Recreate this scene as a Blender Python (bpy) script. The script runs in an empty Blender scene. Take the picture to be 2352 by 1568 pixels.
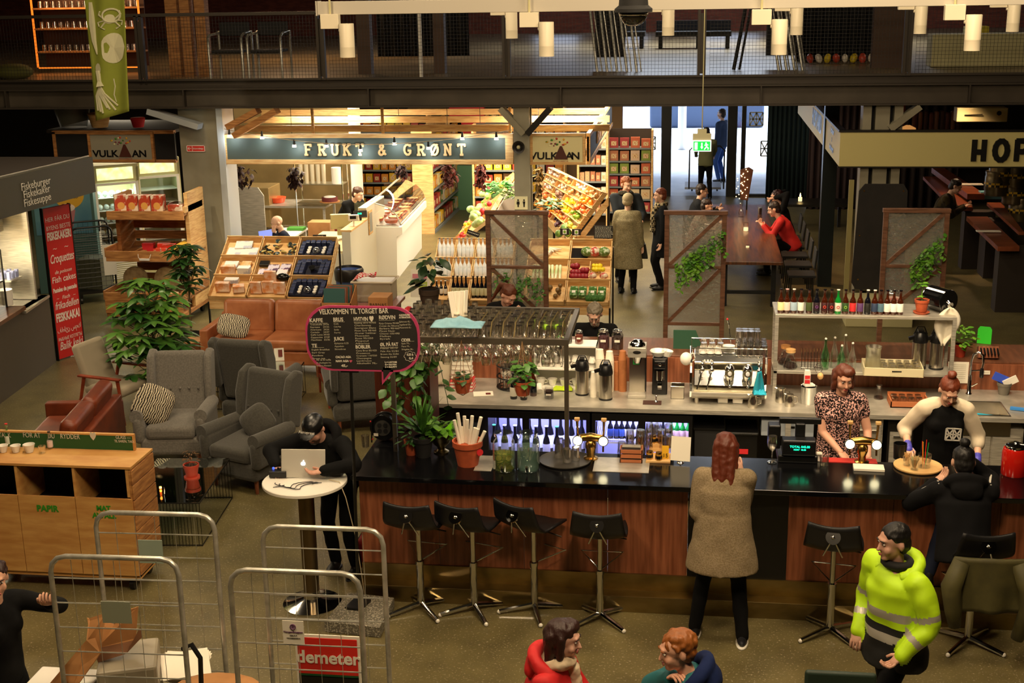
import bpy,bmesh,math,random
from mathutils import Vector as V,Matrix,Euler,noise
random.seed(7)
PI=math.pi;R=math.radians
SC=bpy.context.scene;COL=SC.collection
FPX=3000.0;TH=R(15.3);PSI=R(8);RO=R(1.0);CH=4.9
_fw=V((-math.sin(PSI)*math.cos(TH),math.cos(PSI)*math.cos(TH),-math.sin(TH)))
_r=V((math.cos(PSI),math.sin(PSI),0));_u=_r.cross(_fw)
_r2=_r*math.cos(RO)-_u*math.sin(RO);_u2=_u*math.cos(RO)+_r*math.sin(RO)
cd=bpy.data.cameras.new('camera');cam=bpy.data.objects.new('camera',cd);COL.objects.link(cam)
cd.sensor_width=36;cd.lens=FPX/2352*36;cd.clip_end=300
mw=Matrix(((_r2.x,_u2.x,-_fw.x,0),(_r2.y,_u2.y,-_fw.y,0),(_r2.z,_u2.z,-_fw.z,CH),(0,0,0,1)))
cam.matrix_world=mw;SC.camera=cam
def at(px,py,z=None,Y=None,X=None):
 """world point seen at a pixel of the 2352x1568 frame, on a given height / depth / side plane"""
 d=_fw+_r2*((px-1176)/FPX)-_u2*((py-784)/FPX)
 t=(z-CH)/d.z if z is not None else(Y/d.y if Y is not None else X/d.x)
 return V((0,0,CH))+d*t
SC.view_settings.view_transform='Standard';SC.view_settings.look='None';SC.view_settings.gamma=1
SC.view_settings.exposure=0.75
try:SC.view_settings.use_curve_mapping=False
except Exception:pass
W=bpy.data.worlds.new('sky');SC.world=W;W.use_nodes=True
W.node_tree.nodes['Background'].inputs[0].default_value=(.62,.75,1,1)
W.node_tree.nodes['Background'].inputs[1].default_value=4.2
def lamp(name,kind,loc,energy,col=(1,.8,.55),size=.3,sy=None,tgt=None,spot=60,blend=.6,name2=None):
 l=bpy.data.lights.new(name,kind);l.energy=energy;l.color=col
 if kind=='AREA':
  l.size=size
  if sy:l.shape='RECTANGLE';l.size_y=sy
 elif kind=='SPOT':l.spot_size=R(spot);l.spot_blend=blend;l.shadow_soft_size=size
 elif kind=='POINT':l.shadow_soft_size=size
 o=bpy.data.objects.new(name,l);COL.objects.link(o);o.location=loc
 if tgt is not None:o.rotation_euler=(V(tgt)-V(loc)).to_track_quat('-Z','Y').to_euler()
 return o
WARM=(1,.72,.42);NEUT=(1,.86,.66)
lamp('hall_fill','AREA',(-4.5,10.5,7.2),130,(1,.78,.50),1.6,1.6,(-4.5,10.5,0))
lamp('hall_fill','AREA',(1.5,7.5,7.2),150,(1,.76,.47),1.6,1.6,(1.5,8,0))
lamp('hall_fill','AREA',(-3.6,5.2,6.6),110,(1,.74,.45),1.0,1.0,(-3.0,8.5,0.6))  # added fill without a fixture, brightens the foreground
lamp('hall_fill','AREA',(.3,4.6,6.4),120,(1,.74,.45),.8,.8,(.2,9.6,.5))  # added fill without a fixture, aimed at the bar front
lamp('hall_fill','AREA',(-7.5,15.5,6.8),90,(1,.78,.50),1.2,1.2,(-7.5,15.5,0))
lamp('hall_fill','AREA',(1.2,12.4,6.8),70,(1,.76,.5),1.2,1.2,(1.2,12.4,0))
lamp('hall_fill','AREA',(0,16.6,6.6),60,(1,.8,.54),1.2,1.2,(0,16.6,0))
STALL=[(-5.9,21.4,3.0,150,1.6,1.0),(-6.2,24.5,2.9,120,2.0,1.5),(-3.6,24.5,2.9,190,1.8,2.0),(-2.2,20.9,3.0,200,1.2,1.2),(-1.6,23.2,3.0,150,1.2,2.0),(-0.8,27.5,2.9,50,1.2,1.2),(-10.2,22.5,3.0,50,1.5,1.5)]
for x,y,z,e,sx,sy in STALL:lamp('stall_lamp','AREA',(x,y,z),e*.72,(1,.84,.6),sx,sy,(x,y,0))
for x,y,e in((-6.5,17.9,170),(-8.0,18.0,110),(-2.9,17.9,210),(-1.6,17.9,150)):
 lamp('display_spot','SPOT',(x,y-.8,4.6),e*1.3,(1,.86,.62),.05,None,(x,y+.7,1.0),52,.8)
sun=lamp('sun','SUN',(0,45,20),9,(.86,.92,1),tgt=(0,40,0));sun.data.angle=R(40);sun.rotation_euler=(R(-38),0,0)
lamp('table_pendant','SPOT',(1.0,22.0,3.0),130,(1,.6,.32),.1,None,(1.0,22,0),110,1)
lamp('pub_pendant','SPOT',(4.6,23.5,3.0),110,(1,.62,.34),.1,None,(4.6,23.5,0),110,1)
lamp('gallery_lamp','AREA',(-8,26,6.6),60,(1,.6,.3),1,1,(-8,26,3))
lamp('gallery_lamp','AREA',(1,30,6.8),420,(.8,.88,1),6,3,(1,30,3))
lamp('gallery_lamp','AREA',(9,26,6.6),90,(1,.7,.45),2,2,(9,26,3))
def lin(c):
 if isinstance(c,str):c=[int(c[i:i+2],16)/255 for i in(0,2,4)];return tuple(x/12.92 if x<=.04045 else((x+.055)/1.055)**2.4 for x in c)+(1,)
 return tuple(c)[:3]+(1,)
MATS={}
def mat(name,c,rough=.55,metal=0,c2=None,sc=20,st=(1,1,1),det=3,bump=0,em=0,emc=None,coat=0,kind='noise',lo=.35,hi=.65,spec=.5,sheen=0,alpha=1):
 if name in MATS:return MATS[name]
 m=bpy.data.materials.new(name);m.use_nodes=True;nt=m.node_tree;N=nt.nodes;L=nt.links
 b=N['Principled BSDF'];b.inputs['Base Color'].default_value=lin(c);b.inputs['Roughness'].default_value=rough
 b.inputs['Metallic'].default_value=metal;b.inputs['Specular IOR Level'].default_value=spec
 if coat:b.inputs['Coat Weight'].default_value=coat
 if sheen:b.inputs['Sheen Weight'].default_value=sheen
 if em:b.inputs['Emission Color'].default_value=lin(emc or c);b.inputs['Emission Strength'].default_value=em
 if alpha<1:b.inputs['Alpha'].default_value=alpha
 if c2 or bump:
  tc=N.new('ShaderNodeTexCoord');mp=N.new('ShaderNodeMapping');mp.inputs['Scale'].default_value=st
  L.new(tc.outputs['Object'],mp.inputs[0])
  if kind=='voronoi':
   n=N.new('ShaderNodeTexVoronoi');n.inputs['Scale'].default_value=sc;out=n.outputs['Distance']
  elif kind=='wave':
   n=N.new('ShaderNodeTexWave');n.inputs['Scale'].default_value=sc;n.inputs['Distortion'].default_value=6;n.inputs['Detail'].default_value=3;out=n.outputs['Fac']
  elif kind=='zigzag':
   n=N.new('ShaderNodeTexWave');n.wave_type='RINGS';n.inputs['Scale'].default_value=sc;n.inputs['Distortion'].default_value=3;out=n.outputs['Fac']
  elif kind=='check':
   n=N.new('ShaderNodeTexChecker');n.inputs['Scale'].default_value=sc;out=n.outputs['Fac']
  else:
   n=N.new('ShaderNodeTexNoise');n.inputs['Scale'].default_value=sc;n.inputs['Detail'].default_value=det;out=n.outputs['Fac']
  L.new(mp.outputs[0],n.inputs['Vector'])
  if c2:
   r=N.new('ShaderNodeValToRGB');r.color_ramp.elements[0].position=lo;r.color_ramp.elements[1].position=hi
   r.color_ramp.elements[0].color=lin(c);r.color_ramp.elements[1].color=lin(c2)
   L.new(out,r.inputs[0]);L.new(r.outputs[0],b.inputs['Base Color'])
   if em and not emc:L.new(r.outputs[0],b.inputs['Emission Color'])
  if bump:
   bp=N.new('ShaderNodeBump');bp.inputs['Strength'].default_value=bump;bp.inputs['Distance'].default_value=.01
   L.new(out,bp.inputs['Height']);L.new(bp.outputs[0],b.inputs['Normal'])
 MATS[name]=m;return m
def glassy(name,c=(.9,.95,.95),gl=.18,rough=.03,tint=(1,1,1),bump=0,sc=30,df=0):
 """thin glass: mostly see-through, with clear reflections growing at grazing angles"""
 if name in MATS:return MATS[name]
 m=bpy.data.materials.new(name);m.use_nodes=True;nt=m.node_tree;N=nt.nodes;L=nt.links
 N.remove(N['Principled BSDF']);o=N['Material Output']
 t=N.new('ShaderNodeBsdfTransparent');t.inputs[0].default_value=lin(tint);g=N.new('ShaderNodeBsdfGlossy')
 g.inputs['Color'].default_value=lin(c);g.inputs['Roughness'].default_value=rough
 lw=N.new('ShaderNodeLayerWeight');lw.inputs[0].default_value=.35
 ma=N.new('ShaderNodeMath');ma.operation='MULTIPLY_ADD';ma.inputs[1].default_value=.75;ma.inputs[2].default_value=gl
 L.new(lw.outputs['Facing'],ma.inputs[0]);mx=N.new('ShaderNodeMixShader')
 L.new(ma.outputs[0],mx.inputs[0]);L.new(t.outputs[0],mx.inputs[1])
 if df:
  tl=N.new('ShaderNodeBsdfTranslucent');tl.inputs[0].default_value=(.8,.8,.75,1);dd=N.new('ShaderNodeBsdfDiffuse');dd.inputs[0].default_value=(.7,.7,.65,1);m2=N.new('ShaderNodeMixShader');m3=N.new('ShaderNodeMixShader');m3.inputs[0].default_value=df
  L.new(tl.outputs[0],m2.inputs[1]);L.new(dd.outputs[0],m2.inputs[2]);L.new(t.outputs[0],m3.inputs[1]);L.new(m2.outputs[0],m3.inputs[2]);L.new(m3.outputs[0],mx.inputs[1])
 L.new(g.outputs[0],mx.inputs[2]);L.new(mx.outputs[0],o.inputs[0])
 if bump:
  tc=N.new('ShaderNodeTexCoord');n=N.new('ShaderNodeTexNoise');n.inputs['Scale'].default_value=sc;L.new(tc.outputs['Object'],n.inputs['Vector'])
  bp=N.new('ShaderNodeBump');bp.inputs['Strength'].default_value=bump;bp.inputs['Distance'].default_value=.02
  L.new(n.outputs['Fac'],bp.inputs['Height']);L.new(bp.outputs[0],g.inputs['Normal']);L.new(bp.outputs[0],lw.inputs['Normal'])
 MATS[name]=m;return m
m_floor=mat('polished_concrete','6e6440',.36,0,'544c30',3.2,det=8,bump=.04,lo=.3,hi=.72)
nt=m_floor.node_tree;tc=nt.nodes.new('ShaderNodeTexCoord');sn=nt.nodes.new('ShaderNodeTexNoise');sn.inputs['Scale'].default_value=55;sn.inputs['Detail'].default_value=2;rp=nt.nodes.new('ShaderNodeValToRGB');rp.color_ramp.elements[0].position=.6;rp.color_ramp.elements[1].position=.72
mxr=nt.nodes.new('ShaderNodeMixRGB');mxr.inputs[2].default_value=(.33,.29,.19,1);bs=nt.nodes['Principled BSDF'];old=bs.inputs['Base Color'].links[0].from_socket
nt.links.new(tc.outputs['Object'],sn.inputs['Vector']);nt.links.new(sn.outputs['Fac'],rp.inputs[0]);nt.links.new(rp.outputs[0],mxr.inputs[0]);nt.links.new(old,mxr.inputs[1]);nt.links.new(mxr.outputs[0],bs.inputs['Base Color'])
mST=mat('brushed_steel','c9c4b8',.36,.55,'a9a498',6,(1,1,14),bump=.03)
mCH=mat('chrome','d8d8d6',.1,1);m_pol=mat('polished_steel','c4beb2',.24,1);mDS=mat('dark_steel','26231f',.45,.6)
m_zinc=mat('zinc_tube','c4c2b6',.32,.6,'a09e92',12)
mBK=mat('black_plastic','0c0c0d',.35);mBM=mat('matte_black','0b0b0c',.8)
m_blackg=mat('black_gloss_top','08080a',.16,0,spec=.6)
mWH=mat('white_plastic','e6e2d8',.4);m_cream=mat('cream_paint','b9b284',.6)
m_pine=mat('pale_pine','dcb77a',.55,0,'c4935a',5,(1,1,9),bump=.04)
m_ply=mat('plywood','cf9f5c',.55,0,'b98345',3.5,(1,2,5),det=5,bump=.03)
mPL=mat('pallet_wood','b9834a',.65,0,'8f5c2e',5,(1,1,8),bump=.08)
m_walnut=mat('walnut_panel','94583a',.45,0,'6e3a20',4,(7,7,.5),det=5,bump=.03)
m_table=mat('old_table_planks','6b3f22',.28,0,'3d2110',3,(9,.7,1),det=5,bump=.06)
m_redwood=mat('red_stained_wood','5c2614',.45,0,'3f170b',4,(6,6,.6),bump=.03)
m_frame=mat('screen_frame_wood','75503a',.5,0,'5a3a26',6,(1,1,6))
m_gallery=mat('gallery_steel','3a332b',.5,.3);m_gallery2=mat('gallery_web','4a4237',.5,.2,'3c352b',2)
m_col=mat('painted_steel_column','8d8874',.5,0,'7d7763',2)
m_fruktpanel=mat('green_grey_panel','3f4a44',.6);m_brass=mat('brass','b08b4a',.25,1)
m_terra=mat('terracotta','b5532c',.7,0,'9c4524',12);m_redpot=mat('red_pot','b8402a',.5)
m_leaf=mat('leaf_green','2f5a1e',.42,0,'4d7f2a',9,lo=.3,hi=.7);m_leafl=mat('leaf_light','6fa02c',.42,0,'3f7a1c',9)
m_leafd=mat('leaf_dark','1c3a16',.4,0,'2f5a22',9);m_soil=mat('soil','1f150d',.95);m_bark=mat('stem_bark','5b4a2c',.8)
m_grey=mat('charcoal_wool','45433c',.9,0,'3a3832',60,sheen=.25,bump=.06)
m_greyl=mat('mid_grey_wool','77726a',.9,0,'65615a',60,sheen=.25,bump=.06)
m_leather=mat('tan_leather','ad6d45',.42,0,'91532f',4,det=6,bump=.08)
m_leatherd=mat('brown_leather','7a3517',.45,0,'5e2610',4,bump=.06)
mGL=glassy('clear_glass',gl=.10);m_glassg=glassy('green_glass',tint=(.45,.85,.5),gl=.12)
m_pane=glassy('window_pane',gl=.06);m_rain=glassy('textured_glass',c=(.95,.93,.86),gl=.24,rough=.16,tint=(.86,.86,.82),bump=1,sc=14,df=.22)
m_card=mat('cardboard','b98450',.8,0,'a87442',5);mPA=mat('paper','e8e2d2',.7);m_chalk=mat('chalk_white','cfc9b8',.9)
m_amber=mat('brown_bottle_glass','3a1506',.08,0,spec=.8,coat=.5);m_board=mat('chalkboard','16120f',.75,0,'1f1a16',5)
class MB:
 def __init__(s):s.v=[];s.f=[];s.m=[]
 def add(s,v,f,m=0,M=None):
  b=len(s.v)
  s.v+=[(M@V(p))for p in v]if M is not None else[V(p)for p in v]
  s.f+=[tuple(i+b for i in q)for q in f];s.m+=[m]*len(f);return s
 def box(s,c,d,m=0,rz=0,M=None,rx=0,ry=0):
  x,y,z=d[0]/2,d[1]/2,d[2]/2
  v=[V(p)for p in((-x,-y,-z),(x,-y,-z),(x,y,-z),(-x,y,-z),(-x,-y,z),(x,-y,z),(x,y,z),(-x,y,z))]
  if rz or rx or ry:
   e=Euler((rx,ry,rz)).to_matrix();v=[e@p for p in v]
  v=[p+V(c)for p in v]
  return s.add(v,[(3,2,1,0),(4,5,6,7),(0,1,5,4),(1,2,6,5),(2,3,7,6),(3,0,4,7)],m,M)
 def bb(s,x0,x1,y0,y1,z0,z1,m=0,M=None):return s.box(((x0+x1)/2,(y0+y1)/2,(z0+z1)/2),(abs(x1-x0),abs(y1-y0),abs(z1-z0)),m,M=M)
 def cyl(s,a,b,r0,r1=None,n=10,m=0,M=None):
  r1=r0 if r1 is None else r1;a=V(a);b=V(b);d=(b-a)
  if d.length<1e-6:return s
  d.normalize();u=d.orthogonal().normalized();w=d.cross(u)
  v=[];f=[]
  for p,r in((a,r0),(b,r1)):
   for i in range(n):
    t=2*PI*i/n;v.append(p+(u*math.cos(t)+w*math.sin(t))*r)
  for i in range(n):f.append((i,(i+1)%n,n+(i+1)%n,n+i))
  f.append(tuple(range(n))[::-1]);f.append(tuple(range(n,2*n)))
  return s.add(v,f,m,M)
 def tube(s,pts,r,n=7,m=0,M=None,close=False):
  pts=[V(p)for p in pts];k=len(pts);v=[];f=[];u=None
  for i,p in enumerate(pts):
   a=pts[i-1]if i>0 else(pts[-1]if close else p);b=pts[i+1]if i<k-1 else(pts[0]if close else p)
   d=(b-a);d=d.normalized()if d.length>1e-9 else V((0,0,1))
   if u is None:u=d.orthogonal().normalized()
   u=(u-d*u.dot(d));u=u.normalized()if u.length>1e-6 else d.orthogonal().normalized()
   w=d.cross(u);rr=r[i]if isinstance(r,(list,tuple))else r
   for j in range(n):
    t=2*PI*j/n;v.append(p+(u*math.cos(t)+w*math.sin(t))*rr)
  for i in range(k if close else k-1):
   for j in range(n):a=i*n;b=((i+1)%k)*n;f.append((a+j,a+(j+1)%n,b+(j+1)%n,b+j))
  if not close:f.append(tuple(range(n))[::-1]);f.append(tuple(range((k-1)*n,k*n)))
  return s.add(v,f,m,M)
 def lathe(s,pr,c=(0,0,0),n=14,m=0,M=None):
  v=[];f=[];c=V(c);k=len(pr)
  for r,z in pr:
   for j in range(n):t=2*PI*j/n;v.append(c+V((r*math.cos(t),r*math.sin(t),z)))
  for i in range(k-1):
   for j in range(n):a=i*n;b=(i+1)*n;f.append((a+j,a+(j+1)%n,b+(j+1)%n,b+j))
  if pr[0][0]>1e-5:f.append(tuple(range(n))[::-1])
  if pr[-1][0]>1e-5:f.append(tuple(range((k-1)*n,k*n)))
  return s.add(v,f,m,M)
 def ell(s,c,r,n=12,k=8,m=0,M=None):
  if not isinstance(r,(tuple,list)):r=(r,r,r)
  pr=[];v=[];f=[];c=V(c)
  for i in range(k+1):
   a=PI*i/k
   for j in range(n):t=2*PI*j/n;v.append(c+V((r[0]*math.sin(a)*math.cos(t),r[1]*math.sin(a)*math.sin(t),-r[2]*math.cos(a))))
  for i in range(k):
   for j in range(n):a=i*n;b=(i+1)*n;f.append((a+j,a+(j+1)%n,b+(j+1)%n,b+j))
  return s.add(v,f,m,M)
 def prism(s,poly,z0,z1,m=0,M=None):
  n=len(poly);v=[(x,y,z0)for x,y in poly]+[(x,y,z1)for x,y in poly]
  f=[tuple(range(n))[::-1],tuple(range(n,2*n))]+[(i,(i+1)%n,n+(i+1)%n,n+i)for i in range(n)]
  return s.add(v,f,m,M)
 def slab(s,pts,th,m=0):
  """closed slab under a planar quad/polygon of world points"""
  n=len(pts);v=[V(p)for p in pts]+[V(p)-V((0,0,th))for p in pts]
  f=[tuple(range(n)),tuple(range(n,2*n))[::-1]]+[((i+1)%n,i,n+i,n+(i+1)%n)for i in range(n)]
  return s.add(v,f,m)
 def grid(s,fn,nu,nv,m=0,M=None):
  v=[fn(i/nu,j/nv)for j in range(nv+1)for i in range(nu+1)]
  f=[(j*(nu+1)+i,j*(nu+1)+i+1,(j+1)*(nu+1)+i+1,(j+1)*(nu+1)+i)for j in range(nv)for i in range(nu)]
  return s.add(v,f,m,M)
KIDS={}
def link(o,parent=None):
 COL.objects.link(o)
 if parent is not None:o.parent=parent;KIDS.setdefault(parent.name,[]).append(o)
 return o
def tag(o,label=None,cat=None,group=None,kind=None):
 if label:o['label']=label
 if cat:o['category']=cat
 if group:o['group']=group
 if kind:o['kind']=kind
 return o
def finish(me,sm):
 if sm:
  me.shade_smooth()
  if sm<180:me.set_sharp_from_angle(angle=R(sm))
def mk(name,mb,mats,parent=None,label=None,cat=None,group=None,kind=None,loc=(0,0,0),rot=(0,0,0),sm=0,bev=0,fix=True,solid=0):
 me=bpy.data.meshes.new(name);me.from_pydata([tuple(p)for p in mb.v],[],mb.f)
 if not isinstance(mats,(list,tuple)):mats=[mats]
 for q in mats:me.materials.append(q)
 if len(mats)>1:me.polygons.foreach_set('material_index',mb.m)
 if fix:
  bm=bmesh.new();bm.from_mesh(me);bmesh.ops.recalc_face_normals(bm,faces=bm.faces)
  bm.to_mesh(me);bm.free()
 finish(me,sm);me.update()
 o=bpy.data.objects.new(name,me);link(o,parent);o.location=loc;o.rotation_euler=rot
 tag(o,label,cat,group,kind)
 if bev:
  b=o.modifiers.new('bevel','BEVEL');b.width=bev;b.segments=2;b.limit_method='ANGLE';b.angle_limit=R(40)
 if solid:
  b=o.modifiers.new('solid','SOLIDIFY');b.thickness=solid;b.offset=0
 return o
def TH_(name,label,cat,loc=(0,0,0),rz=0,group=None):
 o=bpy.data.objects.new(name,None);link(o);o.location=loc;o.rotation_euler=(0,0,rz);o.empty_display_size=.1
 return tag(o,label,cat,group)
def struct(name,mb,m,**k):return mk(name,mb,m,kind='structure',**k)
def dup(root,loc=None,rz=None,label=None,group=None,scale=None,mats=None,rot=None):
 r=root.copy();COL.objects.link(r)
 if loc is not None:r.location=loc
 if rz is not None:r.rotation_euler=(r.rotation_euler[0],r.rotation_euler[1],rz)
 if rot is not None:r.rotation_euler=rot
 if scale:r.scale=(scale,)*3 if not isinstance(scale,(tuple,list))else scale
 if label:r['label']=label
 if group:r['group']=group
 def rec(a,b):
  for ch in list(KIDS.get(a.name,[])):
   c=ch.copy();COL.objects.link(c);c.parent=b;KIDS.setdefault(b.name,[]).append(c);rec(ch,c)
 rec(root,r);return r
def setmat(o,m,slot=0):
 o.data=o.data.copy();o.data.materials[slot]=m
def word(s,size,m,parent,loc=(0,0,0),rot=(PI/2,0,0),name='lettering',ext=.001,off=0,ax='CENTER',sx=1,label=None,shear=0,space=1):
 c=bpy.data.curves.new('t','FONT');c.body=s;c.size=size;c.extrude=ext;c.offset=off;c.align_x=ax;c.align_y='CENTER';c.shear=shear
 c.resolution_u=3;c.space_character=space
 t=bpy.data.objects.new('t',c);me=bpy.data.meshes.new_from_object(t);bpy.data.objects.remove(t);bpy.data.curves.remove(c)
 me.materials.clear();me.materials.append(m);me.name=name
 o=bpy.data.objects.new(name,me);link(o,parent);o.location=loc;o.rotation_euler=rot;o.scale=(sx,1,1)
 if label:o['label']=label
 return o
def _arc(cx,cy,rx,ry,a0,a1,n=8):return[(cx+rx*math.cos(R(a0+(a1-a0)*i/n)),cy+ry*math.sin(R(a0+(a1-a0)*i/n)))for i in range(n+1)]
GLY={'F':[[(.1,0),(.1,1)],[(.1,1),(.6,1)],[(.1,.52),(.48,.52)],[(-.02,0),(.26,0)],[(-.02,1),(.1,1)],[(.6,1),(.6,.84)]],
'R':[[(.1,0),(.1,1)],[(.1,1),(.4,1)]+_arc(.4,.75,.22,.25,90,-90)+[(.1,.5)],[(.35,.5),(.62,0)],[(-.02,0),(.24,0)],[(-.02,1),(.1,1)],[(.52,0),(.74,0)]],
'U':[[(.08,1),(.08,.32)]+_arc(.34,.3,.26,.3,180,360)+[(.6,1)],[(-.04,1),(.2,1)],[(.48,1),(.72,1)]],
'K':[[(.1,0),(.1,1)],[(.6,1),(.12,.45)],[(.28,.62),(.62,0)],[(-.02,0),(.22,0)],[(-.02,1),(.22,1)],[(.48,1),(.7,1)],[(.5,0),(.74,0)]],
'T':[[(.34,0),(.34,1)],[(0,1),(.68,1)],[(0,1),(0,.82)],[(.68,1),(.68,.82)],[(.22,0),(.46,0)]],
'G':[_arc(.36,.5,.33,.5,50,320)+[(.64,.42),(.42,.42)],[(.62,.84),(.62,1)]],
'O':[_arc(.35,.5,.33,.5,0,360,14)],'N':[[(.1,0),(.1,1),(.6,0),(.6,1)],[(-.02,0),(.22,0)],[(-.02,1),(.1,1)],[(.48,1),(.72,1)]],
'&':[[(.7,.02),(.2,.72)]+_arc(.34,.82,.15,.18,200,-40)+[(.14,.4)]+_arc(.3,.22,.22,.22,170,320)+[(.62,.42)]],
'H':[[(.08,0),(.08,1)],[(.6,0),(.6,1)],[(.08,.42),(.6,.42)]],'P':[[(.08,0),(.08,1)],[(.08,1),(.38,1)]+_arc(.38,.72,.24,.28,90,-90)+[(.08,.44)]]}
GLY['Ø']=GLY['O']+[[(.08,-.02),(.62,1.02)]]
def strokes(mb,ch,x,y,h,th,depth,M,w=1,disc=True):
 for pl in GLY[ch]:
  q=[(x+a*h*w,y+b*h)for a,b in pl]
  for(a,b),(c,d)in zip(q,q[1:]):
   L=math.hypot(c-a,d-b)
   if L<1e-6:continue
   depth+=.0006;nx,ny=-(d-b)/L*th/2,(c-a)/L*th/2;ex,ey=((c-a)/L*th/2*.5,(d-b)/L*th/2*.5)
   mb.prism([(a-nx-ex,b-ny-ey),(c-nx+ex,d-ny+ey),(c+nx+ex,d+ny+ey),(a+nx-ex,b+ny-ey)],0,depth,0,M)
ORD=['first','second','third','fourth','fifth','sixth','seventh','eighth','ninth','tenth','eleventh','twelfth','thirteenth','fourteenth','fifteenth','sixteenth','seventeenth','eighteenth','nineteenth','twentieth']
FACE=Matrix.Rotation(PI/2,4,'X')
# ================================================================ SETTING
GY=19.5
struct('floor',MB().bb(-26,16,-3,31,-.1,0),m_floor)
struct('ground_outside',MB().bb(-30,40,31.0,75,-.12,-.01),mat('wet_paving','d4dce6',.5,0,'b4c0d0',1.2,em=0))
m_dkwall=mat('dark_wall','241b13',.8);m_brick=mat('red_brick_wall','7a3a24',.8,0,'5e2a1a',4,(1,1,4))
struct('wall_left',MB().bb(-26.2,-26,-3,40,0,9),m_dkwall)
struct('wall_right',MB().bb(16,16.2,-3,40,0,9),m_dkwall)
struct('wall_front',MB().bb(-26,16,-3.2,-3,0,9),m_dkwall)
struct('ceiling',MB().bb(-26,16,-3,40,8.8,9),m_dkwall)
struct('wall_back',MB().bb(-26,-1.9,31,31.2,0,3.3).bb(3.6,16,31,31.2,0,3.3).bb(-1.9,3.6,31,31.2,2.75,3.3),m_dkwall)
struct('gallery_floor',MB().bb(-26,16,GY+.2,39,3.35,3.5),mat('gallery_deck','8d7b5a',.35,0,'6f5f44',1.5,bump=.02))
struct('gallery_beam',MB().bb(-26,16,GY-.1,GY+.12,3.14,3.165).bb(-26,16,GY,GY+.02,3.16,3.42,1).bb(-26,16,GY-.1,GY+.14,3.42,3.445).bb(-26,16,GY+.03,GY+.16,3.445,3.56,0)
 ,[m_gallery,m_gallery2])
for i in range(8):
 x=-12.6+2.9*i-.95
 struct('beam_stiffener',MB().bb(x,x+.02,GY-.1,GY,3.165,3.42),m_gallery)
def column(name,x0,x1,y0,y1,z1):
 struct(name,MB().bb(x0,x1,y0,y1,0,z1),m_col)
struct('column_left',MB().bb(-7.95,-7.28,GY+.15,GY+.5,0,3.14).bb(-7.3,-7.2,GY+.05,GY+.55,0,3.14,1),[m_col,mat('lit_pale_steel','aab0b4',.4,.2)])  # paler side plate: light on the inner column face put into its colour
struct('column_middle',MB().bb(-2.66,-2.42,GY-.02,GY+.02,0,3.14).bb(-2.56,-2.52,GY,GY+.25,0,3.14).bb(-2.66,-2.42,GY+.25,GY+.29,0,3.14),m_col)
m=MB().bb(2.42,2.54,GY,GY+.3,0,3.14).bb(2.60,2.80,GY+.02,GY+.3,0,3.14).bb(2.86,2.98,GY,GY+.3,0,3.14)
for z in(.5,2.62):m.bb(2.42,2.98,GY-.03,GY,z-.09,z+.09)
for z in(2.56,2.68):
 for x in(2.47,2.6,2.73,2.86,2.94):m.cyl((x,GY-.045,z),(x,GY-.03,z),.012,n=6)
m.bb(2.54,2.60,GY+.2,GY+.22,0,3.14,1).bb(2.80,2.86,GY+.2,GY+.22,0,3.14,1)
struct('column_right',m,[m_col,mBM])
def corbel(x0,z0,x1,z1,m_,y=GY-.1,w=.22):
 d=V((x1-x0,0,z1-z0)).normalized();n=V((-d.z,0,d.x))*.045
 a,b=V((x0,y,z0)),V((x1,y,z1));v=[]
 for yy in(0,w):v+=[a+n+V((0,yy,0)),a-n+V((0,yy,0)),b-n+V((0,yy,0)),b+n+V((0,yy,0))]
 struct('corbel',MB().add(v,[(0,1,2,3),(7,6,5,4),(0,4,5,1),(1,5,6,2),(2,6,7,3),(3,7,4,0)]),m_)
corbel(-8.35,3.1,-7.55,2.86,mat('lit_pale_steel','aab0b4'));corbel(-2.85,3.12,-2.5,2.74,m_col);corbel(-2.1,3.12,-2.45,2.74,mDS);corbel(3.2,3.12,2.8,2.8,m_col)
corbel(-7.1,2.85,-6.6,3.1,mPL);corbel(-7.0,2.72,-6.3,3.1,mPL)
px=[at(x,100,Y=GY).x for x in(-130,322,737,1163,1612,2085,2520)]
m_wire=mat('rail_wire','2b2721',.5,.4)
panel=MB();wdt=2.66
n=int(wdt/.05)
for i in range(n+1):x=i*wdt/n;panel.bb(x-.0018,x+.0018,-.002,.002,0,.92)
for j in range(19):z=j*.92/18;panel.bb(0,wdt,-.002,.002,z-.0018,z+.0018)
panel0=None
rail=TH_('gallery_railing','dark steel gallery railing with wire mesh panels above the market stalls','railing',(0,GY,3.55))
mk('top_rail',MB().bb(-20,16,-.04,.04,.96,1.01),m_gallery,rail,bev=.004)
mk('bottom_rail',MB().bb(-20,16,-.02,.02,.0,.03),m_gallery,rail)
for i,x in enumerate(px):
 mk('post',MB().bb(x-.06,x-.02,-.04,.04,0,.98).bb(x+.02,x+.06,-.04,.04,0,.98).bb(x-.02,x+.02,-.01,.01,.05,.9),m_gallery,rail)
 if panel0 is None:panel0=mk('mesh_panel',panel,m_wire,rail,loc=(x+.12,0,.03),fix=False)
 elif i<len(px)-1:
  c=panel0.copy();COL.objects.link(c);KIDS[rail.name].append(c);c.location=(x+.12,0,.03)
m_mull=mat('mullion_black','15130f',.5,.3)
X=lambda px_:at(px_,400,Y=31).x
def mull(px0,px1,z0=0,z1=2.75,n='window_frame'):return MB().bb(X(px0),X(px1),30.9,31.0,z0,z1)
k=MB()
for a,b in((1388,1398),(1518,1541),(1668,1690),(1700,1710),(1815,1822)):k.bb(X(a),X(b),30.85,31.02,0,2.75)
k.bb(X(1388),X(1822),30.85,31.02,2.36,2.75).bb(X(1388),X(1518),30.88,31.0,0,.06).bb(X(1690),X(1822),30.88,31.0,0,.06)
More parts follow.
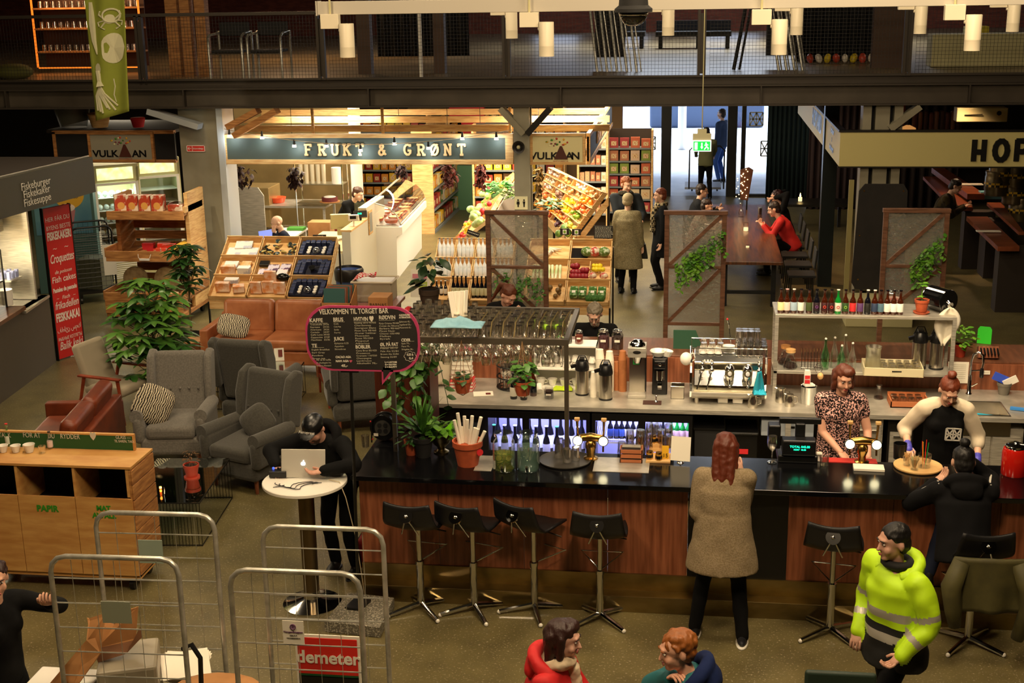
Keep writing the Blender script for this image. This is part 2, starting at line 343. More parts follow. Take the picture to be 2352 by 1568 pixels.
struct('window_1',k,m_mull)
struct('window_2',MB().bb(X(1398),X(1518),30.93,30.945,.06,2.36),m_pane)
struct('window_3',MB().bb(X(1710),X(1815),30.93,30.945,.06,2.36),m_pane)
struct('window_4',MB().bb(X(1690),X(1700),30.93,30.945,.06,2.36),m_pane)
def mark(x,z,w,par=None):
 q=MB();h=w;t=.03 if w>.2 else .012
 M=Matrix.Translation((x,30.9,z))@FACE
 for(a,b,c,d)in((0,0,1,0),(0,1,1,1),(0,0,0,1),(1,0,1,1),(.5,0,.5,1),(0,0,.5,1),(.5,0,0,1),(.5,0,1,1),(1,0,.5,1),(0,.5,1,.5)):
  L=math.hypot(c-a,d-b)*w;nx,ny=-(d-b)*w/L*t/2,(c-a)*w/L*t/2
  q.prism([(a*w-nx,b*h-ny),(c*w-nx,d*h-ny),(c*w+nx,d*h+ny),(a*w+nx,b*h+ny)],0,.003,0,M)
 return q
mk('window_decal',mark(at(1745,395,Y=31).x,.95,.34),mat('frosted_film','b9c0c0',.6),label='white geometric lattice decal on the entrance glass, right pane',cat='decal')
mk('window_decal',mark(at(1497,395,Y=31).x-.22,1.1,.3),mat('frosted_film','b9c0c0',.6),label='white geometric lattice decal on the glass left of the open doorway',cat='decal')
mk('window_decal',mark(at(1720,330,Y=31).x,1.65,.3),mat('frosted_film','b9c0c0',.6),label='upper white lattice decal on the pane right of the doorway',cat='decal')
m_kit=mat('steel_wall_warm','b59c6c',.35,.6,'a08a5e',2)
struct('wall_kitchen',MB().bb(-9.7,-6.62,25.6,25.7,0,3.1),m_kit)
struct('wall_kitchen_side',MB().bb(-6.66,-6.6,25.0,25.7,0,3.1),mWH)
struct('wall_market',MB().bb(-6.6,-1.6,30.2,30.3,0,3.2),mat('market_wall','6e5230',.7))
struct('wall_pub',MB().bb(5.5,12,30.4,30.5,0,3.3),mat('pub_wall','2a1a10',.7))
struct('wall_gallery',MB().bb(-26,16,38.9,39,3.5,8.8),m_brick)
mw_=mat('daylit_window','cfe0ff',.5,em=2.2)
for i,(x,z,w,h)in enumerate([(-4.6,4.25,1.2,.6),(-2.4,4.3,1.0,.5),(.2,4.3,1.6,.6),(2.9,4.2,.9,.8),(10.5,4.2,2.6,.7)]):
 struct('window_%d'%(10+i),MB().bb(x,x+w,38.84,38.9,z,z+h),mw_)
def pbeam(px0,px1,py,Y,h=.11,d=.06,nm='pergola_beam'):
 a=at(px0,py,Y=Y);b=at(px1,py,Y=Y);struct(nm,MB().bb(a.x,b.x,Y,Y+d,a.z-h/2,a.z+h/2),m_pine)
pbeam(505,1400,296,20.3,.10);pbeam(560,1400,276,21.4,.10);pbeam(600,1390,259,22.6,.1)
for p in(880,1172,720):
 a=at(p,296,Y=20.2);struct('pergola_post',MB().bb(a.x-.02,a.x+.02,20.16,20.2,a.z-.35,a.z+.6),m_pine)
a=at(512,308,Y=19.62);b=at(1180,377,Y=19.62)
s=TH_('shop_sign','long green-grey sign reading FRUKT & GRØNT in pale slab letters over the greengrocer','sign',((a.x+b.x)/2,19.62,b.z))
w=b.x-a.x;h=a.z-b.z
mk('sign_panel',MB().bb(-w/2+.05,w/2-.05,.0,.03,.05,h-.05),m_fruktpanel,s)
mk('sign_frame',MB().bb(-w/2,w/2,-.03,.05,h-.06,h).bb(-w/2,w/2,-.04,.05,0,.07).bb(-w/2,-w/2+.05,-.03,.05,.07,h-.06).bb(w/2-.12,w/2,-.03,.05,.07,h-.06),m_pine,s,bev=.004)
m_let=mat('letter_wood','e8bd84',.5)
for ch,px_ in(('F',702),('R',733),('U',763),('K',790),('T',820),('&',870),('G',929),('R',960),('Ø',991),('N',1021),('T',1053)):
 p=at(px_,355,Y=19.62);L=MB();strokes(L,ch,0,0,.155,.03,.02,Matrix.Translation((p.x-(a.x+b.x)/2,-.005,p.z-b.z))@FACE);mk('letter',L,m_let,s)
def catn(p,q,sag,n=14):return[p.lerp(q,i/n)+V((0,0,-sag*4*(i/n)*(1-i/n)))for i in range(n+1)]
A=at(515,296,Y=19.5);B=at(800,332,Y=19.4);Cc=at(1205,292,Y=19.5)
sl=TH_('string_lights','slack cable of small black pendant lamps across the green sign','string lights',(0,0,0))
mk('cable',MB().tube(catn(A,B,.04)+catn(B,Cc,.07)[1:],.006,5),mat('pale_cable','b9a888',.6),sl)
for x_,y_ in((527,312),(602,316),(676,335),(750,335),(828,345),(906,330),(984,340),(1062,318),(1140,318)):
 p=at(x_,y_,Y=19.45);q=p+V((0,0,.07))
 l_=mk('pendant_lamp',MB().cyl(q+V((0,0,.03)),p+V((0,0,.02)),.012,.022,8).cyl(p+V((0,0,.02)),p-V((0,0,.02)),.03,.034,10,1),[mBK,mat('bulb_glow','fff1cf',.5,em=1.2)],sl);lamp('pendant_bulb','POINT',p-V((0,.0,.06)),2.2,(.85,.95,1),.03)
m_sgn=mat('logo_sign_cream','d8cf9c',.5)
def vulkaan(cx,Y,zb,w,h,dim=False,lab=''):
 t=TH_('logo_sign',lab,'sign',(cx,Y,zb));pm=m_sgn if not dim else mat('logo_sign_dim','8f8a78',.6)  # dim copy carries its weak light in darker panel and frame colours
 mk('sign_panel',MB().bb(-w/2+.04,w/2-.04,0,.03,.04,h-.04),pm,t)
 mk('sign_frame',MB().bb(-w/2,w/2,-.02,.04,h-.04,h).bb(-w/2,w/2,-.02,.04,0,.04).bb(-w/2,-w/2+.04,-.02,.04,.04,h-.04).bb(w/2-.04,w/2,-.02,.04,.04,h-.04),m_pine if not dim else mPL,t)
 word('VULK',.15,mBK,t,(-.25*w,-.006,.27*h),sx=1.15,off=.004);word('N',.15,mBK,t,(.32*w,-.006,.27*h),sx=1.15,off=.004);word('A',.15,mBK,t,(.21*w,-.006,.27*h),sx=1.15,off=.004)
 M=Matrix.Translation((.04*w,-.008,.17*h))@FACE
 mk('volcano',MB().prism([(-.09,0),(.12,0),(.03,.2),(0,.2)],0,.004,0,M),mat('volcano_brown','4a1f14',.6),t)
 word('FRUKT & GRØNT AS',.025,mat('sign_red','a8402c',.6),t,(.05*w,-.006,.11*h))
 rnd=random.Random(3);cs=['b5402c','4a8a2a','d8a02a','7a2a3a','e0d8a8','3a6a2a']
 for i in range(16):
  an=R(rnd.uniform(20,160));r=rnd.uniform(.1,.26);x=.04*w+math.cos(an)*r;z=.17*h+.16+math.sin(an)*r*.62
  if z>h-.06:z=h-.07
  mk('painted_fruit',MB().ell((x,-.004,z),(rnd.uniform(.01,.024),.003,rnd.uniform(.01,.018)),8,5),mat('paint_'+cs[i%6],cs[i%6],.6),t,sm=180)
a=at(1217,306,Y=19.62);b=at(1345,378,Y=19.62);vulkaan((a.x+b.x)/2,19.62,b.z,b.x-a.x,a.z-b.z,False,'framed cream shop sign with erupting fruit volcano, right of the middle column')
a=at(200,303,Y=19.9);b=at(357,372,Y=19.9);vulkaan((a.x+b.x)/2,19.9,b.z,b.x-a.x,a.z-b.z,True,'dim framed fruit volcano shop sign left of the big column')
a=at(120,303,Y=19.95);b=at(405,372,Y=19.95);mk('sign_fascia',MB().bb(a.x,b.x,19.95,20.0,b.z+.02,a.z-.01).bb(a.x,b.x,19.93,20.02,b.z-.01,b.z+.04,1).bb(a.x,b.x,19.93,20.02,a.z-.03,a.z+.02,1).bb(a.x,a.x+.05,19.93,20.02,b.z,a.z,1),[mBM,mPL],label='black and timber fascia behind the dim volcano sign',cat='fascia')
a=at(1345,306,Y=19.7);b=at(1345,378,Y=19.7)
t=TH_('side_sign','timber framed side sign with pale letters running back from the volcano sign','sign',(a.x+.02,19.7,b.z));h=a.z-b.z
mk('sign_panel',MB().bb(0,.03,0,5.6,.05,h-.05),m_fruktpanel,t);mk('sign_frame',MB().bb(-.01,.05,0,5.6,0,.06).bb(-.01,.05,0,5.6,h-.06,h).bb(-.01,.05,0,.05,.06,h-.06),m_pine,t)
word('FRUKT & GRØNT',.3,m_let,t,(.045,2.7,h/2),(PI/2,0,PI/2),ext=.01,off=.01)
m_hop=mat('pub_fascia','bdb276',.55)
xc=at(1925,380,Y=GY).x;z0=2.27;z1=2.76
t=TH_('pub_sign','pale yellow fascia reading HOPYARD in black rounded letters at the upper right','sign',(xc,GY-.1,z0))
mk('sign_panel',MB().bb(0,5.5,0,.06,0,z1-z0).bb(0,.06,.06,8,0,z1-z0),m_hop,t)
mk('edge_trim',MB().bb(-.01,5.5,-.01,.08,z1-z0,z1-z0+.03).bb(-.02,5.5,-.01,0,-.02,.0).bb(-.02,.08,0,8,z1-z0,z1-z0+.03),mDS,t)
for ch,px_ in(('H',2232),('O',2282),('P',2330)):
 p=at(px_,367,Y=GY-.1);L=MB();strokes(L,ch,0,0,.27,.075,.02,Matrix.Translation((p.x-xc,-.002,p.z-z0))@FACE,.95);mk('letter',L,mBK,t)
word('YARD',.38,mBK,t,(2.62+1.0,-.005,.25),off=.02)
word('HOPYARD',.4,mBK,t,(-.006,3.7,.27),(PI/2,0,-PI/2),off=.012,sx=.95)
word('Craft Beer',.12,mBK,t,(-.006,1.1,.39),(PI/2,0,-PI/2),off=.003);word('&',.1,mBK,t,(-.006,1.1,.26),(PI/2,0,-PI/2),off=.003);word('Real Burgers',.12,mBK,t,(-.006,1.1,.13),(PI/2,0,-PI/2),off=.003)
t=TH_('hose_sign','small red arrow sign on the left column','sign',at(450,341,Y=GY+.14))
mk('sign_plate',MB().box((0,0,0),(.3,.01,.1)),mat('sign_red_bright','c8342a',.5),t);mk('border',MB().bb(-.15,-.14,-.008,-.005,-.05,.05).bb(.14,.15,-.008,-.005,-.05,.05).bb(-.15,.15,-.008,-.005,.042,.05).bb(-.15,.15,-.008,-.005,-.05,-.042).bb(-.06,-.055,-.008,-.005,-.05,.05),mWH,t)
word('←',.08,mWH,t,(-.1,-.008,0));word('Brannslange',.035,mWH,t,(.04,-.008,0))
p=at(1197,466,Y=GY-.03)
t=TH_('toilet_sign','cream toilet sign with two black figures on the middle column','sign',p)
mk('sign_plate',MB().box((0,0,0),(.2,.01,.2)),mat('sign_cream2','c9c29a',.5),t)
for dx in(-.045,.045):mk('figure',MB().ell((dx,-.008,.045),(.014,.004,.014),8,5).prism([(dx-.02,.025),(dx+.02,.025),(dx+(.012 if dx>0 else .024),-.02),(dx+.01,-.02),(dx+.01,-.06),(dx-.01,-.06),(dx-.01,-.02),(dx-(.012 if dx>0 else .024),-.02)],.005,.009,0,FACE),mBK,t)
p=at(1191,338,Y=GY-.16)
t=TH_('horn_speaker','black round horn loudspeaker on the middle column','loudspeaker',p)
mk('horn',MB().lathe([(.02,.12),(.04,.09),(.06,.03),(.09,0),(.095,-.005),(.08,.0),(.035,.04)],n=18,M=Matrix.Rotation(PI/2,4,'X').inverted()@Matrix.Rotation(0,4,'X')),mat('horn_black','1b1714',.4),t,sm=40)
mk('driver',MB().ell((0,-.01,0),(.028,.02,.028),10,6),m_cream,t,sm=180)
p=at(1612,335,Y=18.6)
t=TH_('exit_sign','hanging green and white running man exit sign before the doorway','exit sign',p)
mk('lamp_box',MB().box((0,.03,.10),(.26,.05,.14)).box((0,.03,.2),(.13,.05,.07)),mat('exit_box','cfc9a0',.5),t,bev=.005)
mk('sign_face',MB().box((0,0,0),(.26,.012,.155)),mat('exit_white','ffffff',.5,em=.8),t)
mk('sign_panel',MB().box((0,-.008,0),(.235,.004,.13)),mat('exit_green','12b83c',.5,em=1.1),t)
g=MB();F2=Matrix.Translation((0,-.011,0))@FACE
g.prism([(-.10,-.05),(-.06,-.05),(-.06,.05),(-.10,.05)],0,.003,0,F2).prism([(-.008,.045),(.008,.045),(.008,-.01),(.02,-.01),(0,-.045),(-.02,-.01),(-.008,-.01)],0,.003,0,F2)
g.ell((.058,-.012,.04),(.011,.003,.011),8,5)
for a_,b_ in(((.06,.025),(.065,-.01)),((.065,-.01),(.09,-.025)),((.065,-.01),(.045,-.035)),((.045,-.035),(.035,-.05)),((.06,.022),(.038,.008)),((.062,.022),(.088,.012)),((.09,-.025),(.085,-.05))):
 d=V((b_[0]-a_[0],b_[1]-a_[1]));n_=V((-d.y,d.x)).normalized()*.007;g.prism([(a_[0]-n_.x,a_[1]-n_.y),(b_[0]-n_.x,b_[1]-n_.y),(b_[0]+n_.x,b_[1]+n_.y),(a_[0]+n_.x,a_[1]+n_.y)],0,.003,0,F2)
mk('pictogram',g,mat('exit_white','ffffff'),t);mk('rod',MB().cyl((0,.03,.2),(0,.03,4.5-p.z+1.2),.008,n=6),m_cream,t)
a=at(732,14,Y=9.2);
t=TH_('cable_tray','long white track beam across the top right of the view','track beam',(a.x,9.2,a.z))
m_trk=mat('track_grey','aba598',.5);mk('beam',MB().bb(0,6.2,-.04,.06,-.06,.03),m_trk,t,bev=.003)
mk('beam_end',MB().bb(-.01,0,-.05,.07,-.065,.035),m_trk,t)
def spot(px_,py_,Y,k=1,lbl='',e=60,aim=None):
 p=at(px_,py_,Y=Y);r=.052*k;h=.23*k
 t=TH_('track_spotlight',lbl,'spotlight',p,group=None)
 mk('lamp_body',MB().lathe([(0,h/2),(r*.96,h/2),(r,h/2-.004),(r,-h*.18),(r*1.01,-h*.19),(r*1.01,-h*.2),(r,-h*.21),(r,-h/2),(r*.86,-h/2),(r*.84,-h*.35),(0,-h*.35)],n=20),mat('spot_cream','cfc6ae',.45),t,sm=40)
 mk('adapter_box',MB().box((-.12*k,.03,.11*k+.02),(.13*k,.06,.1*k)).cyl((-.06*k,.02,.07*k),(0,.02,.07*k),.014,n=8),mat('spot_cream','cfc6ae',.45),t,bev=.003)
 mk('stem',MB().cyl((-.12*k,.03,.1*k),(-.12*k,.03,.5),.008,n=6),m_cream,t)
 l=lamp('spot_bulb','SPOT',(p.x,p.y,p.z-h/2-.01),e,(1,.78,.5),.03,None,aim,62,.7)
rnk=[('leftmost white cylinder spotlight over the chalkboard',797,93,9.1,1,50,(-2.6,11.0,1.1)),('white cylinder spotlight hanging above the middle railing post',1175,57,11,.95,110,(-1.0,12.4,1)),('large white cylinder spotlight over the textured screen',1255,90,9.1,1,80,(-.9,11.6,1)),
 ('white cylinder spotlight left of the exit sign rod',1535,50,11,.95,130,(.0,12.3,1)),('large white cylinder spotlight right of the exit sign rod',1790,85,9.1,1,90,(.9,11.9,1)),('small white cylinder spotlight behind the larger one near the ladder',1830,48,11,.95,90,(1.0,12.5,1)),
 ('small white cylinder spotlight above the pub fascia corner',2115,45,11,.95,110,(2.0,12.0,1)),('large white cylinder spotlight at the upper right',2235,75,9.1,1,90,(2.2,11.5,1)),('rightmost white cylinder spotlight at the frame edge',2328,40,11,.95,110,(2.8,12.2,1))]
for lb,x_,y_,Y_,k_,e_,aim_ in rnk:spot(x_,y_,Y_,k_,lb,e_,aim_)
p=at(1455,20,Y=8.2)
t=TH_('dome_camera','black dome security camera hanging at the top edge','camera',p)
mk('housing',MB().lathe([(0,.14),(.08,.14),(.09,.02),(.115,0),(.115,-.02),(0,-.02)],n=24),mBM,t,sm=40);mk('dome',MB().lathe([(.085,-.02),(.082,-.05),(.06,-.085),(.03,-.1),(0,-.103)],n=24),mat('smoked_dome','0d0c0c',.06,coat=1),t,sm=180)
mk('ring',MB().lathe([(.085,-.02),(.09,-.03),(.087,-.04)],n=24),mCH,t,sm=180)
ban=MB();A=at(190,-40,Y=14.6);B=at(283,-40,Y=14.6);Cc=at(299,255,Y=14.6);D=at(218,278,Y=14.6)
def bf(u,v):
 p=A.lerp(B,u).lerp(D.lerp(Cc,u),v);p.y+=.03*math.sin(u*9+v*2);return p
ban.grid(bf,16,24)
t=TH_('hanging_banner','long olive green fabric banner with white sea creature drawings','banner',(0,0,0))
mk('cloth',ban,mat('banner_cloth','8b9433',.85,0,'7f882c',3),t,sm=180,solid=.004,fix=False)
cr=MB()
def bp(u,v,o=-.012):p=bf(u,v);return V((p.x,p.y+o,p.z))
def curve(pts,r=.008):cr.tube([bp(u,v)for u,v in pts],r,5)
def blob(u,v,ru,rv,n=22):
 c=bp(u,v);vs=[c]+[bp(u+ru*math.cos(2*PI*i/n)*(1+.06*math.sin(5*i)),v+rv*math.sin(2*PI*i/n))for i in range(n)]
 cr.add(vs,[(0,i+1,(i+1)%n+1)for i in range(n)])
blob(.66,.49,.3,.115);
curve([(.66+.2*math.cos(t_/3),.30-.055+.05*math.sin(t_/3))for t_ in range(20)],.012)
blob(.62,.27,.12,.035)
for s_ in(-1,1):curve([(.62+s_*.12,.27),(.62+s_*.26,.235),(.62+s_*.22,.21)],.01);curve([(.62+s_*.1,.29),(.62+s_*.22,.33),(.62+s_*.12,.345)],.01);curve([(.62+s_*.12,.28),(.62+s_*.3,.29),(.62+s_*.27,.32)],.008)
cr.tube([bp(.13,.14),bp(.14,.3),bp(.16,.42),bp(.22,.52)],[.02,.04,.03,.006],5)
blob(.22,.63,.09,.045);cr.tube([bp(.22,.64),bp(.24,.72),bp(.26,.76)],[.03,.025,.05],5)
for i in range(7):
 u0=.2+.02*i;curve([(.24,.75),(u0-.1+.05*i*.5,.82),(.12+.09*i+.02*math.sin(i*9),.93+.015*(i%3))],.012)
curve([(.6,.72),(.62,.78),(.58,.84),(.62,.9)],.007)
mk('sea_creature_print',cr,mat('banner_print','cdc9a6',.85),t,fix=False)
# ================================================================ PEOPLE
TS=bpy.data.scenes.new('tmp')
def rmesh(mb,vox,it=6,amp=0,fr=9,clip=None):
 me=bpy.data.meshes.new('r');me.from_pydata([tuple(p)for p in mb.v],[],mb.f);o=bpy.data.objects.new('r',me);TS.collection.objects.link(o)
 m=o.modifiers.new('r','REMESH');m.mode='VOXEL';m.voxel_size=vox;s=o.modifiers.new('s','SMOOTH');s.iterations=it;s.factor=.6
 with bpy.context.temp_override(scene=TS,view_layer=TS.view_layers[0]):dg=bpy.context.evaluated_depsgraph_get();r=bpy.data.meshes.new_from_object(o.evaluated_get(dg),depsgraph=dg)
 bpy.data.objects.remove(o)
 if amp:
  r.update();N_=[n.vector.copy()for n in r.vertex_normals];C_=[]
  for v,n in zip(r.vertices,N_):C_.extend(v.co+n*amp*noise.noise(v.co*fr)*(1+.7*noise.noise(v.co*fr*.4)))
  r.vertices.foreach_set('co',C_);r.update()
 return r
def mo(name,me,m_,par,label=None):
 me.materials.clear();me.materials.append(m_);me.shade_smooth();o=bpy.data.objects.new(name,me);link(o,par);
 if label:o['label']=label
 return o
def cap(mb,a,b,r0,r1,M=None):
 a,b=V(a),V(b)
 if M is not None:a,b=M@a,M@b
 mb.cyl(a,b,r0,r1,12);mb.ell(a,r0,10,8);mb.ell(b,r1,10,8)
def ik(a,b,l1,l2,pole):
 d=b-a;L=max(.05,min(d.length,l1+l2-.004));u=d.normalized();b=a+u*L;x=(l1*l1-l2*l2+L*L)/(2*L);h=math.sqrt(max(0,l1*l1-x*x));n=pole-u*pole.dot(u)
 return a+u*x+n.normalized()*h,b
SK=lambda c:mat('skin_tone_'+c,tuple(a*.72+b*.28 for a,b in zip(lin(c),lin('e8d4c4'))),.55,spec=.35)
def hand(mb,w,d,side,curl=.5,k=1):
 nrm=d.cross(side).normalized();Mx=Matrix(((side.x,nrm.x,d.x,w.x),(side.y,nrm.y,d.y,w.y),(side.z,nrm.z,d.z,w.z),(0,0,0,1)))
 mb.ell((0,0,.045),(.04,.017,.052),12,8,M=Mx)
 for i,(x,l)in enumerate(((-.03,.062),(-.01,.075),(.01,.07),(.03,.055))):
  p=V((x,0,.085));a=curl*.5;pts=[p.copy()]
  for s in(.42,.33,.25):p=p+V((0,math.sin(a),math.cos(a)))*l*s*1.1;pts.append(p.copy());a+=curl*.75
  mb.tube([V((x*.9,0,.06))]+pts,[.0095,.009,.0085,.008,.0065],7,M=Mx)
 mb.tube([(-.03,.0,.025),(-.052,.012,.05),(-.05,.028,.08)],[.013,.011,.008],7,M=Mx)
def person(label,x,y,z=0,rz=0,ph=.92,lean=0,tilt=0,head=(0,0),RH=(-.24,-.05,.78),LH=(.24,-.05,.78),RF=(-.11,0,0),LF=(.11,0,0),knee=(0,-1,0),elb=None,s=1,top='333',topm=None,slv=1,legm=None,shoe='111111',hair='short',hc='2a1a10',sk='d29c7c',coat=0,flare=.02,vox=.013,bulk=0,female=0,curl=.6,fold=.008,legs=True,beard=None,scarf=None,hood=None,glasses=False,hips=0,zone=None):
 t=TH_('person',label,'person',(x,y,z),rz);t.scale=(s,)*3;b=bulk
 P=V((0,0,ph));ML=Matrix.Translation(P)@Matrix.Rotation(R(tilt),4,'Y')@Matrix.Rotation(R(lean),4,'X');sw=.165 if female else .185
 nb=ML@V((0,0,.50));hd=ML@V((0,-.015,.575));MH=Matrix.Translation(hd)@Matrix.Rotation(R(head[0]),4,'Z')@Matrix.Rotation(R(head[1]),4,'X')@Matrix.Translation((0,-.012,.07))
 B=MB()
 def torso(m,i):
  m.ell((0,0,.0),(.155+i+hips,.115+i,.13+i),16,12,M=ML);m.ell((0,0,.16),(.128+i+b*.6,.10+i+b,.17+i),16,12,M=ML);m.ell((0,0,.33),(.155+i+b*.5,.108+i+b*.5,.16+i),16,12,M=ML);cap(m,(-sw+.03,0,.43),(sw-.03,0,.43),.062+i,.062+i,ML)
  if female:
   for q in(-1,1):m.ell((q*.07,-.08,.31),(.06+i,.05+i,.06+i),12,8,M=ML)
 torso(B,0);cap(B,(0,.0,.44),(0,-.012,.56),.052,.05,ML)
 for c,r in(((0,.008,.03),(.078,.097,.088)),((0,-.022,-.03),(.061,.07,.083)),((0,-.06,-.09),(.03,.028,.022)),((-.036,-.06,-.03),(.026,.026,.03)),((.036,-.06,-.03),(.026,.026,.03)),((-.079,.012,-.005),(.012,.02,.03)),((.079,.012,-.005),(.012,.02,.03)),((0,-.082,.035),(.048,.016,.012)),((0,-.106,-.028),(.015,.014,.012))):B.ell(c,r,12,8,M=MH)
 cap(B,(0,-.086,.02),(0,-.104,-.022),.008,.012,MH)
 arms=[]
 for q,T in((-1,RH),(1,LH)):
  if type(T)!=tuple:T=(Matrix.Translation((x,y,z))@Matrix.Rotation(rz,4,'Z')).inverted()@T/s
  sh=ML@V((q*sw,0,.43));e_=(elb or{}).get(q,(q*.5,.6,-.6));mid,w=ik(sh,V(T),.285,.255,V(e_));arms.append((q,sh,mid,w));cap(B,sh,mid,.05,.041);cap(B,mid,w,.04,.027)
 legp=[]
 for q,T in((-1,RF),(1,LF)):
  hp=ML@V((q*.085,0,-.02));mid,w=ik(hp,V(T)+V((0,0,.08)),.43,.42,V(knee));legp.append((q,hp,mid,w));cap(B,hp,mid,.08,.055);cap(B,mid,w,.055,.035)
 bm_=rmesh(B,min(vox,.0085),3)
 HB=MB();HB.add([v.co for v in bm_.vertices],[tuple(p.vertices)for p in bm_.polygons])
 for q,sh,mid,w in arms:
  d=(w-mid).normalized();sd=d.cross(V((0,0,1)));sd=(sd.normalized()if sd.length>.1 else V((1,0,0)))*(-q);hand(HB,w-d*.01,d,sd,curl)
 body=mk('body',HB,SK(sk),t,sm=180,fix=False)
 ew=mat('eye_white','d8d0c4',.3);ed=mat('eye_dark','1c1410',.2);Mh=MH
 def hp_(name,mb,m_,sm=180):return mk(name,mb,m_,t,sm=sm)
 for q in(-1,1):hp_('eye',MB().ell((q*.029,-.083,.012),(.0115,.0085,.0052),10,6,M=Mh).ell((q*.029,-.0895,.012),(.0055,.003,.005),8,6,1,M=Mh),[ew,ed]);hp_('eyebrow',MB().tube([(q*.014,-.098,.031),(q*.032,-.097,.036),(q*.048,-.085,.031)],[.003,.0042,.002],6,M=Mh),mat('hair_'+hc,hc,.6))
 hp_('mouth',MB().ell((0,-.094,-.056),(.022,.007,.0045),12,6,M=Mh).ell((0,-.093,-.064),(.018,.007,.005),12,6,M=Mh),mat('lips_'+sk,'a8524a' if female else '9a5a48',.5))
 hm=mat('hair_'+hc,hc,.5,0,spec=.4);H=MB();n_='hair'
 if hair!='none' and hair not in('cap','beanie'):
  for c,r in(((0,.018,.052),(.084,.098,.08)),((0,.05,.0),(.078,.062,.09))):H.ell(c,r,12,9,M=Mh)
  if hair in('long','bob'):
   ln=.26 if hair=='long' else .13
   for q in(-1,1):cap(H,(q*.07,.0,.03),(q*.078,-.005,-ln*.62),.03,.024,Mh);cap(H,(q*.05,.06,.03),(q*.055,.06,-ln),.045,.03,Mh)
   cap(H,(0,.07,.03),(0,.07,-ln),.055,.03,Mh);H.ell((.02,-.03,.085),(.07,.06,.045),12,8,M=Mh)
  if hair=='bun':H.ell((0,.045,.155),(.042,.042,.036),12,8,M=Mh)
  if hair=='pony':cap(H,(0,.1,.06),(0,.16,.0),.03,.035,Mh);cap(H,(0,.16,.0),(-.03,.15,-.26),.035,.012,Mh)
  cy=hair=='curly'
  if cy:H.ell((0,.03,.05),(.09,.1,.078),12,9,M=Mh)
  hp_('hair',MB(),hm)if 0 else mo('hair',rmesh(H,.008,3,.013 if cy else .006,34 if cy else 30),mat('hair_'+hc+'b',hc,.5,0,bump=.5,sc=60,st=(1,1,.15)),t)
 if hair=='cap':H.ell((0,.01,.045),(.09,.108,.082),14,10,M=Mh);H.ell((0,-.1,.05),(.07,.07,.008),14,6,M=Mh);o=mo('cap',rmesh(H,.006,3),mBK,t);w_=word('Aeropress',.034,mWH,t,name='lettering');w_.matrix_local=Mh@Matrix.Translation((0,-.099,.075))@Matrix.Rotation(R(52),4,'X')
 if hair=='beanie':H.ell((0,.012,.055),(.093,.108,.092),14,10,M=Mh);H.ell((0,.045,.0),(.086,.07,.07),14,10,M=Mh);mo('beanie',rmesh(H,.008,3,.003,80),mat('beanie_wool','a89a7a',.95,bump=.4,sc=80),t)
 if beard:Q=MB();Q.ell((0,-.055,-.075),(.05,.045,.045),12,8,M=Mh);Q.ell((0,-.09,-.045),(.03,.012,.008),10,6,M=Mh);mo('beard',rmesh(Q,.007,2,.005,60),mat('hair_'+beard,beard,.7),t)
 if glasses:
  for q in(-1,1):hp_('glasses',MB().tube([(q*.03+.022*math.cos(a),-.103,.012+.016*math.sin(a))for a in[2*PI*i/12 for i in range(12)]],.002,5,M=Mh,close=True).tube([(q*.052,-.1,.014),(q*.08,.01,.014)],.002,5,M=Mh),mDS)
 tm=topm or mat('cloth_'+top,top,.85);C=MB();torso(C,.012);g=.018+b
 C.lathe([(0,-.1),(.165+g+hips,-.1),(.158+g+hips,.0),(.148+g,.12),(.152+g,.24),(.16+g*.9,.34),(.13,.43),(.06,.475),(0,.48)],n=28,M=ML@Matrix.Diagonal((1,.74,1,1)))
 for q,sh,mid,w in arms:
  cap(C,sh,sh.lerp(mid,min(1,slv*2)),.066+b*.3,.058+b*.3)
  if slv>.5:cap(C,mid,mid.lerp(w,min(.96,(slv-.5)*2)),.057+b*.3,.042+b*.2)
 if slv>=.5 or True:cap(C,(-.06,.012,.462),(.06,.012,.462),.05,.05,ML)
 if coat:
  C.lathe([(0,-coat-.06),(.175+flare+g,-coat-.06),(.172+flare*.6+g,-coat*.6),(.165+g+hips,-.05),(.15+g,.15),(.1,.3),(0,.32)],n=28,M=Matrix.Translation(P)@Matrix.Rotation(R(lean*.4),4,'X')@Matrix.Diagonal((1,.76,1,1)))
 cm_=rmesh(C,vox,7,fold,9);cl=mo('jacket' if bulk or coat else 'shirt',cm_,tm,t)
 if zone:
  for q_ in zone[0]:cm_.materials.append(q_)
  IV=ML.inverted()
  for p_ in cm_.polygons:p_.material_index=zone[1](p_.center,IV@p_.center,arms)
 if legs:
  Lm=MB();Lm.ell((0,0,-.01),(.168+hips,.13,.12),14,10,M=ML)
  for q,a_,m_,w in legp:cap(Lm,a_,m_,.092,.064);cap(Lm,m_,w,.064,.052)
  mo('trousers',rmesh(Lm,vox,3,.006,9),legm or mat('trouser_black','070709',.9,spec=.2),t)
  for q,a_,m_,w in legp:
   F=MB();F.ell((w.x,w.y-.05,w.z-.045),(.045,.125,.035),12,8);F.ell((w.x,w.y,w.z-.01),(.045,.055,.06),12,8);mo('shoe',rmesh(F,.012,2),mat('shoe_'+shoe,shoe,.5),t)
   mk('sole',MB().ell((w.x,w.y-.045,w.z-.075),(.05,.135,.012),16,6),mWH if shoe=='1a1c26' else mBK,t,sm=180)
 if scarf:
  Q=MB();a0=ML@V((0,.0,.5))
  Q.tube([a0+V((.085*math.cos(a),.075*math.sin(a)-.01,.015*math.sin(a*2)))for a in[2*PI*i/16 for i in range(16)]],.042,8,close=True);Q.tube([ML@V((.04,-.1,.47)),ML@V((.05,-.15,.3)),ML@V((.05,-.15,.05))],[.05,.045,.05],8);mo('scarf',rmesh(Q,.012,3,.01,30),scarf,t)
